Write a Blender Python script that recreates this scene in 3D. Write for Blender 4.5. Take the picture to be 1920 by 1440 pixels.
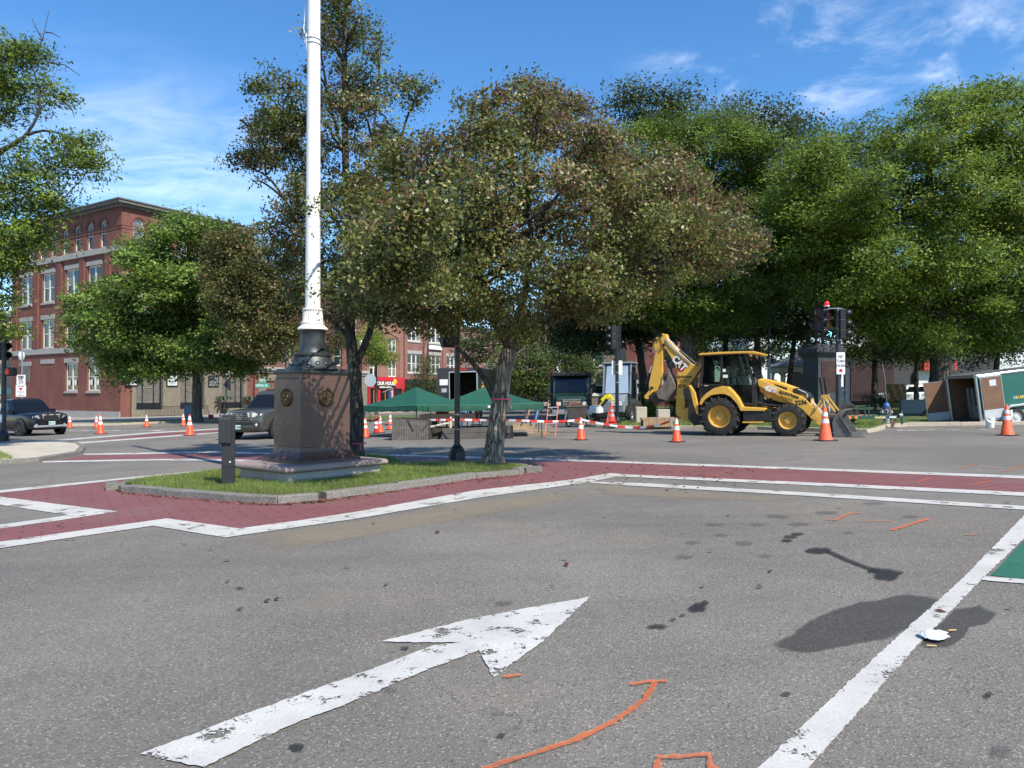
import bpy, math, random
import numpy as np
from mathutils import Vector, Matrix, Quaternion

# ------------------------------------------------------------------ scene, camera, sky, sun
scene = bpy.context.scene
for o in list(bpy.data.objects):
    bpy.data.objects.remove(o)
COL = scene.collection
R = math.radians
FPX, CX, CY = 1400.0, 960.0, 720.0          # focal length and centre in photograph pixels
EYE = 1.55                                   # camera height
TH = math.atan(20 / FPX)                     # slight upward pitch
SLOPE = 0.0187                               # the square falls gently to the left
cam = bpy.data.cameras.new('camera')
cam.sensor_width = 36; cam.lens = 36 * FPX / 1920
cam.clip_start = 0.05; cam.clip_end = 3000
camo = bpy.data.objects.new('camera', cam); COL.objects.link(camo)
camo.location = (0, 0, EYE); camo.rotation_euler = (math.pi / 2 + TH, 0, 0)
scene.camera = camo

SUN_AZ, SUN_EL = R(38), R(48)                # azimuth measured from straight behind the camera to the right
sun_dir = Vector((math.sin(SUN_AZ) * math.cos(SUN_EL), -math.cos(SUN_AZ) * math.cos(SUN_EL), math.sin(SUN_EL)))
sl = bpy.data.lights.new('sun', 'SUN'); sl.energy = 5.0; sl.angle = R(0.53); sl.color = (1.0, 0.935, 0.82)
so = bpy.data.objects.new('sun', sl); COL.objects.link(so)
so.rotation_euler = (-sun_dir).to_track_quat('-Z', 'Y').to_euler(); so.location = (20, -20, 40)

world = bpy.data.worlds.new('World'); scene.world = world; world.use_nodes = True
wn, wl = world.node_tree.nodes, world.node_tree.links
wn.clear()
w_out = wn.new('ShaderNodeOutputWorld'); w_bg = wn.new('ShaderNodeBackground')
w_sky = wn.new('ShaderNodeTexSky'); w_sky.sky_type = 'NISHITA'; w_sky.sun_disc = False
w_sky.sun_elevation = SUN_EL; w_sky.sun_rotation = math.pi - SUN_AZ
w_sky.air_density = 1.0; w_sky.dust_density = 0.15; w_sky.ozone_density = 4.0; w_sky.altitude = 150
w_bg.inputs['Strength'].default_value = 0.145
w_hsv = wn.new('ShaderNodeHueSaturation'); w_hsv.inputs['Saturation'].default_value = 1.22; w_hsv.inputs['Value'].default_value = 1.12
w_tc = wn.new('ShaderNodeTexCoord'); w_sep = wn.new('ShaderNodeSeparateXYZ')
w_add = wn.new('ShaderNodeMath'); w_add.operation = 'ADD'; w_add.inputs[1].default_value = 0.16
w_dx = wn.new('ShaderNodeMath'); w_dx.operation = 'DIVIDE'
w_dy = wn.new('ShaderNodeMath'); w_dy.operation = 'DIVIDE'
w_cmb = wn.new('ShaderNodeCombineXYZ')
wl.new(w_tc.outputs['Generated'], w_sep.inputs[0]); wl.new(w_sep.outputs['Z'], w_add.inputs[0])
wl.new(w_sep.outputs['X'], w_dx.inputs[0]); wl.new(w_add.outputs[0], w_dx.inputs[1])
wl.new(w_sep.outputs['Y'], w_dy.inputs[0]); wl.new(w_add.outputs[0], w_dy.inputs[1])
wl.new(w_dx.outputs[0], w_cmb.inputs[0]); wl.new(w_dy.outputs[0], w_cmb.inputs[1])
def wnoise(scale, detail, rough, dist, off):
    mp = wn.new('ShaderNodeMapping'); mp.inputs['Location'].default_value = off
    n = wn.new('ShaderNodeTexNoise'); n.inputs['Scale'].default_value = scale; n.inputs['Detail'].default_value = detail
    n.inputs['Roughness'].default_value = rough; n.inputs['Distortion'].default_value = dist
    wl.new(w_cmb.outputs[0], mp.inputs[0]); wl.new(mp.outputs[0], n.inputs['Vector'])
    return n.outputs['Fac'], mp
def wramp(src, a, b):
    r = wn.new('ShaderNodeMapRange'); r.inputs['From Min'].default_value = a; r.inputs['From Max'].default_value = b
    r.interpolation_type = 'SMOOTHSTEP'; wl.new(src, r.inputs['Value']); return r.outputs[0]
def wmul(a, b):
    m = wn.new('ShaderNodeMath'); m.operation = 'MULTIPLY'; wl.new(a, m.inputs[0])
    if isinstance(b, float): m.inputs[1].default_value = b
    else: wl.new(b, m.inputs[1])
    return m.outputs[0]
def wspot(cx, cy, r0, r1):
    """round field of thin cloud about a point of the cloud layer"""
    d = wn.new('ShaderNodeVectorMath'); d.operation = 'DISTANCE'; wl.new(w_cmb.outputs[0], d.inputs[0]); d.inputs[1].default_value = (cx, cy, 0)
    return wramp(d.outputs['Value'], r1, r0)
def wmax(a, b):
    m = wn.new('ShaderNodeMath'); m.operation = 'MAXIMUM'; wl.new(a, m.inputs[0]); wl.new(b, m.inputs[1]); return m.outputs[0]
ripple, _m2 = wnoise(5.5, 7.0, 0.62, 0.5, (1.7, 5.2, 0.0))       # rippled thin cirrus
_m2.inputs['Scale'].default_value = (0.75, 1.2, 1.0); _m2.inputs['Rotation'].default_value = (0, 0, R(-28))
wisp, _m3 = wnoise(4.2, 7.0, 0.60, 0.35, (4.3, 2.6, 0.0)); broad, _m4 = wnoise(0.7, 2.0, 0.5, 0.0, (9.1, 3.3, 0.0))
cirrus = wmul(wramp(ripple, 0.22, 0.85), wmax(wspot(-1.0, 2.05, 0.0, 0.72), wramp(broad, 0.56, 0.72)))
puffs = wmul(wramp(wisp, 0.47, 0.74), wmax(wspot(0.60, 1.60, 0.08, 0.40), wspot(0.90, 1.50, 0.0, 0.24)))
w_mx = wmax(wmul(cirrus, 0.44), wmul(puffs, 0.56))
w_hor = wramp(w_sep.outputs['Z'], 0.02, 0.12)
w_fac = wmul(w_mx, w_hor)
w_mix = wn.new('ShaderNodeMix'); w_mix.data_type = 'RGBA'
w_mix.inputs[7].default_value = (8.6, 9.1, 10.0, 1)
wl.new(w_sky.outputs[0], w_hsv.inputs['Color']); wl.new(w_hsv.outputs[0], w_mix.inputs[6])
wl.new(w_fac, w_mix.inputs[0]); wl.new(w_mix.outputs[2], w_bg.inputs['Color']); wl.new(w_bg.outputs[0], w_out.inputs[0])

scene.view_settings.view_transform = 'Standard'; scene.view_settings.look = 'None'
scene.view_settings.exposure = 0.42; scene.view_settings.gamma = 1.0
scene.view_settings.use_curve_mapping = False
scene.cycles.max_bounces = 6; scene.cycles.transparent_max_bounces = 12
scene.cycles.use_adaptive_sampling = True; scene.cycles.use_denoising = True
scene.cycles.sample_clamp_indirect = 6.0

# ------------------------------------------------------------------ pixel <-> place
def ray(px, py):
    u, v = (px - CX) / FPX, (CY - py) / FPX
    return Vector((u, math.cos(TH) - v * math.sin(TH), math.sin(TH) + v * math.cos(TH)))
def gp(px, py, h=0.0):
    """the point of the (gently sloping) ground, h above it, seen at this pixel"""
    d = ray(px, py); t = (h - EYE) / (d.z - SLOPE * d.x)
    return Vector((0, 0, EYE)) + d * t
def P(px, py, depth):
    d = ray(px, py); return Vector((0, 0, EYE)) + d * (depth / d.y)
def gz(x, y=0.0): return SLOPE * x
def on_ground(x, y, h=0.0): return Vector((x, y, SLOPE * x + h))
def gd(px, depth, h=0.0):
    """ground point in the column px at a depth"""
    x = (px - CX) / FPX * depth; return on_ground(x, depth, h)
TILT = Quaternion((0, 1, 0), -math.atan(SLOPE))
class Frame:
    """local frame of a thing: origin, x axis along heading (degrees), z up (or with the slope)"""
    def __init__(s, o, deg, tilt=True, pitch=0.0):
        s.o = Vector(o); q = Quaternion((0, 0, 1), R(deg))
        if pitch: q = q @ Quaternion((0, 1, 0), R(-pitch))
        s.q = (TILT @ q) if tilt else q
        s.M = Matrix.Translation(s.o) @ s.q.to_matrix().to_4x4(); s.I = s.M.inverted()
    def pl(s, px, py, y=0.0):
        """(x, z) in this frame where pixel meets the plane local y"""
        a = s.I @ Vector((0, 0, EYE)); b = s.I.to_3x3() @ ray(px, py); t = (y - a.y) / b.y
        p = a + b * t; return (p.x, p.z)
    def px_at(s, px, py, x=0.0):
        a = s.I @ Vector((0, 0, EYE)); b = s.I.to_3x3() @ ray(px, py); t = (x - a.x) / b.x
        p = a + b * t; return (p.y, p.z)

# ------------------------------------------------------------------ materials
MATS = {}
def new_mat(name):
    m = bpy.data.materials.new(name); m.use_nodes = True
    nt = m.node_tree; return m, nt.nodes, nt.links, nt.nodes['Principled BSDF']
def mat(name, col, rough=0.6, metal=0.0, var=0.12, scale=6.0, bump=0.0, bscale=None, emit=None, coat=0.0, spec=0.5, dirt=None, dscale=2.0, damt=0.5):
    """principled with noise variation of colour, optional relief and dirt patches"""
    if name in MATS: return MATS[name]
    m, n, l, b = new_mat(name)
    b.inputs['Roughness'].default_value = rough; b.inputs['Metallic'].default_value = metal
    b.inputs['Specular IOR Level'].default_value = spec
    if coat: b.inputs['Coat Weight'].default_value = coat; b.inputs['Coat Roughness'].default_value = 0.05
    tc = n.new('ShaderNodeTexCoord')
    nz = n.new('ShaderNodeTexNoise'); nz.inputs['Scale'].default_value = scale; nz.inputs['Detail'].default_value = 5
    l.new(tc.outputs['Object'], nz.inputs['Vector'])
    mr = n.new('ShaderNodeMapRange'); mr.inputs['From Min'].default_value = 0.3; mr.inputs['From Max'].default_value = 0.7
    mr.inputs['To Min'].default_value = 1 - var; mr.inputs['To Max'].default_value = 1 + var
    l.new(nz.outputs['Fac'], mr.inputs['Value'])
    vm = n.new('ShaderNodeVectorMath'); vm.operation = 'SCALE'; vm.inputs[0].default_value = col[:3]
    l.new(mr.outputs[0], vm.inputs['Scale']); out = vm.outputs[0]
    if dirt:
        d = n.new('ShaderNodeTexNoise'); d.inputs['Scale'].default_value = dscale; d.inputs['Detail'].default_value = 7; d.inputs['Roughness'].default_value = 0.65
        l.new(tc.outputs['Object'], d.inputs['Vector'])
        dr = n.new('ShaderNodeMapRange'); dr.inputs['From Min'].default_value = 0.48; dr.inputs['From Max'].default_value = 0.72; dr.inputs['To Max'].default_value = damt
        l.new(d.outputs['Fac'], dr.inputs['Value'])
        mx = n.new('ShaderNodeMix'); mx.data_type = 'RGBA'; mx.inputs[7].default_value = (*dirt, 1)
        l.new(dr.outputs[0], mx.inputs[0]); l.new(out, mx.inputs[6]); out = mx.outputs[2]
    l.new(out, b.inputs['Base Color'])
    if bump:
        bn = n.new('ShaderNodeTexNoise'); bn.inputs['Scale'].default_value = bscale or scale * 6; bn.inputs['Detail'].default_value = 4
        l.new(tc.outputs['Object'], bn.inputs['Vector'])
        bp = n.new('ShaderNodeBump'); bp.inputs['Strength'].default_value = bump; bp.inputs['Distance'].default_value = 0.02
        l.new(bn.outputs['Fac'], bp.inputs['Height']); l.new(bp.outputs[0], b.inputs['Normal'])
    if emit:
        b.inputs['Emission Color'].default_value = (*emit[0], 1); b.inputs['Emission Strength'].default_value = emit[1]
    MATS[name] = m; return m

def math_node(n, l, op, a, b=None):
    m = n.new('ShaderNodeMath'); m.operation = op
    for i, s in enumerate((a, b)):
        if s is None: continue
        if isinstance(s, (int, float)): m.inputs[i].default_value = s
        else: l.new(s, m.inputs[i])
    return m.outputs[0]
def noise(n, l, vec, scale, detail=4, rough=0.55, dist=0.0):
    t = n.new('ShaderNodeTexNoise'); t.inputs['Scale'].default_value = scale; t.inputs['Detail'].default_value = detail
    t.inputs['Roughness'].default_value = rough; t.inputs['Distortion'].default_value = dist
    l.new(vec, t.inputs['Vector']); return t.outputs['Fac']
def ramp(n, l, src, a, b, lo=0.0, hi=1.0):
    r = n.new('ShaderNodeMapRange'); r.inputs['From Min'].default_value = a; r.inputs['From Max'].default_value = b
    r.inputs['To Min'].default_value = lo; r.inputs['To Max'].default_value = hi
    l.new(src, r.inputs['Value']); return r.outputs[0]
def mixc(n, l, fac, a, b):
    m = n.new('ShaderNodeMix'); m.data_type = 'RGBA'
    if isinstance(fac, float): m.inputs[0].default_value = fac
    else: l.new(fac, m.inputs[0])
    for i, s in ((6, a), (7, b)):
        if isinstance(s, tuple): m.inputs[i].default_value = (*s[:3], 1)
        else: l.new(s, m.inputs[i])
    return m.outputs[2]

def asphalt_mat():
    m, n, l, b = new_mat('asphalt'); tc = n.new('ShaderNodeTexCoord'); v = tc.outputs['Object']
    b.inputs['Roughness'].default_value = 0.86; b.inputs['Specular IOR Level'].default_value = 0.35
    vo = n.new('ShaderNodeTexVoronoi'); vo.inputs['Scale'].default_value = 80; vo.inputs['Randomness'].default_value = 1.0
    l.new(v, vo.inputs['Vector'])
    sp = n.new('ShaderNodeSeparateColor'); l.new(vo.outputs['Color'], sp.inputs[0])
    inside = ramp(n, l, vo.outputs['Distance'], 0.55, 0.30)
    bright = math_node(n, l, 'MULTIPLY', ramp(n, l, sp.outputs[0], 0.68, 0.98), inside)
    dark = ramp(n, l, sp.outputs[1], 0.75, 0.98)
    big = noise(n, l, v, 0.22, 4, 0.6); mid = noise(n, l, v, 2.2, 6, 0.65); fine = noise(n, l, v, 180, 2)
    base = mixc(n, l, ramp(n, l, big, 0.42, 0.59), (0.138, 0.125, 0.107), (0.194, 0.176, 0.149))
    sand = ramp(n, l, noise(n, l, v, 0.35, 5, 0.6, 0.5), 0.50, 0.72, 0, 0.55)
    base = mixc(n, l, sand, base, (0.205, 0.168, 0.122))
    base = mixc(n, l, ramp(n, l, mid, 0.45, 0.75, 0, 0.35), base, (0.096, 0.088, 0.080))
    c = mixc(n, l, bright, base, (0.40, 0.375, 0.345))
    c = mixc(n, l, math_node(n, l, 'MULTIPLY', dark, 0.6), c, (0.035, 0.034, 0.033))
    c = mixc(n, l, ramp(n, l, fine, 0.35, 0.8, 0, 0.30), c, (0.23, 0.212, 0.192))
    # long streaks left by tyres along the lane
    mp = n.new('ShaderNodeMapping'); mp.inputs['Rotation'].default_value = (0, 0, R(-38)); mp.inputs['Scale'].default_value = (0.06, 1.4, 1)
    l.new(v, mp.inputs[0]); st = noise(n, l, mp.outputs[0], 1.2, 4)
    c = mixc(n, l, ramp(n, l, st, 0.52, 0.75, 0, 0.3), c, (0.105, 0.099, 0.093))
    # hairline cracks
    cr = n.new('ShaderNodeTexVoronoi'); cr.feature = 'DISTANCE_TO_EDGE'; cr.inputs['Scale'].default_value = 0.16
    wv = n.new('ShaderNodeVectorMath'); wv.operation = 'ADD'; l.new(v, wv.inputs[0])
    nn = n.new('ShaderNodeTexNoise'); nn.inputs['Scale'].default_value = 0.9; nn.inputs['Detail'].default_value = 6; l.new(v, nn.inputs['Vector'])
    sc = n.new('ShaderNodeVectorMath'); sc.operation = 'SCALE'; sc.inputs['Scale'].default_value = 1.6; l.new(nn.outputs['Color'], sc.inputs[0])
    l.new(sc.outputs[0], wv.inputs[1]); l.new(wv.outputs[0], cr.inputs['Vector'])
    crack = math_node(n, l, 'MULTIPLY', ramp(n, l, cr.outputs['Distance'], 0.0022, 0.0008), ramp(n, l, big, 0.5, 0.56))
    c = mixc(n, l, math_node(n, l, 'MULTIPLY', crack, 0.75), c, (0.03, 0.03, 0.03))
    l.new(c, b.inputs['Base Color'])
    bp = n.new('ShaderNodeBump'); bp.inputs['Strength'].default_value = 0.55; bp.inputs['Distance'].default_value = 0.006
    l.new(vo.outputs['Distance'], bp.inputs['Height']); l.new(bp.outputs[0], b.inputs['Normal'])
    return m
def paint_mat(name, col, wear=0.35, sc=5.0, rough=0.7, brick=None, sp=0.28, soft=0.025, lay=1.0):
    """road paint: worn through to the asphalt below in specks and flakes"""
    m, n, l, b = new_mat(name); tc = n.new('ShaderNodeTexCoord'); v = tc.outputs['Object']
    b.inputs['Roughness'].default_value = rough
    tone = ramp(n, l, noise(n, l, v, 1.7, 5, 0.65), 0.3, 0.75, 0.78, 1.06)
    fine = ramp(n, l, noise(n, l, v, 70, 3), 0.3, 0.7, 0.88, 1.08)
    vm = n.new('ShaderNodeVectorMath'); vm.operation = 'SCALE'; vm.inputs[0].default_value = col
    l.new(math_node(n, l, 'MULTIPLY', tone, fine), vm.inputs['Scale']); c = vm.outputs[0]
    if brick:
        mp = n.new('ShaderNodeMapping'); mp.inputs['Rotation'].default_value = (0, 0, R(brick)); l.new(v, mp.inputs[0])
        bt = n.new('ShaderNodeTexBrick'); bt.inputs['Scale'].default_value = 1.0
        bt.inputs['Brick Width'].default_value = 0.42; bt.inputs['Row Height'].default_value = 0.21; bt.inputs['Mortar Size'].default_value = 0.012
        bt.inputs['Color1'].default_value = (*col, 1); bt.inputs['Color2'].default_value = (col[0] * .9, col[1] * .88, col[2] * .9, 1)
        bt.inputs['Mortar'].default_value = (col[0] * .42, col[1] * .5, col[2] * .5, 1); l.new(mp.outputs[0], bt.inputs['Vector'])
        c = mixc(n, l, 0.72, c, bt.outputs['Color'])
        dust = ramp(n, l, noise(n, l, v, 0.8, 6, 0.65), 0.48, 0.78, 0, 0.42)
        c = mixc(n, l, dust, c, (0.20, 0.15, 0.12))
    l.new(c, b.inputs['Base Color'])
    flakes = noise(n, l, v, sc, 8, 0.72)
    specks = noise(n, l, v, 55, 4, 0.7)
    cut = math_node(n, l, 'ADD', math_node(n, l, 'MULTIPLY', flakes, 1 - sp), math_node(n, l, 'MULTIPLY', specks, sp))
    hole = ramp(n, l, cut, 0.60 - 0.17 * wear + 0.03, 0.60 - 0.17 * wear + 0.03 + soft)
    if lay < 1: hole = math_node(n, l, 'SUBTRACT', 1.0, math_node(n, l, 'MULTIPLY', math_node(n, l, 'SUBTRACT', 1.0, hole), lay))
    tr = n.new('ShaderNodeBsdfTransparent'); mx = n.new('ShaderNodeMixShader')
    out = n['Material Output']; l.new(hole, mx.inputs[0]); l.new(b.outputs[0], mx.inputs[1]); l.new(tr.outputs[0], mx.inputs[2])
    l.new(mx.outputs[0], out.inputs['Surface'])
    MATS[name] = m; return m
def soft_mat(name, col, rough, fall, amt=1.0, sc=3.0):
    """stain that fades out towards its edge; fall is read from the vertex attribute 'edge' (1 inside, 0 at the rim)"""
    m, n, l, b = new_mat(name); tc = n.new('ShaderNodeTexCoord'); v = tc.outputs['Object']
    at = n.new('ShaderNodeAttribute'); at.attribute_name = 'edge'
    k = math_node(n, l, 'ADD', at.outputs['Fac'], ramp(n, l, noise(n, l, v, sc, 6, 0.65), 0.3, 0.7, -0.25, 0.25))
    f = ramp(n, l, k, 0.12, 0.12 + fall, 0, amt)
    b.inputs['Base Color'].default_value = (*col, 1); b.inputs['Roughness'].default_value = rough
    tr = n.new('ShaderNodeBsdfTransparent'); mx = n.new('ShaderNodeMixShader'); out = n['Material Output']
    l.new(f, mx.inputs[0]); l.new(tr.outputs[0], mx.inputs[1]); l.new(b.outputs[0], mx.inputs[2]); l.new(mx.outputs[0], out.inputs['Surface'])
    MATS[name] = m; return m
def brick_mat(name, c1, c2, mort, scale=1.0):
    m, n, l, b = new_mat(name); tc = n.new('ShaderNodeTexCoord'); v = tc.outputs['Object']
    # brick courses run round both faces: horizontal coordinate x + y, vertical z
    sp = n.new('ShaderNodeSeparateXYZ'); l.new(v, sp.inputs[0])
    u = math_node(n, l, 'ADD', sp.outputs[0], sp.outputs[1]); cm = n.new('ShaderNodeCombineXYZ')
    l.new(u, cm.inputs[0]); l.new(sp.outputs[2], cm.inputs[1])
    bt = n.new('ShaderNodeTexBrick'); bt.inputs['Scale'].default_value = scale
    bt.inputs['Brick Width'].default_value = 0.215; bt.inputs['Row Height'].default_value = 0.075; bt.inputs['Mortar Size'].default_value = 0.006
    bt.inputs['Color1'].default_value = (*c1, 1); bt.inputs['Color2'].default_value = (*c2, 1); bt.inputs['Mortar'].default_value = (*mort, 1)
    l.new(cm.outputs[0], bt.inputs['Vector'])
    big = ramp(n, l, noise(n, l, v, 0.5, 6, 0.65), 0.3, 0.72, 0.78, 1.15)
    mp = n.new('ShaderNodeMapping'); mp.inputs['Scale'].default_value = (1, 1, 0.15); l.new(v, mp.inputs[0])
    streak = ramp(n, l, noise(n, l, mp.outputs[0], 2.5, 5), 0.35, 0.7, 0.88, 1.1)
    vm = n.new('ShaderNodeVectorMath'); vm.operation = 'SCALE'; l.new(bt.outputs['Color'], vm.inputs[0])
    l.new(math_node(n, l, 'MULTIPLY', big, streak), vm.inputs['Scale']); l.new(vm.outputs[0], b.inputs['Base Color'])
    b.inputs['Roughness'].default_value = 0.9
    bp = n.new('ShaderNodeBump'); bp.inputs['Strength'].default_value = 0.4; bp.inputs['Distance'].default_value = 0.01
    l.new(bt.outputs['Fac'], bp.inputs['Height']); bp.invert = True; l.new(bp.outputs[0], b.inputs['Normal'])
    MATS[name] = m; return m
def granite_mat(name, base, speck, rough, sc=90, spec=0.5):
    m, n, l, b = new_mat(name); tc = n.new('ShaderNodeTexCoord'); v = tc.outputs['Object']
    vo = n.new('ShaderNodeTexVoronoi'); vo.inputs['Scale'].default_value = sc; l.new(v, vo.inputs['Vector'])
    sp = n.new('ShaderNodeSeparateColor'); l.new(vo.outputs['Color'], sp.inputs[0])
    c = mixc(n, l, ramp(n, l, sp.outputs[0], 0.5, 1.0, 0, 0.8), base, speck)
    c = mixc(n, l, ramp(n, l, sp.outputs[1], 0.8, 1.0, 0, 0.7), c, (base[0] * .3, base[1] * .3, base[2] * .3))
    c = mixc(n, l, ramp(n, l, noise(n, l, v, 2.2, 6, 0.65), 0.42, 0.75, 0, 0.5), c, (base[0] * .6, base[1] * .6, base[2] * .58))
    l.new(c, b.inputs['Base Color']); b.inputs['Roughness'].default_value = rough; b.inputs['Specular IOR Level'].default_value = spec
    bp = n.new('ShaderNodeBump'); bp.inputs['Strength'].default_value = 0.25 if rough > 0.5 else 0.04; bp.inputs['Distance'].default_value = 0.01
    l.new(noise(n, l, v, 40, 4), bp.inputs['Height']); l.new(bp.outputs[0], b.inputs['Normal'])
    MATS[name] = m; return m
def bark_mat(name, dark, light, sc=14.0, strength=1.0):
    m, n, l, b = new_mat(name); tc = n.new('ShaderNodeTexCoord'); v = tc.outputs['Object']
    mp = n.new('ShaderNodeMapping'); mp.inputs['Scale'].default_value = (1, 1, 0.16); l.new(v, mp.inputs[0])
    vo = n.new('ShaderNodeTexVoronoi'); vo.feature = 'DISTANCE_TO_EDGE'; vo.inputs['Scale'].default_value = sc
    wv = n.new('ShaderNodeVectorMath'); wv.operation = 'ADD'; l.new(mp.outputs[0], wv.inputs[0])
    nn = n.new('ShaderNodeTexNoise'); nn.inputs['Scale'].default_value = sc * .6; nn.inputs['Detail'].default_value = 5; l.new(mp.outputs[0], nn.inputs['Vector'])
    s2 = n.new('ShaderNodeVectorMath'); s2.operation = 'SCALE'; s2.inputs['Scale'].default_value = 0.09; l.new(nn.outputs['Color'], s2.inputs[0]); l.new(s2.outputs[0], wv.inputs[1])
    l.new(wv.outputs[0], vo.inputs['Vector'])
    ridge = ramp(n, l, vo.outputs['Distance'], 0.02, 0.28)
    c = mixc(n, l, ridge, dark, light)
    c = mixc(n, l, ramp(n, l, noise(n, l, v, 3, 5), 0.4, 0.7, 0, 0.5), c, (light[0] * .7, light[1] * .74, light[2] * .66))
    l.new(c, b.inputs['Base Color']); b.inputs['Roughness'].default_value = 0.92
    bp = n.new('ShaderNodeBump'); bp.inputs['Strength'].default_value = strength; bp.inputs['Distance'].default_value = 0.03
    l.new(ridge, bp.inputs['Height']); l.new(bp.outputs[0], b.inputs['Normal'])
    MATS[name] = m; return m
def leaf_mat(name, rough=0.45, trans=0.35, spec=0.5):
    m, n, l, b = new_mat(name)
    at = n.new('ShaderNodeAttribute'); at.attribute_name = 'leafcol'
    l.new(at.outputs['Color'], b.inputs['Base Color']); b.inputs['Roughness'].default_value = rough; b.inputs['Specular IOR Level'].default_value = spec
    tl = n.new('ShaderNodeBsdfTranslucent'); g = n.new('ShaderNodeGamma'); g.inputs[1].default_value = 0.85
    l.new(at.outputs['Color'], g.inputs[0]); l.new(g.outputs[0], tl.inputs['Color'])
    mx = n.new('ShaderNodeMixShader'); mx.inputs[0].default_value = trans; out = n['Material Output']
    l.new(b.outputs[0], mx.inputs[1]); l.new(tl.outputs[0], mx.inputs[2]); l.new(mx.outputs[0], out.inputs['Surface'])
    MATS[name] = m; return m
def glass_mat(name, tint=(0.6, 0.68, 0.66), clear=0.6, dark=(0.012, 0.015, 0.017)):
    """tinted sheet glass: part see-through, part dark, mirror-like at a slant"""
    m, n, l, b = new_mat(name)
    b.inputs['Base Color'].default_value = (*dark, 1); b.inputs['Roughness'].default_value = 0.03; b.inputs['Specular IOR Level'].default_value = 0.6
    tr = n.new('ShaderNodeBsdfTransparent'); tr.inputs['Color'].default_value = (*tint, 1)
    fr = n.new('ShaderNodeFresnel'); fr.inputs['IOR'].default_value = 1.5
    k = math_node(n, l, 'MULTIPLY', math_node(n, l, 'SUBTRACT', 1.0, fr.outputs[0]), clear)
    mx = n.new('ShaderNodeMixShader'); out = n['Material Output']
    l.new(k, mx.inputs[0]); l.new(b.outputs[0], mx.inputs[1]); l.new(tr.outputs[0], mx.inputs[2]); l.new(mx.outputs[0], out.inputs['Surface'])
    MATS[name] = m; return m

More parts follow.
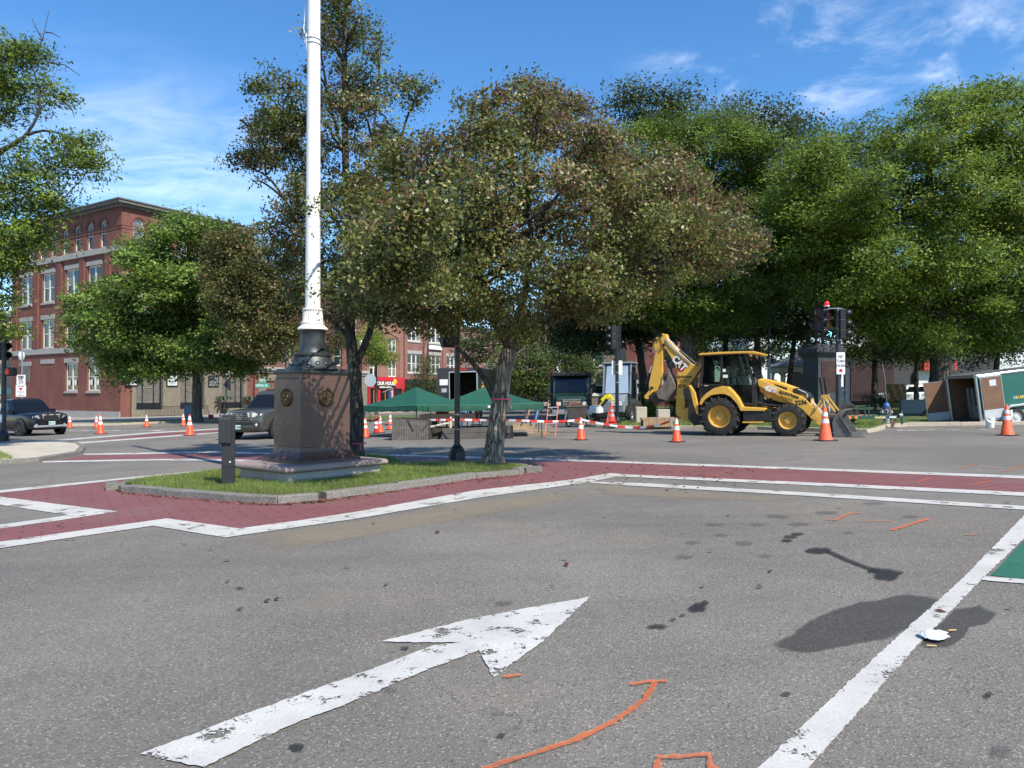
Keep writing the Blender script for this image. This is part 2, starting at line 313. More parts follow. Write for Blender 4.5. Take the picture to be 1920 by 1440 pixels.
# ------------------------------------------------------------------ mesh building
def link(o, parent=None):
    COL.objects.link(o)
    if parent is not None: o.parent = parent
    return o
def tag(o, label=None, cat=None, group=None, kind=None):
    if label: o['label'] = label
    if cat: o['category'] = cat
    if group: o['group'] = group
    if kind: o['kind'] = kind
    return o
def thing(name, label, cat, frame=None, loc=None, deg=0.0, group=None, tilt=True):
    o = bpy.data.objects.new(name, None); o.empty_display_size = 0.3
    fr = frame or Frame(loc if loc is not None else (0, 0, 0), deg, tilt)
    o.rotation_mode = 'QUATERNION'; o.location = fr.o; o.rotation_quaternion = fr.q
    COL.objects.link(o); return tag(o, label, cat, group)
def copy_tree(o, parent=None):
    c = o.copy(); COL.objects.link(c); c.parent = parent
    for ch in [x for x in bpy.data.objects if x.parent == o]: copy_tree(ch, c)
    return c
class MB:
    def __init__(s): s.v = []; s.f = []; s.mi = []; s.cur = 0
    def add(s, vs, fs, M=None):
        k = len(s.v)
        s.v += [tuple(M @ Vector(p)) if M else tuple(p) for p in vs]
        s.f += [tuple(i + k for i in f) for f in fs]; s.mi += [s.cur] * len(fs); return s
    def box(s, lo, hi, M=None):
        x0, y0, z0 = lo; x1, y1, z1 = hi
        vs = [(x0, y0, z0), (x1, y0, z0), (x1, y1, z0), (x0, y1, z0), (x0, y0, z1), (x1, y0, z1), (x1, y1, z1), (x0, y1, z1)]
        return s.add(vs, [(0, 3, 2, 1), (4, 5, 6, 7), (0, 1, 5, 4), (1, 2, 6, 5), (2, 3, 7, 6), (3, 0, 4, 7)], M)
    def cbox(s, c, sz, M=None):
        return s.box([c[i] - sz[i] / 2 for i in range(3)], [c[i] + sz[i] / 2 for i in range(3)], M)
    def bar(s, p0, p1, w, h, up=(0, 0, 1)):
        """box of section w x h from p0 to p1"""
        p0, p1 = Vector(p0), Vector(p1); d = (p1 - p0); L = d.length; d.normalize(); u = Vector(up)
        if abs(d.dot(u)) > 0.98: u = Vector((1, 0, 0))
        a = d.cross(u).normalized(); b = a.cross(d).normalized()
        M = Matrix((( a.x, d.x, b.x, p0.x), (a.y, d.y, b.y, p0.y), (a.z, d.z, b.z, p0.z), (0, 0, 0, 1)))
        return s.box((-w / 2, 0, -h / 2), (w / 2, L, h / 2), M)
    def tube(s, pts, rad, n=8, caps=True):
        pts = [Vector(p) for p in pts]; N = len(pts); rad = rad if hasattr(rad, '__len__') else [rad] * N
        vs, fs = [], []; prev = None
        for i, p in enumerate(pts):
            d = (pts[min(i + 1, N - 1)] - pts[max(i - 1, 0)])
            if d.length < 1e-9: d = Vector((0, 0, 1))
            d.normalize()
            if prev is None:
                a = d.cross(Vector((0, 0, 1)) if abs(d.z) < 0.9 else Vector((1, 0, 0))).normalized()
            else:
                a = (prev - d * prev.dot(d)); a = a.normalized() if a.length > 1e-6 else d.orthogonal().normalized()
            prev = a; b = d.cross(a)
            for j in range(n):
                t = 2 * math.pi * j / n; vs.append(p + (a * math.cos(t) + b * math.sin(t)) * rad[i])
        for i in range(N - 1):
            for j in range(n):
                k = (j + 1) % n; fs.append((i * n + j, i * n + k, (i + 1) * n + k, (i + 1) * n + j))
        if caps: fs.append(tuple(range(n - 1, -1, -1))); fs.append(tuple((N - 1) * n + j for j in range(n)))
        return s.add(vs, fs)
    def cyl(s, p0, p1, r0, r1=None, n=16, caps=True): return s.tube([p0, p1], [r0, r0 if r1 is None else r1], n, caps)
    def lathe(s, prof, n=24, c=(0, 0, 0), M=None, caps=True):
        vs, fs = [], []; N = len(prof)
        for r, z in prof:
            for j in range(n):
                t = 2 * math.pi * j / n; vs.append((c[0] + r * math.cos(t), c[1] + r * math.sin(t), c[2] + z))
        for i in range(N - 1):
            for j in range(n):
                k = (j + 1) % n; fs.append((i * n + j, i * n + k, (i + 1) * n + k, (i + 1) * n + j))
        if caps:
            if prof[0][0] > 1e-4: fs.append(tuple(range(n - 1, -1, -1)))
            if prof[-1][0] > 1e-4: fs.append(tuple((N - 1) * n + j for j in range(n)))
        return s.add(vs, fs, M)
    def prism(s, poly, y0, y1, M=None):
        """polygon in x,z drawn out along y"""
        N = len(poly); vs = [(x, y0, z) for x, z in poly] + [(x, y1, z) for x, z in poly]
        ar = sum(poly[i][0] * poly[(i + 1) % N][1] - poly[(i + 1) % N][0] * poly[i][1] for i in range(N))
        idx = list(range(N)) if ar > 0 else list(range(N - 1, -1, -1))
        fs = [tuple(idx), tuple(N + i for i in reversed(idx))]
        for q in range(N):
            a, b = idx[q], idx[(q + 1) % N]; fs.append((b, a, N + a, N + b))
        return s.add(vs, fs, M)
    def slab(s, poly, z0, z1, slope=True):
        """polygon in world x,y between two heights above the sloping ground"""
        N = len(poly); g = (lambda x: SLOPE * x) if slope else (lambda x: 0)
        vs = [(x, y, g(x) + z0) for x, y in poly] + [(x, y, g(x) + z1) for x, y in poly]
        ar = sum(poly[i][0] * poly[(i + 1) % N][1] - poly[(i + 1) % N][0] * poly[i][1] for i in range(N))
        idx = list(range(N)) if ar > 0 else list(range(N - 1, -1, -1))
        fs = [tuple(reversed(idx)), tuple(N + i for i in idx)]
        for q in range(N):
            a, b = idx[q], idx[(q + 1) % N]; fs.append((a, b, N + b, N + a))
        return s.add(vs, fs)
    def mesh(s, name):
        me = bpy.data.meshes.new(name); me.from_pydata(s.v, [], s.f); me.update(); return me
    def build(s, name, m, parent=None, bevel=0.0, smooth=False, seg=2, loc=None):
        me = s.mesh(name)
        for mm in (m if isinstance(m, (list, tuple)) else [m]): me.materials.append(mm)
        if any(s.mi): me.polygons.foreach_set('material_index', s.mi)
        if smooth: me.polygons.foreach_set('use_smooth', [True] * len(me.polygons))
        o = bpy.data.objects.new(name, me); link(o, parent)
        if loc is not None: o.location = loc
        if bevel:
            b = o.modifiers.new('bevel', 'BEVEL'); b.width = bevel; b.segments = seg; b.limit_method = 'ANGLE'; b.angle_limit = R(35)
        if smooth and bevel == 0:
            try: me.set_sharp_from_angle(angle=R(40))
            except Exception: pass
        return o
def np_mesh(name, V, F, m, parent=None, col=None, smooth=False):
    """fast mesh from numpy arrays (F: n x 3 or n x 4)"""
    me = bpy.data.meshes.new(name); k = F.shape[1]
    me.vertices.add(len(V)); me.vertices.foreach_set('co', V.astype(np.float32).ravel())
    me.loops.add(F.size); me.loops.foreach_set('vertex_index', F.astype(np.int32).ravel())
    me.polygons.add(len(F)); me.polygons.foreach_set('loop_start', np.arange(0, F.size, k, dtype=np.int32))
    try: me.polygons.foreach_set('loop_total', np.full(len(F), k, dtype=np.int32))
    except Exception: pass
    me.update(calc_edges=True)
    if smooth: me.polygons.foreach_set('use_smooth', np.ones(len(F), dtype=bool))
    if col is not None:
        a = me.color_attributes.new('leafcol', 'FLOAT_COLOR', 'POINT')
        c4 = np.ones((len(V), 4), np.float32); c4[:, :3] = col; a.data.foreach_set('color', c4.ravel())
    me.materials.append(m); o = bpy.data.objects.new(name, me); return link(o, parent)
def text(s, parent, loc, size, m, rz=0.0, name='lettering', rot=None, ext=0.004, align='CENTER', sx=1.0, bold=0.0, shear=0.0, track=1.0):
    """letters standing upright, width along (cos rz, sin rz), facing local -y when rz = 0"""
    c = bpy.data.curves.new(name, 'FONT'); c.body = s; c.size = size; c.extrude = ext; c.align_x = align; c.align_y = 'CENTER'
    c.offset = bold; c.shear = shear; c.space_character = track; c.resolution_u = 3
    tmp = bpy.data.objects.new('tmp_text', c); me = bpy.data.meshes.new_from_object(tmp); bpy.data.objects.remove(tmp); bpy.data.curves.remove(c)
    me.name = name; me.materials.clear(); me.materials.append(m); o = bpy.data.objects.new(name, me); link(o, parent)
    o.location = loc; o.rotation_euler = rot if rot is not None else (math.pi / 2, 0, rz); o.scale = (sx, 1, 1); return o
# ------------------------------------------------------------------ ground, road markings, kerbs
random.seed(7); rng = np.random.default_rng(7)
ASPHALT = asphalt_mat()
WHITE = paint_mat('road_paint_white', (0.54, 0.525, 0.485), wear=0.42, sc=3.2)
WORN = paint_mat('road_paint_worn', (0.56, 0.545, 0.51), wear=0.48, sc=5.0)
FADED = paint_mat('road_paint_faded', (0.66, 0.64, 0.60), wear=0.95, sc=2.0)
REDP = paint_mat('crosswalk_red', (0.215, 0.076, 0.073), wear=0.18, sc=1.2, brick=-31)
GREENP = paint_mat('bike_lane_green', (0.022, 0.135, 0.085), wear=0.25, sc=3.0)
ORANGEP = paint_mat('spray_orange', (0.72, 0.17, 0.045), wear=0.70, sc=10.0, sp=.55, soft=.26, lay=.62)
WET = soft_mat('wet_asphalt', (0.038, 0.036, 0.034), 0.6, 0.3, 0.48, 3.5)
OIL = soft_mat('oil_stain', (0.020, 0.019, 0.018), 0.55, 0.6, 0.72, 12.0)
OLDOIL = soft_mat('old_stain', (0.06, 0.057, 0.053), 0.8, 0.8, 0.3, 6.0)
DUST = soft_mat('road_dust', (0.30, 0.245, 0.17), 0.95, 1.0, 0.55, 1.6)
GRANITE = granite_mat('granite_kerb', (0.165, 0.155, 0.135), (0.30, 0.285, 0.25), 0.85, 70)
KERB_TAN = granite_mat('granite_kerb_tan', (0.40, 0.34, 0.255), (0.52, 0.47, 0.38), 0.85, 60)
CONCRETE = mat('concrete_pavement', (0.47, 0.415, 0.32), 0.9, var=0.14, scale=2.2, bump=0.2, dirt=(0.24, 0.215, 0.17), dscale=1.1, damt=0.5)
SOIL = mat('turf_soil', (0.060, 0.075, 0.022), 0.95, var=0.35, scale=5, bump=0.5, bscale=40)
LAWN = mat('park_lawn', (0.075, 0.115, 0.026), 0.95, var=0.45, scale=1.3, bump=0.6, bscale=30, dirt=(0.10, 0.085, 0.04), dscale=0.5, damt=0.6)

S = 900.0
g = MB(); g.add([(-S, -S, -SLOPE * S), (S, -S, SLOPE * S), (S, S, SLOPE * S), (-S, S, -SLOPE * S)], [(0, 1, 2, 3)])
tag(g.build('ground', ASPHALT), 'grey speckled asphalt of the open town square', kind='structure')

def ragged(pts, j):
    """uneven painted edge: the outline cut into short steps pushed in and out a little"""
    out = []
    for i, a in enumerate(pts):
        c = pts[(i + 1) % len(pts)]; L = math.hypot(c[0] - a[0], c[1] - a[1]); far = math.hypot(*a) > 22; n = 1 if far or L < .06 else min(260, int(L / .025)); nx, ny = -(c[1] - a[1]) / (L + 1e-9), (c[0] - a[0]) / (L + 1e-9); w = 0
        for k in range(n):
            w = .35 * w + random.gauss(0, j) * (k > 0); t = k / n; out.append((a[0] + (c[0] - a[0]) * t + nx * w, a[1] + (c[1] - a[1]) * t + ny * w))
    return out
def sheet(name, pxs, h, m, label=None, world_pts=False, jit=0.0):
    """flat painted sheet lying h above the road, outlined in photograph pixels"""
    pts = [(p[0], p[1]) for p in pxs] if world_pts else [gp(*p)[:2] for p in pxs]
    if jit: pts = ragged(pts, jit)
    vs = [(x, y, SLOPE * x + h) for x, y in pts]; N = len(pts)
    ar = sum(pts[i][0] * pts[(i + 1) % N][1] - pts[(i + 1) % N][0] * pts[i][1] for i in range(N))
    b = MB(); b.add(vs, [tuple(range(N)) if ar > 0 else tuple(range(N - 1, -1, -1))])
    return tag(b.build(name, m), label, kind='structure')
# brick-red crossings
sheet('crosswalk', [(-35, 928), (0, 924), (240, 897), (400, 882), (560, 864), (640, 858), (700, 852.5), (860, 857), (1077, 864), (1500, 880), (1920, 896), (2250, 909),
                    (2250, 957), (1920, 927), (1560, 907), (1160, 891), (1093, 903), (893, 928), (660, 970), (560, 983), (448, 999), (313, 981), (0, 1023), (-160, 1044),
                    (-160, 1011), (0, 988), (212, 960.5), (107, 949), (0, 935)], 0.004, REDP, 'brick-red stamped crossing in front of the flagpole island')
sheet('crosswalk', [(130, 858), (157, 853), (393, 849), (520, 851), (700, 853), (700, 870), (507, 866), (293, 862), (100, 865)], 0.004, REDP, 'narrow brick-red crossing behind the grey post')
sheet('crosswalk', [(30, 841), (150, 829), (290, 813), (430, 805), (500, 801), (500, 808), (350, 816), (144, 831), (60, 841)], 0.004, REDP, 'far brick-red crossing past the black SUV')
# white crossing lines and stop line
W8 = 0.009
LN = [([(-160, 1038), (0, 1017), (313, 973), (448, 992), (560, 977), (660, 962), (893, 920), (1073, 900), (1143, 888), (1200, 891.5), (1500, 904.5), (1920, 924), (2250, 940),
        (2250, 948), (1920, 931), (1500, 910), (1200, 896), (1155, 894), (1110, 904), (1093, 906.5), (893, 935), (660, 975), (560, 989), (423, 1009), (287, 987), (0, 1029), (-160, 1050)], 'near white border line of the red crossing'),
      ([(1215, 907), (1500, 923.5), (1920, 950), (2250, 972), (2250, 980), (1920, 957), (1500, 930), (1210, 913), (1100, 906), (1100, 903.5)], 'white stop line on the near side of the crossing'),
      ([(693, 851), (860, 856), (1077, 862), (1100, 863), (1500, 877.5), (1920, 893), (2250, 905), (2250, 911), (1920, 898), (1500, 881.5), (1100, 866.3), (860, 859), (693, 854)], 'far white border line of the red crossing'),
      ([(-160, 937.5), (0, 920), (240, 896), (290, 891), (380, 882.5), (380, 885), (290, 894), (240, 899), (0, 925), (-160, 943)], 'white line leading to the tip of the grass island'),
      ([(-160, 908), (0, 932), (107, 946), (222, 960), (130, 974), (0, 992.5), (-160, 1016), (-160, 1007), (0, 985), (130, 967), (60, 956.5), (0, 947), (-160, 921)], 'white chevron at the lower left of the crossing'),
      ([(157, 851), (393, 847), (520, 850), (640, 851), (640, 853.5), (520, 852.5), (393, 849.5), (157, 854)], 'white line of the crossing behind the grey post'),
      ([(80, 865), (293, 861), (400, 861), (520, 864), (640, 868), (640, 871), (520, 867), (400, 864.5), (293, 864), (80, 868)], 'near white line of the crossing behind the grey post'),
      ([(144, 829.5), (350, 814.7), (420, 810), (420, 811.5), (350, 817), (144, 833)], 'white line of the far crossing beyond the pavement tip'),
      ([(52, 829), (281, 811), (400, 804), (500, 799), (500, 800.3), (400, 806), (281, 813.5), (52, 832)], 'outer white line of the far crossing'),
      ([(1425, 1440), (1650, 1226), (1800, 1091), (1920, 968), (1945, 943), (1985, 948), (1920, 1011), (1845, 1084), (1725, 1207), (1519, 1440), (1377, 1600), (1257, 1600)], 'thick white lane edge line running off at the right'),
      ([(1843, 1082), (1920, 1088), (2250, 1115), (2250, 1124), (1920, 1096), (1838, 1089)], 'white cross bar at the foot of the green lane')]
for pts, lab in LN: sheet('white_line', pts, W8, WHITE, lab, jit=.0028)
sheet('green_lane', [(1858, 1080), (1920, 1014), (1975, 959), (2250, 985), (2250, 1112), (1920, 1087)], 0.005, GREENP, 'green painted cycle lane at the right edge')
sheet('white_line', [(129, 807), (308, 806), (308, 808), (129, 809)], W8, FADED, 'worn white bar by the far cones')
sheet('white_line', [(1680, 806.5), (1860, 804.5), (1860, 806), (1680, 808.5)], W8, FADED, 'worn white line in front of the trailer')
# turn arrow, very worn
ar = sheet('lane_arrow', [(262, 1417), (467, 1339), (704, 1254), (811, 1213), (870, 1206), (811, 1207), (715, 1205), (880, 1163), (1000, 1140), (1106, 1121), (1060, 1165), (1020, 1203), (960, 1247), (925, 1274),
                          (905, 1235), (898, 1221), (783, 1266), (681, 1310), (535, 1367), (383, 1442)], W8, WORN, 'worn white turn arrow on the near lane', jit=.004)
# orange utility spray marks
def strip(pts, w):
    """ribbon polygon (world x, y) of width w along pixel points"""
    c = [gp(*p).xy for p in pts]; L, Rr = [], []
    for i, p in enumerate(c):
        d = (c[min(i + 1, len(c) - 1)] - c[max(i - 1, 0)]).normalized(); nrm = Vector((-d.y, d.x)) * w / 2
        L.append(p + nrm); Rr.append(p - nrm)
    return [(p.x, p.y) for p in L] + [(p.x, p.y) for p in reversed(Rr)]
for pts, w, lab in [([(905, 1447), (929, 1440), (1052, 1400), (1110, 1377), (1142, 1361), (1175, 1340), (1199, 1322), (1217, 1302), (1227, 1283)], 0.055, 'long curved orange spray stroke beside the arrow'),
                    ([(1182, 1287), (1215, 1281), (1252, 1280)], 0.05, 'orange spray cross bar on the curved stroke'),
                    ([(943, 1272), (979, 1268)], 0.04, 'short orange spray dash under the arrow head'),
                    ([(1236, 1450), (1233, 1424), (1330, 1419), (1340, 1450)], 0.06, 'orange spray bracket at the bottom edge'),
                    ([(1548, 975), (1566, 977), (1580, 970), (1600, 962), (1616, 964)], 0.075, 'orange spray stroke nearest the crossing'),
                    ([(1606, 977), (1622, 979.5), (1640, 977), (1655, 979), (1670, 978)], 0.05, 'orange spray squiggle between two strokes'),
                    ([(1672, 996), (1700, 987), (1741, 974)], 0.085, 'thick orange spray stroke below the stop line'),
                    ([(1796, 878), (1812, 876), (1835, 870)], 0.07, 'orange spray stroke beyond the crossing'),
                    ([(1845, 877), (1873, 878.5)], 0.07, 'orange spray dash beyond the crossing'),
                    ([(1882, 885), (1900, 881), (1925, 872)], 0.07, 'orange spray stroke at the far right beyond the crossing'),
                    ([(1719, 906), (1745, 897)], 0.06, 'orange spray stroke on the red crossing'),
                    ([(1815, 912), (1860, 903)], 0.06, 'longer orange spray stroke on the red crossing'),
                    ([(1812, 1005), (1832, 1003)], 0.05, 'small orange spray dab near the lane line')]:
    sheet('spray_mark', strip(pts, w * .62), 0.012, ORANGEP, lab, True, jit=.005)
def stain(name, pxs, h, m, label, world_pts=None):
    pts = world_pts or [gp(*p).xy for p in pxs]; cx = sum(p[0] for p in pts) / len(pts); cy = sum(p[1] for p in pts) / len(pts); N = len(pts)
    vs = [(cx, cy, SLOPE * cx + h)]; att = [1.0]
    for k, a in ((0.75, 0.85), (1.06, 0.0)):
        for p in pts:
            x, y = cx + (p[0] - cx) * k, cy + (p[1] - cy) * k; vs.append((x, y, SLOPE * x + h)); att.append(a)
    fs = [(0, 1 + i, 1 + (i + 1) % N) for i in range(N)] + [(1 + i, 1 + N + i, 1 + N + (i + 1) % N, 1 + (i + 1) % N) for i in range(N)]
    b = MB(); b.add(vs, fs); o = b.build(name, m); a = o.data.attributes.new('edge', 'FLOAT', 'POINT'); a.data.foreach_set('value', att)
    o.visible_shadow = True
    return tag(o, label, kind='structure')
def oval(px, py, rx, ry, n=14, jit=0.25):
    return [(px + rx * math.cos(t) * (1 + random.uniform(-jit, jit)), py + ry * math.sin(t) * (1 + random.uniform(-jit, jit))) for t in [2 * math.pi * i / n for i in range(n)]]
stain('wet_patch', [(1447, 1207), (1470, 1196), (1511, 1166), (1556, 1147), (1612, 1129), (1687, 1117), (1745, 1117), (1770, 1122), (1745, 1150), (1684, 1196), (1612, 1207), (1560, 1219), (1500, 1228), (1462, 1223)], 0.0035, WET, 'dark wet patch left of the lane edge line')
stain('wet_patch', [(1760, 1170), (1792, 1142), (1837, 1135), (1869, 1152), (1852, 1170), (1818, 1177), (1809, 1196), (1777, 1216), (1735, 1220), (1722, 1212)], 0.0035, WET, 'smaller wet patch right of the lane edge line')
for px, py, rx, ry in [(1534, 1034, 24, 6), (1665, 1080, 30, 11), (1640, 1072, 14, 5), (1309, 1142, 18, 9), (1322, 1133, 8, 4), (1232, 1178, 20, 4), (1262, 1165, 6, 2), (1280, 1157, 6, 2), (1476, 1306, 9, 3.5), (1854, 1307, 9, 5), (557, 1406, 17, 8),
                       (940, 1384, 8, 4), (760, 1219, 9, 3), (1476, 1015, 13, 2.6), (1483, 1008, 15, 2.6), (1494, 1003, 14, 2.4), (450, 1105, 8, 1.6)]:
    stain('oil_spot', oval(px, py, rx, ry), 0.0145, OIL, 'small black oil spot on the near asphalt')
stain('oil_spot', [(1545, 1031), (1556, 1033), (1596, 1052), (1650, 1072), (1644, 1076), (1590, 1056), (1548, 1037)], 0.013, OIL, 'thin black oil trail joining two oil spots')
for px, py, rx, ry in [(1284, 1046, 20, 4.5), (1437, 1044, 18, 4), (1299, 1019, 16, 4), (1395, 1020, 20, 5), (1352, 1005, 14, 3), (1500, 985, 22, 4), (1460, 970, 24, 4), (1420, 985, 16, 3), (1550, 962, 26, 4), (1709, 970, 18, 2.6), (1879, 1414, 22, 16),
                       (945, 1134, 22, 5), (729, 1297, 16, 6), (1340, 985, 20, 3), (1640, 945, 26, 3), (1590, 1000, 12, 2)]:
    stain('stain', oval(px, py, rx, ry), 0.0145, OLDOIL, 'faint old drip stain on the near asphalt')
stain('dust_patch', [(430, 1012), (560, 994), (700, 972), (860, 946), (1000, 928), (1110, 918), (1130, 926), (1000, 950), (860, 975), (700, 1005), (560, 1030), (470, 1030)], 0.0045, DUST, 'sandy dust along the white line below the island')
stain('dust_patch', [(1100, 909), (1230, 919), (1500, 935), (1500, 944), (1250, 934), (1120, 925)], 0.0045, DUST, 'sandy dust below the stop line')

# ---- flagpole island
H_K = 0.105
front = [(218, 915), (232, 922), (300, 928), (443, 940), (520, 944), (597, 938), (610, 936), (747, 918), (893, 897), (973, 890), (998, 883)]
back = [(1000, 877), (985, 870), (940, 866.5), (850, 867), (762, 867), (757, 861), (742, 855), (700, 852), (640, 854), (560, 861), (400, 881), (262, 896.5), (232, 901), (219, 908)]
isl = [gp(*p) for p in front] + [gp(*p, H_K) for p in back]
isl_xy = [(p.x, p.y) for p in isl]
b = MB()
N = len(isl_xy); cx = sum(p[0] for p in isl_xy) / N; cy = sum(p[1] for p in isl_xy) / N
b.slab([(cx + (p[0] - cx) * .93, cy + (p[1] - cy) * .93) for p in isl_xy], 0.0, H_K - 0.03)
island = tag(b.build('traffic_island', SOIL), 'grass traffic island carrying the flagpole and the trees', kind='structure')
def kerb_run(parent, pts, w, h, m, inward, stone=1.9, name='kerb_stone', gap=0.012, lab=None):
    """granite stones set along a polyline (world x, y), each its own piece"""
    segs = []
    for i in range(len(pts) - 1):
        a, c = Vector(pts[i]), Vector(pts[i + 1]); L = (c - a).length; n = max(1, round(L / stone))
        for k in range(n): segs.append((a.lerp(c, k / n), a.lerp(c, (k + 1) / n)))
    for a, c in segs:
        d = (c - a).normalized(); nrm = Vector((-d.y, d.x)) * inward; a2, c2 = a + d * gap / 2, c - d * gap / 2
        hh = h + random.uniform(-0.012, 0.012); wob = random.uniform(-0.04, -0.016)
        q = [a2 + nrm * wob, c2 + nrm * wob, c2 + nrm * w, a2 + nrm * w]
        b = MB(); k = 6
        top = []
        vs, fs = [], []
        for j in range(k + 1):
            t = j / k; jj = random.uniform(-0.008, 0.008); jz = random.uniform(-0.008, 0.008)
            p0 = q[0].lerp(q[1], t) + nrm * jj; p1 = q[3].lerp(q[2], t)
            z0, z1 = SLOPE * p0.x, SLOPE * p1.x
            vs += [(p0.x, p0.y, z0 - 0.05), (p0.x + nrm.x * .012, p0.y + nrm.y * .012, z0 + hh * .86 + jz), (p0.x + nrm.x * .035, p0.y + nrm.y * .035, z0 + hh + jz), (p1.x, p1.y, z1 + hh), (p1.x, p1.y, z1 - 0.05)]
        for j in range(k):
            for i in range(4): fs.append((j * 5 + i, (j + 1) * 5 + i, (j + 1) * 5 + i + 1, j * 5 + i + 1))
        fs.append((0, 1, 2, 3, 4)); fs.append(tuple(k * 5 + i for i in (4, 3, 2, 1, 0)))
        if inward < 0: fs = [tuple(reversed(f)) for f in fs]
        b.add(vs, fs); b.build(name, m, parent, smooth=False)
ring = isl_xy + [isl_xy[0]]
# the run is counter-clockwise along the front, so stones lie to its inside
area = sum(isl_xy[i][0] * isl_xy[(i + 1) % N][1] - isl_xy[(i + 1) % N][0] * isl_xy[i][1] for i in range(N))
gap_i = 5                                     # between the two front kerb runs the stones have sunk away
kerb_run(island, ring[:gap_i + 1], 0.17, H_K, GRANITE, 1 if area > 0 else -1, 1.7)
kerb_run(island, ring[gap_i + 1:], 0.17, H_K, GRANITE, 1 if area > 0 else -1, 1.7)

def inside(poly, X, Y):
    r = np.zeros(len(X), bool); n = len(poly); j = n - 1
    for i in range(n):
        xi, yi = poly[i]; xj, yj = poly[j]
        r ^= ((yi > Y) != (yj > Y)) & (X < (xj - xi) * (Y - yi) / (yj - yi + 1e-12) + xi); j = i
    return r
def blades(poly, n, hmin, hmax, w, cols, zoff, holes=(), slope=True, patch=True):
    P_ = np.array(poly); lo, hi = P_.min(0), P_.max(0)
    X = rng.uniform(lo[0], hi[0], n * 3); Y = rng.uniform(lo[1], hi[1], n * 3)
    k = inside(poly, X, Y)
    for hpoly in holes: k &= ~inside(hpoly, X, Y)
    X, Y = X[k][:n], Y[k][:n]; n = len(X)
    tuft = 0.5 + 0.5 * np.sin(X * 2.3 + np.sin(Y * 1.7) * 2) * np.sin(Y * 3.1 + X * .7)
    H = rng.uniform(hmin, hmax, n) * (0.7 + 0.55 * tuft); A = rng.uniform(0, 2 * np.pi, n); lean = rng.normal(0, 0.45, (n, 2)) * H[:, None]
    Z = SLOPE * X + zoff
    V = np.empty((n, 3, 3)); dx, dy = np.cos(A) * w, np.sin(A) * w
    V[:, 0] = np.stack([X - dx, Y - dy, Z], 1); V[:, 1] = np.stack([X + dx, Y + dy, Z], 1)
    V[:, 2] = np.stack([X + lean[:, 0], Y + lean[:, 1], Z + H], 1)
    C = np.array(cols)[rng.integers(0, len(cols), n)] * rng.uniform(0.7, 1.25, (n, 1)) * (0.8 + 0.4 * tuft)[:, None]
    return V.reshape(-1, 3), np.arange(n * 3).reshape(n, 3), np.repeat(C, 3, 0)
GRASS = leaf_mat('grass_blade', 0.55, 0.45, 0.35)
gcols = [(0.18, 0.28, 0.045), (0.23, 0.32, 0.06), (0.14, 0.22, 0.04), (0.27, 0.33, 0.085), (0.34, 0.31, 0.14)]
# inset so the turf starts behind the kerb stones
in_xy = []
for i, p in enumerate(isl_xy):
    a, c = Vector(isl_xy[i - 1]), Vector(isl_xy[(i + 1) % N]); d = (c - a).normalized(); nr = Vector((-d.y, d.x)) * (1 if area > 0 else -1)
    in_xy.append((p[0] + nr.x * 0.15, p[1] + nr.y * 0.15))
b = MB(); b.slab(in_xy, 0.02, H_K - 0.004); b.build('turf', SOIL, island)
V, F, C = blades(in_xy, 75000, 0.035, 0.085, 0.004, gcols, H_K - 0.01)
tag(np_mesh('grass', V, F, GRASS, None, C), 'mown bright green grass on the flagpole island', kind='stuff')

# ---- pavement tip at the left with a scrap of lawn
tip = [gp(*p) for p in [(-60, 873), (0, 871), (30, 869), (73, 866), (150, 853), (159, 842), (150, 836), (120, 833), (20, 835), (-60, 838), (-260, 850), (-260, 880)]]
tip_xy = [(p.x, p.y) for p in tip]
b = MB(); b.slab(tip_xy, 0, 0.105); pt = tag(b.build('pavement', CONCRETE), 'pale concrete pavement tip at the left edge', kind='structure')
kerb_run(pt, tip_xy[:8], 0.15, 0.12, GRANITE, 1, 1.6)
lw = [gp(*p, 0.11) for p in [(-60, 868), (0, 860.5), (26, 859.5), (10, 852), (-5, 846), (-60, 846), (-240, 850), (-240, 874)]]
lw_xy = [(p.x, p.y) for p in lw]
V, F, C = blades(lw_xy, 9000, 0.05, 0.12, 0.008, gcols, 0.10)
tag(np_mesh('grass', V, F, GRASS, None, C), 'patch of grass on the pavement tip at the left edge', kind='stuff')

# ---- pavement in front of the brick street, with a planted strip
BDEG = 57.5
bu = Vector((math.cos(R(BDEG)), math.sin(R(BDEG)))); bv = Vector((-bu.y, bu.x))
corner = gd(226, 70.0); c2 = corner.xy
k0 = gp(230, 797).xy
def along(p, s, t=0.0): q = p + bu * s + bv * t; return (q.x, q.y)
kerbL = [along(k0, -22), along(k0, -6), along(k0, 0), along(k0, 130)]
kerbL[0] = tuple(gp(-120, 804).xy); kerbL[1] = tuple(gp(100, 800).xy)
pv = [tuple(p) for p in kerbL] + [along(k0, 130, 60), along(k0, -40, 60), tuple(gp(-700, 800).xy)]
b = MB(); b.slab(pv, 0, 0.11); pav = tag(b.build('pavement', mat('old_pavement', (0.30, 0.27, 0.225), 0.9, var=0.2, scale=1.2, bump=0.2, dirt=(0.16, 0.15, 0.13), dscale=0.6, damt=0.5)), 'wide pavement along the brick street', kind='structure')
kerb_run(pav, kerbL[:3] + [along(k0, 60)], 0.18, 0.13, KERB_TAN, 1, 2.6)
strip_xy = [along(k0, 0, .5), along(k0, 34, .5), along(k0, 34, 4.5), along(k0, 0, 4.0)]
b = MB(); b.slab(strip_xy, 0.05, 0.125); tag(b.build('lawn', LAWN), 'grass strip under the oak in front of the brick block', kind='structure')
vg = [gp(*p) for p in [(672, 790), (760, 787), (806, 782), (780, 779), (690, 783)]]
b = MB(); b.slab([(p.x, p.y) for p in vg], 0, 0.10); tag(b.build('lawn', LAWN), 'small grass verge beyond the left cones', kind='structure')

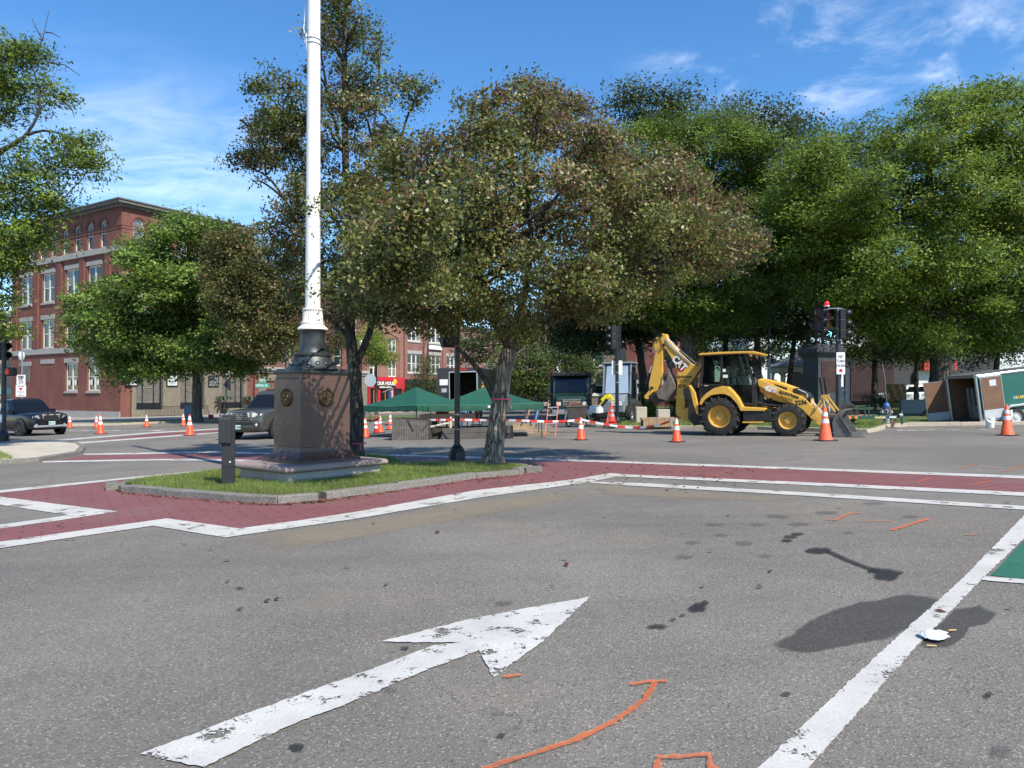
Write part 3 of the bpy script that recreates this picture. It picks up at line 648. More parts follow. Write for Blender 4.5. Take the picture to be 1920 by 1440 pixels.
# ---- the common: lawn with kerb
pf = [(1070, 795), (1085, 799), (1120, 802), (1200, 804), (1300, 804.5), (1420, 805.5), (1500, 808.5), (1580, 811), (1625, 812), (1648, 808), (1662, 802), (1700, 799.5), (1800, 798), (1920, 796), (2200, 792)]
pk = [tuple(gp(*p).xy) for p in pf]
park_xy = pk + [(75, 45), (75, 140), (12, 140), tuple(gp(1020, 763).xy), tuple(gp(1050, 778).xy)]
b = MB(); b.slab(park_xy, 0, 0.115); park = tag(b.build('park_lawn', LAWN), 'shaded lawn of the tree-filled common', kind='structure')
kerb_run(park, pk, 0.18, 0.14, KERB_TAN, 1, 2.0)
V, F, C = blades([tuple(p) for p in pk[:12]] + [(pk[11][0], pk[11][1] + 4), (pk[0][0] + 1, pk[0][1] + 5)], 30000, 0.05, 0.12, 0.012, gcols, 0.11)
tag(np_mesh('grass', V, F, GRASS, None, C), 'rough grass along the kerb of the common', kind='stuff')

# ---- fallen leaves and small litter
def leaf_scatter(pts, size, cols, name, label, m):
    n = len(pts); P3 = np.array(pts); A = rng.uniform(0, 6.28, n); s = rng.uniform(.6, 1.3, n) * size
    t = np.stack([np.cos(A), np.sin(A), rng.normal(0, .25, n)], 1); q = np.stack([-np.sin(A), np.cos(A), rng.normal(0, .35, n)], 1)
    V = np.empty((n, 4, 3)); V[:, 0] = P3 - t * s[:, None]; V[:, 1] = P3 + q * s[:, None] * .5; V[:, 2] = P3 + t * s[:, None]; V[:, 3] = P3 - q * s[:, None] * .5
    V[:, :, 2] = np.maximum(V[:, :, 2], (P3[:, 2] - 0.006)[:, None])
    C = np.array(cols)[rng.integers(0, len(cols), n)] * rng.uniform(.7, 1.3, (n, 1))
    return tag(np_mesh(name, V.reshape(-1, 3), np.arange(n * 4).reshape(n, 4), m, None, np.repeat(C, 4, 0)), label, kind='stuff')
lp = []
for _ in range(260):
    px, py = random.uniform(820, 1420), random.gauss(888, 16)
    if py < 862 or py > 960: continue
    lp.append(tuple(gp(px, py, 0.018)))
for _ in range(420):                         # drift along the foot of the front kerb
    i = random.randrange(0, 9); a, c = front[i], front[i + 1]; t = random.random()
    lp.append(tuple(gp(a[0] + (c[0] - a[0]) * t, a[1] + (c[1] - a[1]) * t + abs(random.gauss(0, 1.6)) + 1, 0.016)))
for _ in range(36): lp.append(tuple(gp(random.uniform(60, 1900), random.uniform(900, 1150), 0.018)))
leaf_scatter(lp, 0.035, [(0.12, 0.05, 0.025), (0.07, 0.045, 0.02), (0.20, 0.12, 0.05), (0.09, 0.03, 0.02)], 'fallen_leaves', 'brown fallen leaves scattered along kerb and crossing', leaf_mat('dry_leaf', 0.7, 0.15))
LIT_W = mat('carton_white', (0.70, 0.74, 0.76), 0.6, var=0.08); LIT_B = mat('carton_print', (0.16, 0.22, 0.26), 0.6)
lf = Frame(gp(1746, 1197, 0.012), 28)
lt = thing('litter_carton', 'crushed white paper carton on the lane edge line', 'litter', lf)
b = MB()
rows = [(-.09, .0, .002), (-.07, .05, .018), (-.02, .075, .045), (.05, .07, .05), (.11, .06, .03)]
vs = []; K = 7
for x, hw, z in rows:
    for j in range(K):
        t = j / (K - 1) * 2 - 1; vs.append((x + 0.02 * abs(t), t * (hw + .05), z * (1 - t * t * .8) + .012 + random.uniform(0, .01)))
b.add(vs, [(i * K + j, i * K + j + 1, (i + 1) * K + j + 1, (i + 1) * K + j) for i in range(len(rows) - 1) for j in range(K - 1)])
lt.scale = (.62,) * 3; cb = b.build('carton', LIT_W, lt); sd = cb.modifiers.new('t', 'SOLIDIFY'); sd.thickness = 0.006
b = MB(); b.add([(-.02, -.05, .058), (.03, -.05, .064), (.03, .04, .066), (-.02, .04, .06)], [(0, 1, 2, 3)]); b.build('print', LIT_B, lt)
b = MB(); b.box((.08, -.05, .035), (.20, .05, .041)); b.build('flap', LIT_W, lt)
for i, (px, py) in enumerate([(1737, 1211), (1778, 1183)]):
    q = gp(px, py, 0.012); b = MB(); b.cyl((0, 0, 0.004), (.055, -.01 + .02 * i, .004), .004, n=8)
    o = b.build('cigarette_end', mat('paper_tan', (0.62, 0.42, 0.16), 0.7)); o.location = q
    tag(o, ['cigarette end in front of the crushed carton', 'cigarette end beyond the crushed carton'][i], 'litter')
# ------------------------------------------------------------------ flagpole monument
BRONZE_DK = mat('bronze_patina', (0.050, 0.058, 0.058), 0.45, 0.55, var=0.35, scale=7, bump=0.1, dirt=(0.12, 0.15, 0.15), dscale=5, damt=0.55)
BRONZE = mat('bronze_medallion', (0.15, 0.098, 0.048), 0.45, 0.8, var=0.3, scale=18, dirt=(0.05, 0.035, 0.02), dscale=22, damt=0.8)
PED = granite_mat('brown_granite_polished', (0.102, 0.057, 0.044), (0.165, 0.10, 0.078), 0.32, 120, 0.45)
PLINTH = granite_mat('pink_granite', (0.42, 0.36, 0.325), (0.55, 0.49, 0.45), 0.8, 90)
SLAB = granite_mat('pink_granite_slab', (0.33, 0.235, 0.20), (0.44, 0.35, 0.31), 0.5, 90)
POLE_W = mat('pole_white', (0.80, 0.785, 0.74), 0.45, var=0.05, scale=1.5, dirt=(0.66, 0.56, 0.38), dscale=1.2, damt=0.45)
mc = Vector((-3.76, 14.07)); mz = SLOPE * mc.x + H_K
mf = Frame((mc.x, mc.y, mz), 51, tilt=False)
mon = thing('flagpole_monument', 'white flagpole on a brown granite pedestal with bronze medallions', 'monument', mf)
b = MB(); b.box((-1.04, -.74, -.15), (1.04, .74, .165)); b.build('plinth', PLINTH, mon, bevel=0.012)
def sq_loft(mb, rows, n_round=0):
    """stack of rectangles (hx, hy, z)"""
    vs, fs = [], []
    for hx, hy, z in rows: vs += [(-hx, -hy, z), (hx, -hy, z), (hx, hy, z), (-hx, hy, z)]
    for i in range(len(rows) - 1):
        for j in range(4): k = (j + 1) % 4; fs.append((i * 4 + j, i * 4 + k, (i + 1) * 4 + k, (i + 1) * 4 + j))
    fs.append((3, 2, 1, 0)); fs.append(tuple(len(rows) * 4 - 4 + j for j in range(4))); mb.add(vs, fs)
b = MB(); prof = [(1.085, .785, .165), (1.125, .825, .18), (1.142, .842, .205), (1.142, .842, .235), (1.125, .825, .268), (1.09, .79, .287)]
sq_loft(b, prof); b.build('slab', SLAB, mon, bevel=0.004)
b = MB()
fl = [(.70, .56, .287), (.70, .56, .325), (.685, .545, .335)] + [(.56 + .12 * (1 - t) ** 2.2, .42 + .12 * (1 - t) ** 2.2, .335 + .22 * t) for t in [i / 6 for i in range(7)]]
fl += [(.553, .413, .565), (.553, .413, 1.80), (.53, .39, 1.815), (.53, .39, 1.90), (.545, .405, 1.915)]
sq_loft(b, fl); ped = b.build('pedestal', PED, mon, bevel=0.006)
def medallion(parent, loc, rz, r=0.175):
    m_ = MB(); m_.lathe([(0, .0), (r, .0), (r, .022), (r * .93, .034), (r * .88, .022), (r * .80, .022), (r * .78, .03), (r * .72, .02), (.0, .02)], 36, caps=False)
    rr = random.Random(3)
    for i in range(26):                       # raised figure and lettering on the disc
        a = rr.uniform(0, 6.28); q = rr.uniform(0, r * .62); m_.lathe([(r * rr.uniform(.05, .14), .018), (r * .05, .036), (0, .038)], 7, (q * math.cos(a), q * math.sin(a), 0), caps=False)
    for i in range(40):
        a = i / 40 * 6.28; m_.cbox((r * .84 * math.cos(a), r * .84 * math.sin(a), .024), (.012, .008, .012))
    m_.cbox((0, 0, .026), (r * .16, r * 1.0, .02)); m_.cbox((0, r * .1, .026), (r * .9, r * .16, .018))
    o = m_.build('medallion', BRONZE, parent, smooth=True); o.location = loc; o.rotation_euler = (math.pi / 2, 0, rz)
medallion(ped, (0.0, -.415, 1.46), 0, .165); medallion(ped, (-.555, 0.02, 1.46), -math.pi / 2, .165)
b = MB(); oc = []
sq_loft(b, [(.57, .43, 1.915), (.57, .43, 1.955), (.53, .41, 1.965), (.50, .40, 1.995)]); b.lathe([(.50, 1.99), (.47, 2.01), (.43, 2.06), (.38, 2.13), (.345, 2.20), (.335, 2.235), (.36, 2.24), (.365, 2.27), (.33, 2.29), (.265, 2.30), (.245, 2.34), (.23, 2.42), (.225, 2.62), (.235, 2.70), (.25, 2.725)], 32)
base = b.build('bronze_base', BRONZE_DK, mon, smooth=True)
for i in range(16):
    a = i / 16 * 2 * math.pi; b = MB(); b.lathe([(.05, 0), (.04, .03), (0, .045)], 8, caps=False, M=Matrix.Rotation(a, 4, 'Z') @ Matrix.Translation((.40, 0, 2.085)) @ Matrix.Rotation(R(50), 4, 'Y')); b.build('leaf_boss', BRONZE_DK, base, smooth=True)
b = MB(); b.lathe([(.26, 2.725), (.285, 2.74), (.27, 2.775), (.225, 2.81), (.20, 2.835), (.215, 2.85), (.215, 2.885), (.185, 2.90), (.175, 2.905)], 32); col_ = b.build('collar', POLE_W, mon, smooth=True)
b = MB()
for i in range(22):
    a = i / 22 * 2 * math.pi; b.cyl((.172 * math.cos(a), .172 * math.sin(a), 2.90), (.166 * math.cos(a), .166 * math.sin(a), 3.10), .019, .017, 8)
b.lathe([(.17, 2.90), (.163, 3.10)], 24); b.build('fluting', POLE_W, col_, smooth=True)
b = MB(); b.lathe([(.19, 3.10), (.195, 3.12), (.18, 3.135), (.142, 3.14), (.142, 3.145)], 32); b.lathe([(.1405, 3.14), (.132, 5.5), (.118, 9.0), (.10, 13.0), (.085, 17.0), (0, 17.02)], 32); b.build('pole', POLE_W, mon, smooth=True)
ROPE = mat('rope', (0.66, 0.68, 0.70), 0.8, var=0.1, scale=40)
# rope loop hanging beside the pole; offsets are to the camera's left
rd = mf.I.to_3x3() @ Vector((-1, 0.27, 0)).normalized(); ru = mf.I.to_3x3() @ Vector((-0.25, -.97, 0))
def rp(dx, z, fwd=0.0): q = rd * dx + ru * fwd; return (q.x, q.y, z)
b = MB(); b.tube([rp(.125, 11.0), rp(.16, 9.3), rp(.19, 8.75), rp(.215, 8.5), rp(.20, 8.40), rp(.16, 8.36), rp(.118, 8.36, .06)], .011, 6)
b.tube([rp(.118, 8.36, .06), rp(.15, 8.28, .05), rp(.155, 8.20, .06), rp(.125, 8.16, .08), rp(.115, 8.24, .08), rp(.12, 8.34, .07)], .012, 6)
for z in (8.27, 8.18):
    b.tube([(.132 * math.cos(t), .132 * math.sin(t), z + .03 * math.sin(t)) for t in [i / 20 * 2 * math.pi for i in range(21)]], .009, 5)
b.tube([rp(.09, 8.24, .10), rp(.085, 8.12, .115), rp(.105, 8.03, .10), rp(.13, 7.98, .05)], .008, 5)
b.build('halyard', ROPE, mon, smooth=True)

# ------------------------------------------------------------------ grey post with a box on the island
GREYP = mat('charcoal_paint', (0.017, 0.018, 0.021), 0.55, var=0.12, scale=5, dirt=(0.03, 0.03, 0.03), dscale=3, damt=0.3)
BLK = mat('black_paint', (0.012, 0.012, 0.014), 0.42, var=0.15, scale=6)
BLK2 = mat('black_gloss', (0.015, 0.016, 0.020), 0.3, var=0.1, scale=6)
RUB = mat('rubber', (0.020, 0.019, 0.018), 0.85, var=0.2, scale=10, dirt=(0.07, 0.062, 0.05), dscale=5, damt=0.6)
STEEL = mat('steel', (0.42, 0.43, 0.44), 0.35, 0.9, var=0.12, scale=8)
ALU = mat('sign_back_alu', (0.36, 0.39, 0.42), 0.5, 0.6, var=0.06)
WHT = mat('white_enamel', (0.78, 0.78, 0.76), 0.45, var=0.05)
INK = mat('ink_black', (0.012, 0.012, 0.012), 0.6, var=0.0); INKR = mat('ink_red', (0.55, 0.015, 0.03), 0.6, var=0.0)
pf_ = Frame(gp(428, 907, H_K), 18, tilt=False)
pk_ = thing('utility_post', 'charcoal square post with a side box on the grass island', 'post', pf_)
b = MB(); b.box((-.105, -.105, -.05), (.105, .105, 1.19)); b.build('post', GREYP, pk_, bevel=0.008)
b = MB(); b.box((-.155, -.155, .70), (.055, -.108, 1.14)); bx_ = b.build('box', GREYP, pk_, bevel=0.012)
b = MB(); b.box((-.145, -.165, .715), (-.02, -.158, 1.125)); b.build('box_door', GREYP, bx_, bevel=0.004)
b = MB(); b.cbox((.03, -.1065, .385), (.028, .005, .02)); b.build('sticker', WHT, pk_)
b = MB(); b.box((-.108, -.108, .30), (.108, .108, .312)); b.build('band', BLK, pk_)

# ------------------------------------------------------------------ traffic signals
LENS = {'red_off': mat('lens_red_off', (0.13, 0.012, 0.010), 0.25, var=0.2, scale=20), 'amber_off': mat('lens_amber_off', (0.19, 0.075, 0.008), 0.25, var=0.2, scale=20),
        'dark': mat('lens_dark', (0.012, 0.02, 0.02), 0.2), 'green_off': mat('lens_green_off', (0.01, 0.06, 0.045), 0.25)}
GLOW = mat('signal_green_lit', (0.1, 0.6, 0.6), 0.4, emit=((0.30, 0.95, 1.0), 1.6), var=0)
def half_visor(mb, c, r, L):
    """tunnel visor opening towards -y"""
    n = 14; vs, fs = [], []
    for k, (y, rr) in enumerate([(0, r), (-L, r)]):
        for i in range(n + 1):
            t = R(-35) + (R(250)) * i / n; vs.append((c[0] + rr * math.cos(t), c[1] + y * (1.0 if i in range(2, n - 1) else .55), c[2] + rr * math.sin(t)))
    for i in range(n): fs.append((i, i + 1, n + 2 + i, n + 1 + i))
    mb.add(vs, fs)
def signal_head(parent, loc, rz, lenses, s=0.34, r=0.145, arrow=None):
    """three stacked sections facing -y before rotation by rz"""
    M0 = Matrix.Translation(loc) @ Matrix.Rotation(rz, 4, 'Z')
    b = MB()
    for i in range(len(lenses)):
        z = (len(lenses) / 2 - .5 - i) * s; b.box((-s / 2, 0, z - s / 2 + .006), (s / 2, .20, z + s / 2 - .006)); b.box((-s * .36, .20, z - s * .36), (s * .36, .235, z + s * .36))
    h = b.build('signal_head', BLK, parent, bevel=0.012); h.matrix_local = M0
    for i, k in enumerate(lenses):
        z = (len(lenses) / 2 - .5 - i) * s
        b = MB(); half_visor(b, (0, 0, z), r + .012, .24); v = b.build('visor', BLK, h, smooth=True); sd = v.modifiers.new('t', 'SOLIDIFY'); sd.thickness = .006
        b = MB(); b.lathe([(0, .03), (r * .6, .022), (r, 0)], 24, caps=False, M=Matrix.Translation((0, -.004, z)) @ Matrix.Rotation(R(90), 4, 'X')); b.build('lens', LENS[k], h, smooth=True)
        if arrow is not None and i == arrow:
            a = MB(); th = R(28)
            for p0, p1 in (((-.115, -.062), (.10, .052)), ((-.02, .115), (.105, .055)), ((.105, .055), (.062, -.10))):
                a.bar((p0[0], -.035, z + p0[1]), (p1[0], -.035, z + p1[1]), .012, .030, up=(0, 1, 0))
            a.build('arrow', GLOW, h)
    return h
# black pole on the island
s1 = thing('traffic_signal', 'black traffic signal pole with flared base on the grass island', 'traffic signal', Frame(gp(857, 866, H_K), 0, tilt=False))
def pole_base(mb, r=.19, h=.36):
    mb.lathe([(r, -.03), (r, .02), (r * .93, .06), (r * .9, .22), (r * .72, .30), (r * .45, h), (r * .38, h + .03)], 8)
b = MB(); pole_base(b, .195, .36); b.build('base', BLK2, s1, bevel=.006)
b = MB(); b.cyl((0, 0, .35), (0, 0, 3.35), .064, .056, 20); b.build('pole', BLK2, s1, smooth=True)
b = MB()
for z in (.70, 1.02, 1.03): b.lathe([(.068, z), (.070, z + .012), (.068, z + .02)], 18)
b.tube([(.07, -.03, .98), (.10, -.05, .90), (.09, -.05, .80), (.12, -.04, .72)], .016, 6); b.build('cable_clamp', STEEL, s1)
hd = signal_head(s1, (-.20, .0, 3.0), R(200), ['dark'] * 3)
b = MB(); b.lathe([(0, 0), (.31, .0), (.31, .02), (0, .02)], 28, M=Matrix.Translation((-.20, -.12, 3.05)) @ Matrix.Rotation(R(90), 4, 'X')); b.build('backplate', BLK, s1)
for z in (3.3, 2.6): b = MB(); b.bar((-.2, 0, z), (.0, 0, z), .04, .04); b.build('bracket', BLK, s1)
# black pole at the corner of the common
s2 = thing('traffic_signal', 'dark signal pole by the common with signal head and white sign back', 'traffic signal', Frame(gp(1157, 796, .1), 0, tilt=False))
k2 = s2.location.y / FPX
b = MB(); pole_base(b, .20, .36); b.build('base', BLK2, s2, bevel=.006)
b = MB(); b.cyl((0, 0, .35), (0, 0, 4.35), .085, .075, 18); b.build('pole', BLK2, s2, smooth=True)
for z in (1.9, 2.35, 2.72):
    b = MB(); b.lathe([(.086, z), (.09, z + .015), (.086, z + .03)], 16); b.build('band', STEEL, s2)
signal_head(s2, (-.27, -.02, 3.98), R(-85), ['dark', 'dark', 'dark'], .35, .15)
signal_head(s2, (.05, .22, 3.98), R(170), ['dark', 'dark', 'dark'], .35, .15)
b = MB(); b.box((-.22, .09, 2.28), (.26, .10, 2.92)); b.build('sign_plate', WHT, s2)
b = MB(); b.bar((-.27, 0, 4.3), (.1, 0, 4.3), .05, .05); b.build('bracket', BLK, s2)
# grey pole with the lit arrow
GREYM = mat('galvanised', (0.28, 0.29, 0.30), 0.5, 0.5, var=0.15, scale=5)
s3 = thing('traffic_signal', 'grey signal pole with lit green arrow and NO TURN ON RED sign', 'traffic signal', Frame(gd(1572, 28.5, .1), 0, tilt=False))
def z3(py): return EYE + (740 - py) / FPX * 28.5 - s3.location.z
def x3(px): return (px - 1572) / FPX * 28.5
pole_m = mat('dark_pole', (0.045, 0.05, 0.055), 0.5, 0.3)
b = MB(); b.cyl((0, 0, -.05), (0, 0, z3(640)), .105, .09, 18); b.build('pole', pole_m, s3, smooth=True)
b = MB(); b.cyl((0, 0, z3(660)), (0, 0, z3(576)), .045, .04, 14); b.bar((x3(1552), 0, z3(578)), (x3(1580), 0, z3(578)), .03, .03); b.bar((x3(1558), 0, z3(637)), (0, 0, z3(637)), .03, .03); b.bar((x3(1579), 0, z3(578)), (x3(1579), 0, z3(634)), .025, .025)
b.build('bracket', GREYM, s3)
signal_head(s3, (x3(1552), -.10, z3(608)), R(8), ['red_off', 'amber_off', 'dark'], .385, .165, arrow=2)
signal_head(s3, (x3(1583), -.05, z3(608)), R(82), ['dark', 'dark', 'dark'], .385, .165)
b = MB(); b.lathe([(.10, 0), (.105, .03), (.09, .12), (.05, .17), (0, .18)], 16, (x3(1551), 0, z3(573))); b.build('beacon', mat('beacon_red', (0.55, 0.01, 0.02), 0.25, emit=((0.9, 0.03, 0.04), 0.25)), s3, smooth=True)
b = MB(); b.lathe([(.11, 0), (.11, .03)], 16, (x3(1551), 0, z3(574.5))); b.build('beacon_ring', WHT, s3)
b = MB(); b.box((x3(1566), -.13, z3(702)), (x3(1582), -.12, z3(661))); sg = b.build('sign_plate', WHT, s3, bevel=.003)
for t_, py, sz in (('NO', 669, .17), ('TURN', 677.5, .15), ('ON RED', 686, .13)): text(t_, sg, (x3(1574), -.134, z3(py)), sz, INK, sx=.72)
b = MB(); b.lathe([(0, 0), (.068, 0), (.068, .004), (0, .004)], 20, M=Matrix.Translation((x3(1574), -.132, z3(695))) @ Matrix.Rotation(R(90), 4, 'X')); b.build('red_dot', INKR, sg)
b = MB(); b.box((x3(1577), -.02, z3(725)), (x3(1581), .0, z3(702))); b.build('sticker', WHT, s3)
# far left pole with pedestrian signal
s4 = thing('traffic_signal', 'black signal pole with red-hand pedestrian signal at the left edge', 'traffic signal', Frame(gp(6, 826, 0.1), 0, tilt=False))
d4 = s4.location.y
def z4(py): return EYE + (740 - py) / FPX * d4 - s4.location.z
def x4(px): return (px - 6) / FPX * d4
b = MB(); b.lathe([(.22, -.03), (.22, .2), (.19, .28), (.12, .40), (.10, .42)], 8); b.build('base', BLK2, s4, bevel=.006)
b = MB(); b.cyl((0, 0, .38), (0, 0, z4(600)), .10, .08, 16); b.build('pole', BLK2, s4, smooth=True)
b = MB(); b.box((x4(9), -.12, z4(705)), (x4(27), .14, z4(689))); ph = b.build('pedestrian_head', BLK, s4, bevel=.02)
hand = mat('hand_lit', (0.5, 0.06, 0.03), 0.5, emit=((0.75, 0.10, 0.06), 0.22)); b = MB()
b.cbox((x4(16), -.13, z4(699)), (.12, .012, .14))
for i in range(4): b.cbox((x4(16) - .045 + i * .03, -.13, z4(699) + .12 - .02 * abs(i - 1.5)), (.02, .012, .12))
b.bar((x4(16) - .06, -.13, z4(699)), (x4(16) - .10, -.13, z4(699) + .07), .012, .025, up=(0, 1, 0)); b.build('hand_symbol', hand, ph)
signal_head(s4, (x4(4), .1, z4(650)), R(70), ['dark'] * 3, .36, .15)
b = MB(); b.box((x4(-1), -.13, z4(792)), (x4(7), -.11, z4(777))); b.build('push_button_sign', WHT, s4)
b = MB(); b.box((x4(0), -.13, z4(770)), (x4(5), -.11, z4(757))); b.build('notice', WHT, s4)

# ------------------------------------------------------------------ street signs and lamps
def sign_pole(name, label, base, deg, h, r=.03, m=None):
    t = thing(name, label, 'sign', Frame(base, deg, tilt=False)); b = MB(); b.cyl((0, 0, -.05), (0, 0, h), r, r, 12); b.build('pole', m or GREYM, t, smooth=True); return t
D5 = 41.0; q5 = gd(41, D5, .1)
t5 = sign_pole('speed_limit_sign', 'SPEED LIMIT 25 sign with a yield-to-pedestrians plate below it', q5, 0, 4.9, .04)
def z5(py): return EYE + (740 - py) / FPX * D5 - q5.z
def x5(px): return (px - 41) / FPX * D5
b = MB(); b.box((x5(32.3), -.06, z5(721.5)), (x5(48.7), -.05, z5(703))); p_ = b.build('speed_plate', WHT, t5)
for s_, py, sz in (('SPEED', 706.3, .125), ('LIMIT', 709.6, .125), ('25', 715.7, .30)): text(s_, p_, (x5(40.5), -.063, z5(py)), sz, INK, bold=.004)
b = MB(); b.box((x5(31), -.06, z5(743.7)), (x5(50), -.05, z5(722.3))); p_ = b.build('yield_plate', WHT, t5)
for s_, py, sz in (('YIELD HERE', 724.6, .07), ('PEDESTRIANS', 735, .066), ('IN', 738, .06), ('CROSSWALK', 741, .07)): text(s_, p_, (x5(40.5), -.063, z5(py)), sz, INK)
b = MB(); b.prism([(x5(36.5), z5(727)), (x5(44.5), z5(727)), (x5(40.5), z5(733))], -.066, -.062); b.build('triangle', INKR, p_)
# octagon seen from behind
q6 = gd(694, 44.0, .05); t6 = thing('stop_sign', 'grey back of an octagonal road sign behind the monument', 'sign', Frame(q6, 20, tilt=False))
def z6(py): return EYE + (740 - py) / FPX * 44 - q6.z
b = MB(); b.bar((0, 0, -.05), (0, 0, z6(702)), .05, .05); b.build('pole', mat('rusty_post', (0.07, 0.045, 0.035), 0.8, 0.3), t6)
oc = [(.36 * math.cos(R(22.5 + 45 * i)), z6(713) + .40 * math.sin(R(22.5 + 45 * i))) for i in range(8)]
b = MB(); b.prism(oc, -.05, -.045); b.build('plate', ALU, t6)
# green street-name blades
q7 = gd(493, 66.0, .1); t7 = sign_pole('street_name_sign', 'two green street-name blades on a thin pole by the stone front', q7, 0, (EYE + (740 - 709) / FPX * 66) - q7.z, .035)
def z7(py): return EYE + (740 - py) / FPX * 66 - q7.z
def x7(px): return (px - 493) / FPX * 66
TEAL = mat('sign_green', (0.02, 0.30, 0.24), 0.5, var=.05); 
b = MB(); b.box((x7(480), -.06, z7(727)), (x7(506), -.04, z7(719))); p_ = b.build('blade', TEAL, t7); text('CENTRAL SQ', p_, (x7(491), -.065, z7(723)), .26, WHT, bold=.006, sx=.72)
b = MB(); b.box((x7(486.5), -.06, z7(717.5)), (x7(499.5), -.04, z7(710))); p_ = b.build('blade', TEAL, t7); text('WEST ST', p_, (x7(493), -.065, z7(713.7)), .24, WHT, bold=.006, sx=.55)
GLOBE = mat('lamp_globe', (0.62, 0.66, 0.68), 0.2, var=.05, spec=0.7)
def street_lamp(px, depth, top_py, label, group='street lamps'):
    q = gd(px, depth, .1); H = EYE + (740 - top_py) / FPX * depth - q.z
    t = thing('street_lamp', label, 'street lamp', Frame(q, 0, tilt=False), group=group)
    b = MB(); b.lathe([(.2, -.03), (.2, .25), (.13, .5), (.075, .7), (.065, H - .95), (.1, H - .9), (.12, H - .86)], 12); b.build('post', BLK2, t, smooth=True)
    b = MB(); b.lathe([(.12, H - .86), (.2, H - .72), (.235, H - .5), (.20, H - .28), (.1, H - .16)], 16); b.build('globe', GLOBE, t, smooth=True)
    b = MB(); b.lathe([(.11, H - .17), (.1, H - .1), (.03, H - .06), (.015, H)], 12); b.build('finial', BLK2, t, smooth=True)
street_lamp(40, 58, 655, 'globe street lamp above the speed limit sign')
street_lamp(677, 72, 634, 'globe street lamp behind the leaning trunk of the tall tree')
street_lamp(703, 88, 672, 'globe street lamp in front of the red pub front')
# black triangle back of a yield sign near the digger arm
q8 = gd(1199, 46, .1); t8 = thing('yield_sign', 'dark triangular back of a yield sign behind the digger', 'sign', Frame(q8, 0, tilt=False))
def z8(py): return EYE + (740 - py) / FPX * 46 - q8.z
b = MB(); b.cyl((0, 0, -.05), (0, 0, z8(722)), .035, n=10); b.build('pole', pole_m, t8, smooth=True)
b = MB(); b.prism([(-.30, z8(719)), (.30, z8(719)), (0, z8(732))], -.05, -.04); b.build('plate', mat('sign_back_dark', (0.06, 0.075, 0.09), 0.5, 0.4), t8)
# ------------------------------------------------------------------ buildings
BRICK_A = brick_mat('brick_dark_red', (0.215, 0.068, 0.046), (0.165, 0.052, 0.037), (0.20, 0.13, 0.105))
BRICK_B = brick_mat('brick_red', (0.20, 0.068, 0.047), (0.165, 0.055, 0.04), (0.24, 0.17, 0.14))
BRICK_C = brick_mat('brick_orange', (0.29, 0.125, 0.08), (0.24, 0.095, 0.063), (0.33, 0.27, 0.22))
BRICK_D = brick_mat('brick_pink', (0.25, 0.10, 0.078), (0.215, 0.085, 0.068), (0.30, 0.22, 0.19))
STONE = granite_mat('limestone', (0.205, 0.175, 0.13), (0.26, 0.225, 0.175), 0.9, 20)  # limestone darkened, the oak's shade on the front is in its colour
STONE_G = granite_mat('grey_sandstone', (0.36, 0.34, 0.31), (0.44, 0.42, 0.39), 0.9, 20)
FRAME_W = mat('window_cream', (0.66, 0.63, 0.52), 0.55, var=.06)
CORN = mat('cornice_dark', (0.13, 0.12, 0.105), 0.75, var=.25, scale=3)
GLS = mat('window_glass', (0.020, 0.026, 0.032), 0.06, var=.5, scale=.7, spec=0.75)
GLS2 = mat('window_glass_blind', (0.16, 0.165, 0.155), 0.12, var=.3, scale=.8, spec=0.6)
GLSK = mat('shop_glass', (0.008, 0.010, 0.012), 0.05, var=.6, scale=.6, spec=0.8)
WIN = {}
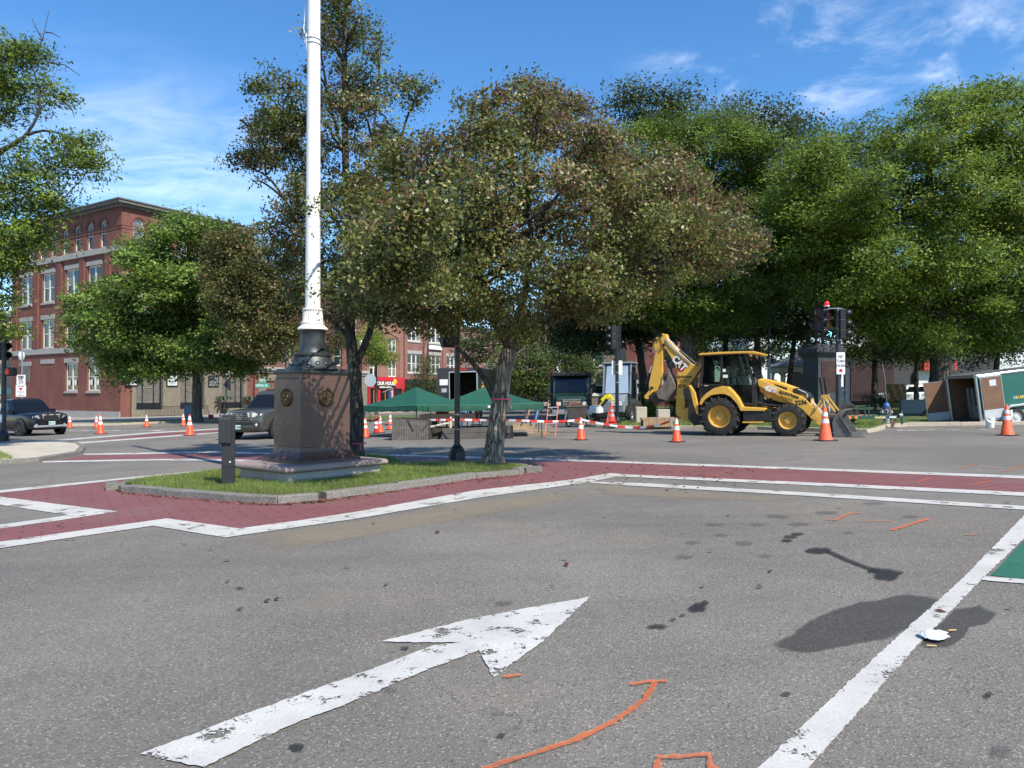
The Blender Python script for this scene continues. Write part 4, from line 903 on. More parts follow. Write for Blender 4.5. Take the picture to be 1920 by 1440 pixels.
def window_meshes(kind, w, h, rise=0.0, fm=None):
    """frame mesh and list of pane meshes; origin bottom centre, outside towards -y"""
    key = (kind, round(w, 2), round(h, 2), round(rise, 2), fm.name if fm else '')
    if key in WIN: return WIN[key]
    f = MB(); bw = min(.15, w * .10); cols = {'sash': 1, 'arch': 1, 'double': 2, 'triple': 3, 'fixed': 1}[kind]
    mw = bw * 1.5
    f.box((-w / 2, 0, 0), (-w / 2 + bw, .09, h)); f.box((w / 2 - bw, 0, 0), (w / 2, .09, h)); f.box((-w / 2 + bw, 0, 0), (w / 2 - bw, .09, bw))
    cw = (w - 2 * bw - (cols - 1) * mw) / cols; panes = []
    for c in range(cols):
        x0 = -w / 2 + bw + c * (cw + mw); x1 = x0 + cw
        if c: f.box((x0 - mw, -.01, bw), (x0, .09, h - bw))
        if kind != 'fixed': f.box((x0, .012, h * .5 - bw * .3), (x1, .088, h * .5 + bw * .3))
    if rise == 0: f.box((-w / 2 + bw, 0, h - bw), (w / 2 - bw, .09, h))
    else:
        n = 10; ctr = [(-w / 2 + w * i / n, h - rise + rise * math.sqrt(max(0, 1 - (2 * i / n - 1) ** 2)) if abs(rise - w / 2) < .3 * w else h - rise + rise * (1 - (2 * i / n - 1) ** 2)) for i in range(n + 1)]
        inn = [(x * .82, z - bw) for x, z in ctr]; f.prism(ctr + inn[::-1], 0, .09)
    fmesh = f.mesh('window'); fmesh.materials.append(fm or FRAME_W)
    for c in range(cols):
        x0 = -w / 2 + bw + c * (cw + mw); x1 = x0 + cw
        rows = [(bw, h - bw * .6 if rise else h - bw)] if kind == 'fixed' else [(bw, h * .5 - bw * .3), (h * .5 + bw * .3, h - bw * .8)]
        for r_, (z0, z1) in enumerate(rows):
            p = MB(); yy = .06 - .03 * r_
            if rise and r_ == len(rows) - 1:
                arc = [(x, z - bw * .4) for x, z in ctr if abs(x) < w / 2 * .93]; poly = [(x0, z0), (x1, z0)] + [(x, max(z, z0 + .05)) for x, z in reversed(arc)]
                p.prism(poly, yy, yy + .008)
            else: p.box((x0, yy, z0), (x1, yy + .008, z1))
            me = p.mesh('pane'); panes.append(me)
    WIN[key] = (fmesh, panes); return WIN[key]
def window(parent, kind, w, h, u, z, face=0, rise=0.0, depth=.16, sill=None, lintel=None, fm=None, gl=None, face_y=0.0):
    """face 0: front wall (y = 0, seen from -y); face 1: side wall at x = 0 (u measured along +y)"""
    fmesh, panes = window_meshes(kind, w, h, rise, fm)
    o = bpy.data.objects.new('window', fmesh); link(o, parent)
    if face == 0: o.location = (u, depth + face_y, z)
    else: o.location = (depth + face_y, u, z); o.rotation_euler = (0, 0, -math.pi / 2)
    for me in panes:
        g_ = gl or (GLS if random.random() < .72 else GLS2)
        if not me.materials: me.materials.append(g_)
        p = bpy.data.objects.new('pane', me); link(p, o)
        p.material_slots[0].link = 'OBJECT'; p.material_slots[0].material = g_
    if sill: b = MB(); b.box((-w / 2 - .1, -depth - .10, -.20), (w / 2 + .1, .02, -.002)); b.build('sill', sill, o)
    if lintel: b = MB(); b.box((-w / 2 - .18, -depth - .05, h + .002), (w / 2 + .18, .0, h + .46)); b.build('lintel', lintel, o)
    return o
def wall_face(mb, u0, u1, z0, z1, ops, face=0, th=.22, y=0.0):
    """wall with real openings. ops: (u centre, width, z bottom, height, arch rise)"""
    rect = [(u - w / 2, u + w / 2, z, z + h) for u, w, z, h, r in ops]
    us = sorted({u0, u1, *[a for r in rect for a in r[:2]]}); zs = sorted({z0, z1, *[a for r in rect for a in r[2:]]})
    us = [u for u in us if u0 <= u <= u1]; zs = [z for z in zs if z0 <= z <= z1]
    T = (lambda u, v, z: (u, v + y, z)) if face == 0 else (lambda u, v, z: (v + y, u, z))
    for i in range(len(us) - 1):
        for j in range(len(zs) - 1):
            cu, cz = (us[i] + us[i + 1]) / 2, (zs[j] + zs[j + 1]) / 2
            if any(a < cu < b_ and c < cz < d for a, b_, c, d in rect): continue
            mb.add([T(us[i], 0, zs[j]), T(us[i + 1], 0, zs[j]), T(us[i + 1], 0, zs[j + 1]), T(us[i], 0, zs[j + 1])], [(0, 1, 2, 3)])
    for (a, b_, c, d), (u, w, z, h, r) in zip(rect, ops):
        top = d - r
        for (p, q) in (((a, c), (a, top)), ((b_, top), (b_, c)), ((b_, c), (a, c))):
            mb.add([T(p[0], 0, p[1]), T(q[0], 0, q[1]), T(q[0], th, q[1]), T(p[0], th, p[1])], [(0, 1, 2, 3)])
        n = 12 if r else 1
        semi = r and abs(r - w / 2) < .3 * w
        arc = [(a + w * k / n, top + (r * math.sqrt(max(0, 1 - (2 * k / n - 1) ** 2)) if semi else r * (1 - (2 * k / n - 1) ** 2))) for k in range(n + 1)] if r else [(a, d), (b_, d)]
        for k in range(len(arc) - 1):
            (p0, p1) = arc[k], arc[k + 1]
            mb.add([T(p0[0], 0, p0[1]), T(p1[0], 0, p1[1]), T(p1[0], th, p1[1]), T(p0[0], th, p0[1])], [(0, 1, 2, 3)])
            if r: mb.add([T(p0[0], 0, p0[1]), T(p1[0], 0, p1[1]), T(p1[0], 0, d), T(p0[0], 0, d)], [(0, 1, 2, 3)])
def shell(mb, W, D, H, z0=-1.5):
    """back walls and roof behind the two street faces"""
    mb.box((.26, .26, z0), (W - .05, D - .05, H - .2))
cz = SLOPE * c2.x + .1
# ---- A: four-storey corner block
WA, DA, HA = 15.0, 21.2, 18.9 + .0
# heights are measured from the pavement
HA = 20.1
fA = Frame((c2.x, c2.y, cz), BDEG, tilt=False)
bA = thing('brick_block', 'four-storey dark red brick corner block with arched top windows', 'building', fA)
zb = lambda z: z - cz
opsL, winL = [], []
bays = [4.7, 8.8, 13.5, 18.1]
for k, u in enumerate(bays):
    for z, h in ((6.35, 3.0), (11.1, 3.05)):
        opsL.append((u, 2.55, zb(z), h, 0)); winL.append(('double', u, z, h))
    if k in (0, 1): opsL.append((u, 2.45, zb(1.9), 2.85, 0)); winL.append(('double', u, 1.9, 2.85))
for i in range(8):
    u = 3.2 + i * 2.33; opsL.append((u, 1.15, zb(15.75), 2.65, .575))
b = MB(); wall_face(b, 0, DA, -1.5, HA, opsL, face=1)
opsF = []
for u in (2.85, 7.5, 12.25):
    opsF.append((u, 2.2, zb(6.35), 3.0, 0)); opsF.append((u, 2.2, zb(11.1), 3.0, 0))
for i in range(6): opsF.append((1.7 + i * 2.35, 1.15, zb(15.75), 2.65, .575))
wall_face(b, 0, WA, 5.75 - cz, HA, opsF, face=0)
wall_face(b, 0, 1.0, -1.5, 5.75 - cz, [], face=0); wall_face(b, WA - .9, WA, -1.5, 5.75 - cz, [], face=0)
b.box((WA - .02, .01, -1.5), (WA, DA, HA)); b.box((.01, DA - .02, -1.5), (WA, DA, HA))
b.build('wall', BRICK_A, bA)
b = MB(); shell(b, WA, DA, HA); b.build('roof', CORN, bA)
for kind, u, z, h in winL:
    window(bA, kind, 2.45 if h > 2.9 else 2.35, h, u, zb(z), face=1, sill=STONE_G, lintel=STONE_G, gl=None)
b = MB(); b.box((-.055, 13.5 - 1.35, zb(4.75)), (.0, 13.5 + 1.35, zb(5.2))); b.build('lintel', STONE_G, bA)
b = MB(); b.box((-.055, 18.1 - 1.2, zb(4.6)), (.0, 18.1 + 1.2, zb(5.05))); lv = b.build('lintel', STONE_G, bA)
b = MB()
b.box((-.03, 17.2, zb(2.9)), (-.002, 19.0, zb(4.58)))
for i in range(14): b.box((-.05, 17.2, zb(2.95 + i * .115)), (-.032, 19.0, zb(3.0 + i * .115)))
b.build('louvre', mat('louvre_grey', (0.20, 0.19, 0.16), 0.7), bA)
for i in range(8):
    window(bA, 'arch', 1.12, 2.62, 3.2 + i * 2.33, zb(15.76), face=1, rise=.56)
for i in range(6):
    window(bA, 'arch', 1.12, 2.62, 1.7 + i * 2.35, zb(15.76), face=0, rise=.56)
for u in (2.85, 7.5, 12.25):
    for z in (6.35, 11.1): window(bA, 'double', 2.15, 2.98, u, zb(z), face=0, sill=STONE_G, lintel=STONE_G)
def arch_ring(mb, u, z, r, face, th=.16, proud=.07):
    n = 12; o_ = [(u + (r + th) * math.cos(math.pi * k / n), z + (r + th) * math.sin(math.pi * k / n)) for k in range(n + 1)]; i_ = [(u + r * math.cos(math.pi * k / n), z + r * math.sin(math.pi * k / n)) for k in range(n + 1)]
    poly = o_ + i_[::-1]
    if face == 0: mb.prism(poly, -proud, -.002)
    else: mb.prism(poly, -proud, -.002, Matrix(((0, 1, 0, 0), (1, 0, 0, 0), (0, 0, 1, 0), (0, 0, 0, 1))))
for i in range(8):
    b = MB(); arch_ring(b, 3.2 + i * 2.33, zb(17.82), .72, 1); b.build('arch_hood', BRICK_A, bA)
for i in range(6):
    b = MB(); arch_ring(b, 1.7 + i * 2.35, zb(17.82), .72, 0); b.build('arch_hood', BRICK_A, bA)
b = MB()
for z in (17.25, 17.55, 19.0, 19.3, 19.6):
    p = .05 if z < 19 else .06 + (z - 19) * .06
    b.box((-p, -p, zb(z)), (WA, -.003, zb(z) + .10)); b.box((-p, -.003, zb(z)), (-.003, DA, zb(z) + .10))
b.build('brick_course', BRICK_A, bA)
b = MB(); b.box((-.22, -.22, zb(15.1)), (WA, -.004, zb(15.65))); b.box((-.22, -.004, zb(15.1)), (-.004, DA, zb(15.65))); b.build('stone_band', STONE_G, bA)
b = MB(); b.box((-.12, -.12, zb(5.75)), (WA, -.004, zb(6.3))); b.box((-.12, -.004, zb(5.75)), (-.004, DA, zb(6.3))); b.build('stone_band', STONE_G, bA)
b = MB(); b.box((-.28, -.28, HA - .25), (WA + .1, DA + .1, HA - .02)); b.box((-.62, -.62, HA), (WA + .3, DA + .3, HA + .28)); b.box((-.72, -.72, HA + .283), (WA + .4, DA + .4, HA + .40)); b.build('cornice', CORN, bA)
for k in range(5):                            # brick piers between the bays
    u = [2.2, 6.75, 11.1, 15.8, 20.4][k]; b = MB(); b.box((-.14, u - .45, zb(6.32)), (-.004, u + .45, zb(15.08))); b.build('pier', BRICK_A, bA)
b = MB(); b.box((-.10, -.003, -1.5), (-.004, DA, zb(-.05))); b.build('base_course', STONE_G, bA)
# stone ground floor with three arches
b = MB(); arches = [2.85, 7.45, 12.25]
wall_face(b, 1.0, WA - .9, -1.5, 5.72 - cz, [(u, 2.75, zb(.1), 4.45, .7) for u in arches], face=0, th=.7, y=-.12); b.build('stone_front', STONE, bA)
DKW = mat('dark_joinery', (0.010, 0.014, 0.016), 0.4, var=.2)
for u in arches:
    b = MB(); b.box((u - 1.37, .30, zb(.1)), (u + 1.37, .34, zb(4.5))); e = b.build('entrance', GLSK, bA)
    b = MB()
    for x0, x1, z0, z1 in ((u - 1.37, u - 1.2, .1, 4.4), (u + 1.2, u + 1.37, .1, 4.4), (u - 1.2, u + 1.2, 3.45, 3.62), (u - .62, u - .52, .1, 3.45), (u + .52, u + .62, .1, 3.45), (u - 1.2, u + 1.2, .1, .75)): b.box((x0, .22, zb(z0)), (x1, .297, zb(z1)))
    b.build('frame', DKW, e)
    b = MB(); b.box((u - .3, .21, zb(2.2)), (u + .35, .215, zb(2.28))); b.tube([(u - .42, .2, zb(2.35)), (u - .47, .2, zb(2.12)), (u - .40, .2, zb(1.92)), (u - .28, .2, zb(1.88))], .028, 6); b.build('door_crest', mat('gilt_dull', (0.30, 0.22, 0.11), 0.5), e)
GOLD = mat('gilt', (0.55, 0.38, 0.10), 0.4, 0.4, var=.1)
b = MB(); b.box((10.75, -.20, zb(4.72)), (13.75, -.125, zb(5.45))); p_ = b.build('fascia_sign', mat('fascia_black', (0.012, 0.011, 0.010), 0.4), bA); text('ONE WEST', p_, (12.25, -.215, zb(5.08)), .60, GOLD, ext=.01)
for u in (5.0, 8.9): b = MB(); b.box((u - .9, -.14, zb(4.8)), (u + .9, -.122, zb(5.3))); b.build('carved_panel', STONE_G, bA)
for u, dk in ((.95, 0), (5.15, 0), (9.85, 1)):
    b = MB(); b.box((u - .62, -.20, zb(2.35)), (u + .62, -.125, zb(3.55))); p_ = b.build('menu_frame', DKW, bA)
    b = MB(); b.box((u - .52, -.21, zb(2.45)), (u + .52, -.202, zb(3.45))); b.build('menu_sheet', mat('menu_white', (0.50, 0.52, 0.52), 0.5) if not dk else mat('menu_photo', (0.14, 0.15, 0.15), 0.5, var=.9, scale=6), p_)
    if not dk:
        b = MB()
        for i in range(4): b.box((u - .3, -.214, zb(2.62 + i * .17)), (u + .3, -.2105, zb(2.68 + i * .17)))
        b.build('menu_lines', mat('menu_grey', (0.28, 0.31, 0.32), 0.6), p_)
for k, u in enumerate((5.05, 10.0)):
    b = MB(); b.box((u - .12, -.3, zb(4.1)), (u + .12, -.125, zb(4.4))); b.build('wall_lamp', DKW, bA)
# railing in front of the arches
rl = thing('railing', 'low black iron railing before the arched stone front', 'railing', Frame(fA.M @ Vector((1.2, -2.0, 0)), BDEG, tilt=False))
b = MB(); b.bar((0, 0, 1.0), (6.8, 0, 1.0), .04, .04); b.bar((0, 0, .12), (6.8, 0, .12), .04, .04); b.build('rail', BLK, rl)
for i in range(46): b = MB() if i == 0 else b; b.bar((.05 + i * .148, 0, .02), (.05 + i * .148, 0, 1.05), .022, .022)
tag(b.build('balusters', BLK, rl), kind='stuff')
# small white window ornaments seen in the side windows
for k, u in enumerate((4.1, 5.25, 8.2, 9.35)):
    b = MB(); b.lathe([(0, 0), (.19, 0), (.19, .01), (0, .01)], 16, M=Matrix.Translation((.12, u, zb(2.75))) @ Matrix.Rotation(R(-90), 4, 'Y') @ Matrix.Scale(1.5, 4, (1, 0, 0))); b.build('window_decal', WHT, bA)
# planter and pennant by the third arch
pn = thing('pennant', 'white and red pennant hanging by the right arch of the stone front', 'flag', Frame(fA.M @ Vector((11.4, -.7, zb(3.2) )), BDEG, tilt=False))
b = MB(); b.bar((.55, .55, .9), (.45, -.2, 1.5), .03, .03); b.build('staff', DKW, pn)
b = MB(); vs = [(.45, -.2, 1.5), (.5, .0, 1.4), (-.45, .0, .55), (.1, -.1, .15), (.5, -.1, .0)]; b.add(vs, [(0, 2, 3, 4, 1)]); o = b.build('cloth', mat('pennant_white', (0.55, 0.50, 0.50), 0.8), pn); o.modifiers.new('t', 'SOLIDIFY').thickness = .01
b = MB(); b.add([(.1, -.115, .15), (.5, -.115, 0), (.5, -.115, .45), (.2, -.115, .35)], [(0, 1, 2, 3)]); o = b.build('red_corner', mat('pennant_red', (0.5, 0.03, 0.02), 0.8), pn); o.modifiers.new('t', 'SOLIDIFY').thickness = .01

# ---- B, pub, D, E: the rest of the row
def row_building(name, label, s0, s1, depth, H, m, floors, cat='building', ground=None):
    """floors: list of (z bottom, height, kind, width, [u ...], lintel material)"""
    fr = Frame((c2.x + bu.x * s0, c2.y + bu.y * s0, cz), BDEG, tilt=False); W = s1 - s0
    t = thing(name, label, cat, fr); ops = [(u, w, z, h, 0) for z, h, k, w, us, lm, fm in floors for u in us]
    b = MB(); wall_face(b, 0, W, -1.5, H, ops); b.box((.01, .30, -1.5), (W - .01, depth, H - .3)); b.box((-.0, .02, H - .28), (W, .3, H)); b.build('wall', m, t)
    b = MB(); b.box((.3, .6, H - .29), (W - .3, depth - .3, H - .22)); b.build('roof', CORN, t)
    for z, h, k, w, us, lm, fm in floors:
        for u in us: window(t, k, w - .06, h - .03, u, z + .01, sill=lm, lintel=lm, depth=.14, fm=fm)
    b = MB(); b.box((-.02, -.35, H), (W + .02, .6, H + .35)); b.box((-.02, -.2, H - .25), (W + .02, -.003, H - .003)); b.build('cornice', CORN, t)
    return t, W
tB, W = row_building('brick_terrace', 'brick terrace with a stone shop floor behind the monument', 15.05, 32.9, 14, 14.6, BRICK_B,
                     [(5.75, 2.4, 'sash', 1.35, [1.9, 4.6, 7.3, 10.0, 12.7, 15.4], None, None), (9.6, 2.4, 'sash', 1.35, [1.9, 4.6, 7.3, 10.0, 12.7, 15.4], None, None)])
b = MB(); wall_face(b, .02, W - .02, -1.5, 4.9, [(2.6, 2.0, .1, 3.6, 0), (5.3, 2.2, .3, 3.2, 0), (8.6, 2.4, .3, 3.4, 0), (12.0, 2.4, .3, 3.4, 0), (15.4, 2.2, .1, 3.5, 0)], th=.4, y=-.15); b.build('stone_front', STONE, tB)
b = MB(); b.box((0.02, -.5, 4.9), (W - .02, -.153, 5.25)); b.box((.02, -.3, 4.6), (W - .02, -.153, 4.895)); b.build('shop_cornice', STONE_G, tB)
for u, w_, h in ((2.6, 2.0, 3.6), (5.3, 2.2, 3.5), (8.6, 2.4, 3.7), (12.0, 2.4, 3.7), (15.4, 2.2, 3.6)):
    b = MB(); b.box((u - w_ / 2, .05, .1), (u + w_ / 2, .1, h + .1)); e = b.build('shop_window', GLSK, tB)
    b = MB(); b.box((u - w_ / 2, -.0, 2.6), (u + w_ / 2, .047, 2.75)); b.box((u - .05, -.0, .1), (u + .05, .047, 2.6)); b.build('frame', DKW, e)
b = MB(); b.box((-.02, -.22, -1.5), (.5, -.005, 4.58)); b.build('pier', BRICK_B, tB)
tP, W = row_building('pub', 'orange brick pub with a bright red front and POUR HOUSE sign', 32.92, 40.2, 12, 12.4, BRICK_C,
                     [(4.55, 2.3, 'double', 1.75, [1.4, 5.0], None, None), (7.95, 1.9, 'double', 1.75, [1.4, 5.0], None, None)])
PUBR = mat('pub_red', (0.50, 0.018, 0.032), 0.5, var=.1)
b = MB(); b.box((.03, -.30, 3.0), (W - .03, -.003, 4.5)); b.build('fascia', PUBR, tP)
b = MB()
for x in (.05, 1.9, 4.6, 6.75): b.box((x, -.26, -1.4), (x + .42, -.003, 2.995))
b.build('pilaster', PUBR, tP)
b = MB(); b.box((.5, .0, .05), (W - .5, .02, 2.99)); e = b.build('shop_front', GLSK, tP); e.location.y = -.03
b = MB()
for x in (1.2, 3.4, 4.3): b.box((x, -.1, .05), (x + .1, -.04, 2.9))
b.box((1.7, -.12, .05), (1.85, -.04, 2.8)); b.build('door_post', mat('pub_orange', (0.55, 0.2, 0.03), 0.5), tP)
b = MB(); b.box((1.35, -.42, 2.95), (5.2, -.305, 3.95)); sgn = b.build('sign_board', mat('fascia_black', (0.01, 0.01, 0.01), 0.4), tP)
text('POUR HOUSE', sgn, (3.15, -.45, 3.62), .66, mat('sign_cream', (0.8, 0.77, 0.66), 0.5, var=.05), bold=.018, sx=.98, ext=.02)
text('BURGERS & BREWS', sgn, (3.1, -.45, 3.12), .27, mat('sign_cream', (0.8, 0.77, 0.66), 0.5, var=.05), bold=.006, ext=.02)
b = MB(); b.lathe([(0, 0), (.36, 0), (.36, .05), (.2, .1), (0, .12)], 18, M=Matrix.Translation((5.0, -.45, 3.9)) @ Matrix.Rotation(R(90), 4, 'X')); b.bar((5.0, -.5, 4.1), (4.78, -.5, 4.33), .06, .08); b.build('sign_emblem', mat('sign_yellow', (0.75, 0.48, 0.03), 0.5), sgn)
b = MB(); b.tube([(.4, -.06, 8.8), (.5, -.06, 10.1), (1.4, -.06, 10.45), (4.6, -.06, 10.45), (5.9, -.06, 10.0), (6.3, -.06, 9.3), (6.32, -.06, 4.6)], .05, 8); b.build('downpipe', mat('brick_pipe', (0.26, 0.10, 0.06), 0.7), tP)
fl = thing('flag', 'small United States flag hanging at the pub door', 'flag', Frame(tP.matrix_world @ Vector((0, 0, 0)), 0, tilt=False))
bpy.context.view_layer.update()
fw = tP.matrix_world @ Vector((3.2, -1.3, 0.35)); fl.location = fw; fl.rotation_quaternion = Quaternion((0, 0, 1), R(BDEG))
b = MB(); b.bar((-.6, 1.0, 2.1), (.5, -.05, 2.7), .03, .03); b.build('staff', WHT, fl)
for i in range(7):
    b = MB(); x = -.42 + i * .13; b.add([(x, .0 + .04 * (i % 2), .2 + .05 * i), (x + .13, .02, .25 + .05 * i), (x + .13, .02, 2.05 + .08 * i), (x, .0 + .04 * (i % 2), 2.0 + .08 * i)], [(0, 1, 2, 3)])
    o = b.build('stripe', mat('flag_red', (0.48, 0.03, 0.04), 0.8) if i % 2 == 0 else mat('flag_white', (0.7, 0.7, 0.7), 0.8), fl); o.modifiers.new('t', 'SOLIDIFY').thickness = .01
b = MB(); b.box((-.44, -.03, 1.35), (.1, -.02, 2.2)); b.build('canton', mat('flag_blue', (0.03, 0.05, 0.2), 0.8), fl)
tD, W = row_building('brick_shops', 'pink-red brick shops with triple windows and a black shop front', 40.22, 53.8, 14, 15.4, BRICK_D,
                     [(5.2, 2.75, 'triple', 3.0, [2.3, 6.8, 11.3], STONE_G, None), (9.7, 2.75, 'triple', 3.0, [2.3, 6.8, 11.3], STONE_G, None)])
b = MB()
for x in (0.02, 4.2, 8.7, 13.1): b.box((x, -.2, 4.3), (x + .55, -.004, 14.8))
b.build('pier', BRICK_D, tD)
b = MB(); b.box((.02, -.5, 2.9), (W - .02, -.003, 4.28)); b.box((.02, -.35, -1.4), (.4, -.003, 2.9)); b.box((6.4, -.35, -1.4), (6.9, -.003, 2.9)); b.box((W - .5, -.35, -1.4), (W - .02, -.003, 2.9)); b.build('shop_fascia', mat('fascia_black', (0.01, 0.01, 0.01), 0.4), tD)
b = MB(); b.box((.4, -.1, .1), (W - .5, -.05, 2.89)); b.build('shop_front', GLSK, tD)
b = MB(); b.box((5.3, -.3, 8.75), (8.3, -.2, 9.35)); b.build('banner', WHT, tD)
tE, W = row_building('brick_shops', 'lower brick shops with small single windows at the end of the row', 53.82, 84, 12, 12.4, BRICK_D,
                     [(5.2, 1.7, 'sash', 1.0, [1.4 + 2.6 * i for i in range(10)], STONE_G, None), (8.9, 1.7, 'sash', 1.0, [1.4 + 2.6 * i for i in range(10)], STONE_G, None)])
b = MB(); b.box((.02, -.3, 2.6), (W - .02, -.003, 3.6)); b.build('shop_fascia', DKW, tE); b = MB(); b.box((.3, -.1, .1), (W - .3, -.05, 2.59)); b.build('shop_front', GLSK, tE)

# ---- tan block beyond the corner block, seen in a sliver at the left edge
q = gd(-30, 92, .1); TAN = brick_mat('brick_tan', (0.45, 0.34, 0.21), (0.40, 0.30, 0.19), (0.40, 0.34, 0.27))
tt = thing('tan_block', 'tan brick building glimpsed past the left end of the corner block', 'building', Frame(q, 0, tilt=False))
b = MB(); ops = [(u, 1.3, z, 2.1, 0) for u in (-6, -3.2, -.4, 2.0) for z in (4.4, 8.0)]; wall_face(b, -14, 4.2, -2, 12.2, ops); b.box((-14, .3, -2), (4.2, 14, 12)); b.build('wall', TAN, tt)
for u, w, z, h, r in ops: window(tt, 'sash', 1.26, 2.06, u, z + .01, sill=STONE_G)
b = MB(); b.box((-14, -.4, 12.2), (4.4, .4, 12.6)); b.build('cornice', CORN, tt)
b = MB(); b.box((-8, -.15, 2.7), (4.0, -.01, 3.5)); b.build('shop_fascia', mat('teal_fascia', (0.25, 0.42, 0.42), 0.6), tt)

# ---- houses beyond the common
HOUSE = mat('house_brown', (0.20, 0.165, 0.135), 0.85, var=.12, scale=3); SLATE = mat('slate', (0.10, 0.105, 0.125), 0.7, var=.25, scale=4, bump=.3, bscale=20); TRIM = mat('house_trim', (0.68, 0.68, 0.66), 0.6)
q = gd(1140, 78, .2); th_ = thing('mansard_house', 'grey-roofed house with dormers and brick chimneys beyond the trucks', 'house', Frame(q, -14, tilt=False))
ops = [(u, 1.1, z, 1.9, 0) for u in (-3.6, -1.0, 1.6, 4.2) for z in (1.2, 4.2)]
b = MB(); wall_face(b, -5, 6, -1, 6.6, ops); b.box((-5, .3, -1), (6, 9, 6.5)); b.build('wall', HOUSE, th_)
for u, w, z, h, r in ops: window(th_, 'sash', 1.06, 1.86, u, z + .01, fm=TRIM, sill=TRIM)
b = MB(); vs = [(-5.4, -.5, 6.6), (6.4, -.5, 6.6), (6.4, 9.4, 6.6), (-5.4, 9.4, 6.6), (-4.2, 1.2, 8.4), (5.2, 1.2, 8.4), (5.2, 8, 8.4), (-4.2, 8, 8.4), (-3, 4.5, 9.6), (4, 4.5, 9.6)]
b.add(vs, [(0, 1, 5, 4), (1, 2, 6, 5), (2, 3, 7, 6), (3, 0, 4, 7), (4, 5, 9, 8), (6, 7, 8, 9), (5, 6, 9), (7, 4, 8), (3, 2, 1, 0)]); rf = b.build('roof', SLATE, th_)
for x, y, w_ in ((-3.2, 3, .7), (-1.6, 4, .8)):
    b = MB(); b.box((x, y, 8.2), (x + w_, y + .6, 10.4)); b.build('chimney', BRICK_C, rf)
for u in (-2.2, .8, 3.6):
    b = MB(); b.box((u - .7, -.2, 6.75), (u + .7, 1.6, 8.2)); d_ = b.build('dormer', TRIM, rf); b = MB(); b.box((u - .45, -.23, 6.95), (u + .45, -.205, 8.0)); b.build('pane', GLS, d_)
b = MB(); b.box((-5.5, -.6, 6.35), (6.5, -.004, 6.6)); b.build('eaves', TRIM, th_)
# white-trimmed steep gable behind
q = gd(1178, 92, .2); tg = thing('gabled_house', 'dark steep-gabled house behind the mansard house', 'house', Frame(q, -8, tilt=False))
b = MB(); b.prism([(-5, -1), (4, -1), (4, 7.2), (-.5, 12.5), (-5, 7.2)], 0, 9); b.build('wall', HOUSE, tg)
b = MB(); b.prism([(-5.5, 6.6), (-.5, 12.6), (4.5, 6.6), (4.5, 7.0), (-.5, 13.1), (-5.5, 7.0)], -.5, 9.5); b.build('roof', SLATE, tg)
b = MB(); b.bar((-5.4, -.55, 6.9), (-.5, -.55, 12.85), .1, .35); b.bar((4.4, -.55, 6.9), (-.5, -.55, 12.85), .1, .35); b.build('bargeboard', TRIM, tg)
window(tg, 'double', 1.6, 1.9, -.5, 7.6, fm=TRIM, face_y=-.25)
q = gd(1212, 74, .2); tr = thing('brick_hall', 'weathered red brick hall behind the digger arm', 'building', Frame(q, -30, tilt=False))
RB = brick_mat('brick_weathered', (0.34, 0.11, 0.085), (0.28, 0.09, 0.07), (0.36, 0.28, 0.25))
ops = [(u, .9, z, 1.9, .45) for u in (-.6, 2.0) for z in (1.2, 4.4)]
b = MB(); wall_face(b, -2.1, 3, -1, 7.2, ops); b.box((-2.1, .3, -1), (3, 10, 7.1)); b.build('wall', RB, tr)
for u, w, z, h, r in ops: window(tr, 'arch', .86, 1.86, u, z + .01, rise=.43, fm=TRIM)
b = MB(); b.prism([(-2.3, 7.2), (.5, 8.6), (3.2, 7.2)], -.2, 10); b.build('roof', SLATE, tr)
# white clapboard and shop beyond the common at the right
CLAP = mat('clapboard_white', (0.66, 0.67, 0.66), 0.6, var=.05)
def clap_house(px, d, w, H, label, deg=0):
    q = gd(px, d, .2); t = thing('clapboard_house', label, 'house', Frame(q, deg, tilt=False)); n = int(H / .28)
    ops = [(u, 1.0, z, 1.8, 0) for u in np.arange(-w / 2 + 1.4, w / 2 - .6, 2.3) for z in np.arange(1.0, H - 2, 3.0)]
    b = MB(); wall_face(b, -w / 2, w / 2, -1, H, ops); b.box((-w / 2, .3, -1), (w / 2, 9, H)); b.build('wall', CLAP, t)
    for u, w_, z, h, r in ops: window(t, 'sash', .96, 1.76, u, z + .01, fm=TRIM, sill=TRIM)
    b = MB(); b.prism([(-w / 2 - .5, H), (0, H + 2.6), (w / 2 + .5, H)], -.4, 9.4); b.build('roof', SLATE, t)
clap_house(1930, 74, 11, 9.5, 'white clapboard house behind the trailer at the right edge')
clap_house(1432, 105, 4.4, 9.0, 'pale house seen through the gap between the park trees', 10)
q = gd(1690, 62, .2); ts = thing('shop_row', 'low shop row with dark fronts, red fascia and white panels behind the common', 'building', Frame(q, 0, tilt=False))
b = MB(); b.box((-6, .3, -1), (8, 9, 4.6)); b.build('wall', mat('dark_wall', (0.045, 0.045, 0.05), 0.7), ts)
b = MB(); b.box((-4.2, 0, .2), (-.6, .29, 3.4)); b.build('mural', mat('mural_red_shaded', (0.030, 0.010, 0.011), 0.7, var=.5, scale=2), ts)  # deep shade under the trees put into the panel colour, near black
b = MB(); b.box((-6, .05, .2), (-4.25, .29, 3.2)); b.build('mural_panel', mat('mural_blue', (0.03, 0.045, 0.10), 0.7), ts)
b = MB(); b.box((1.6, -.6, 2.75), (4.3, .29, 3.5)); b.build('fascia', mat('fascia_red', (0.50, 0.05, 0.03), 0.6), ts)
for x in (1.2, 2.75):
    b = MB(); b.box((x, 0, 1.2), (x + 1.45, .29, 2.74)); b.build('white_panel', TRIM, ts)
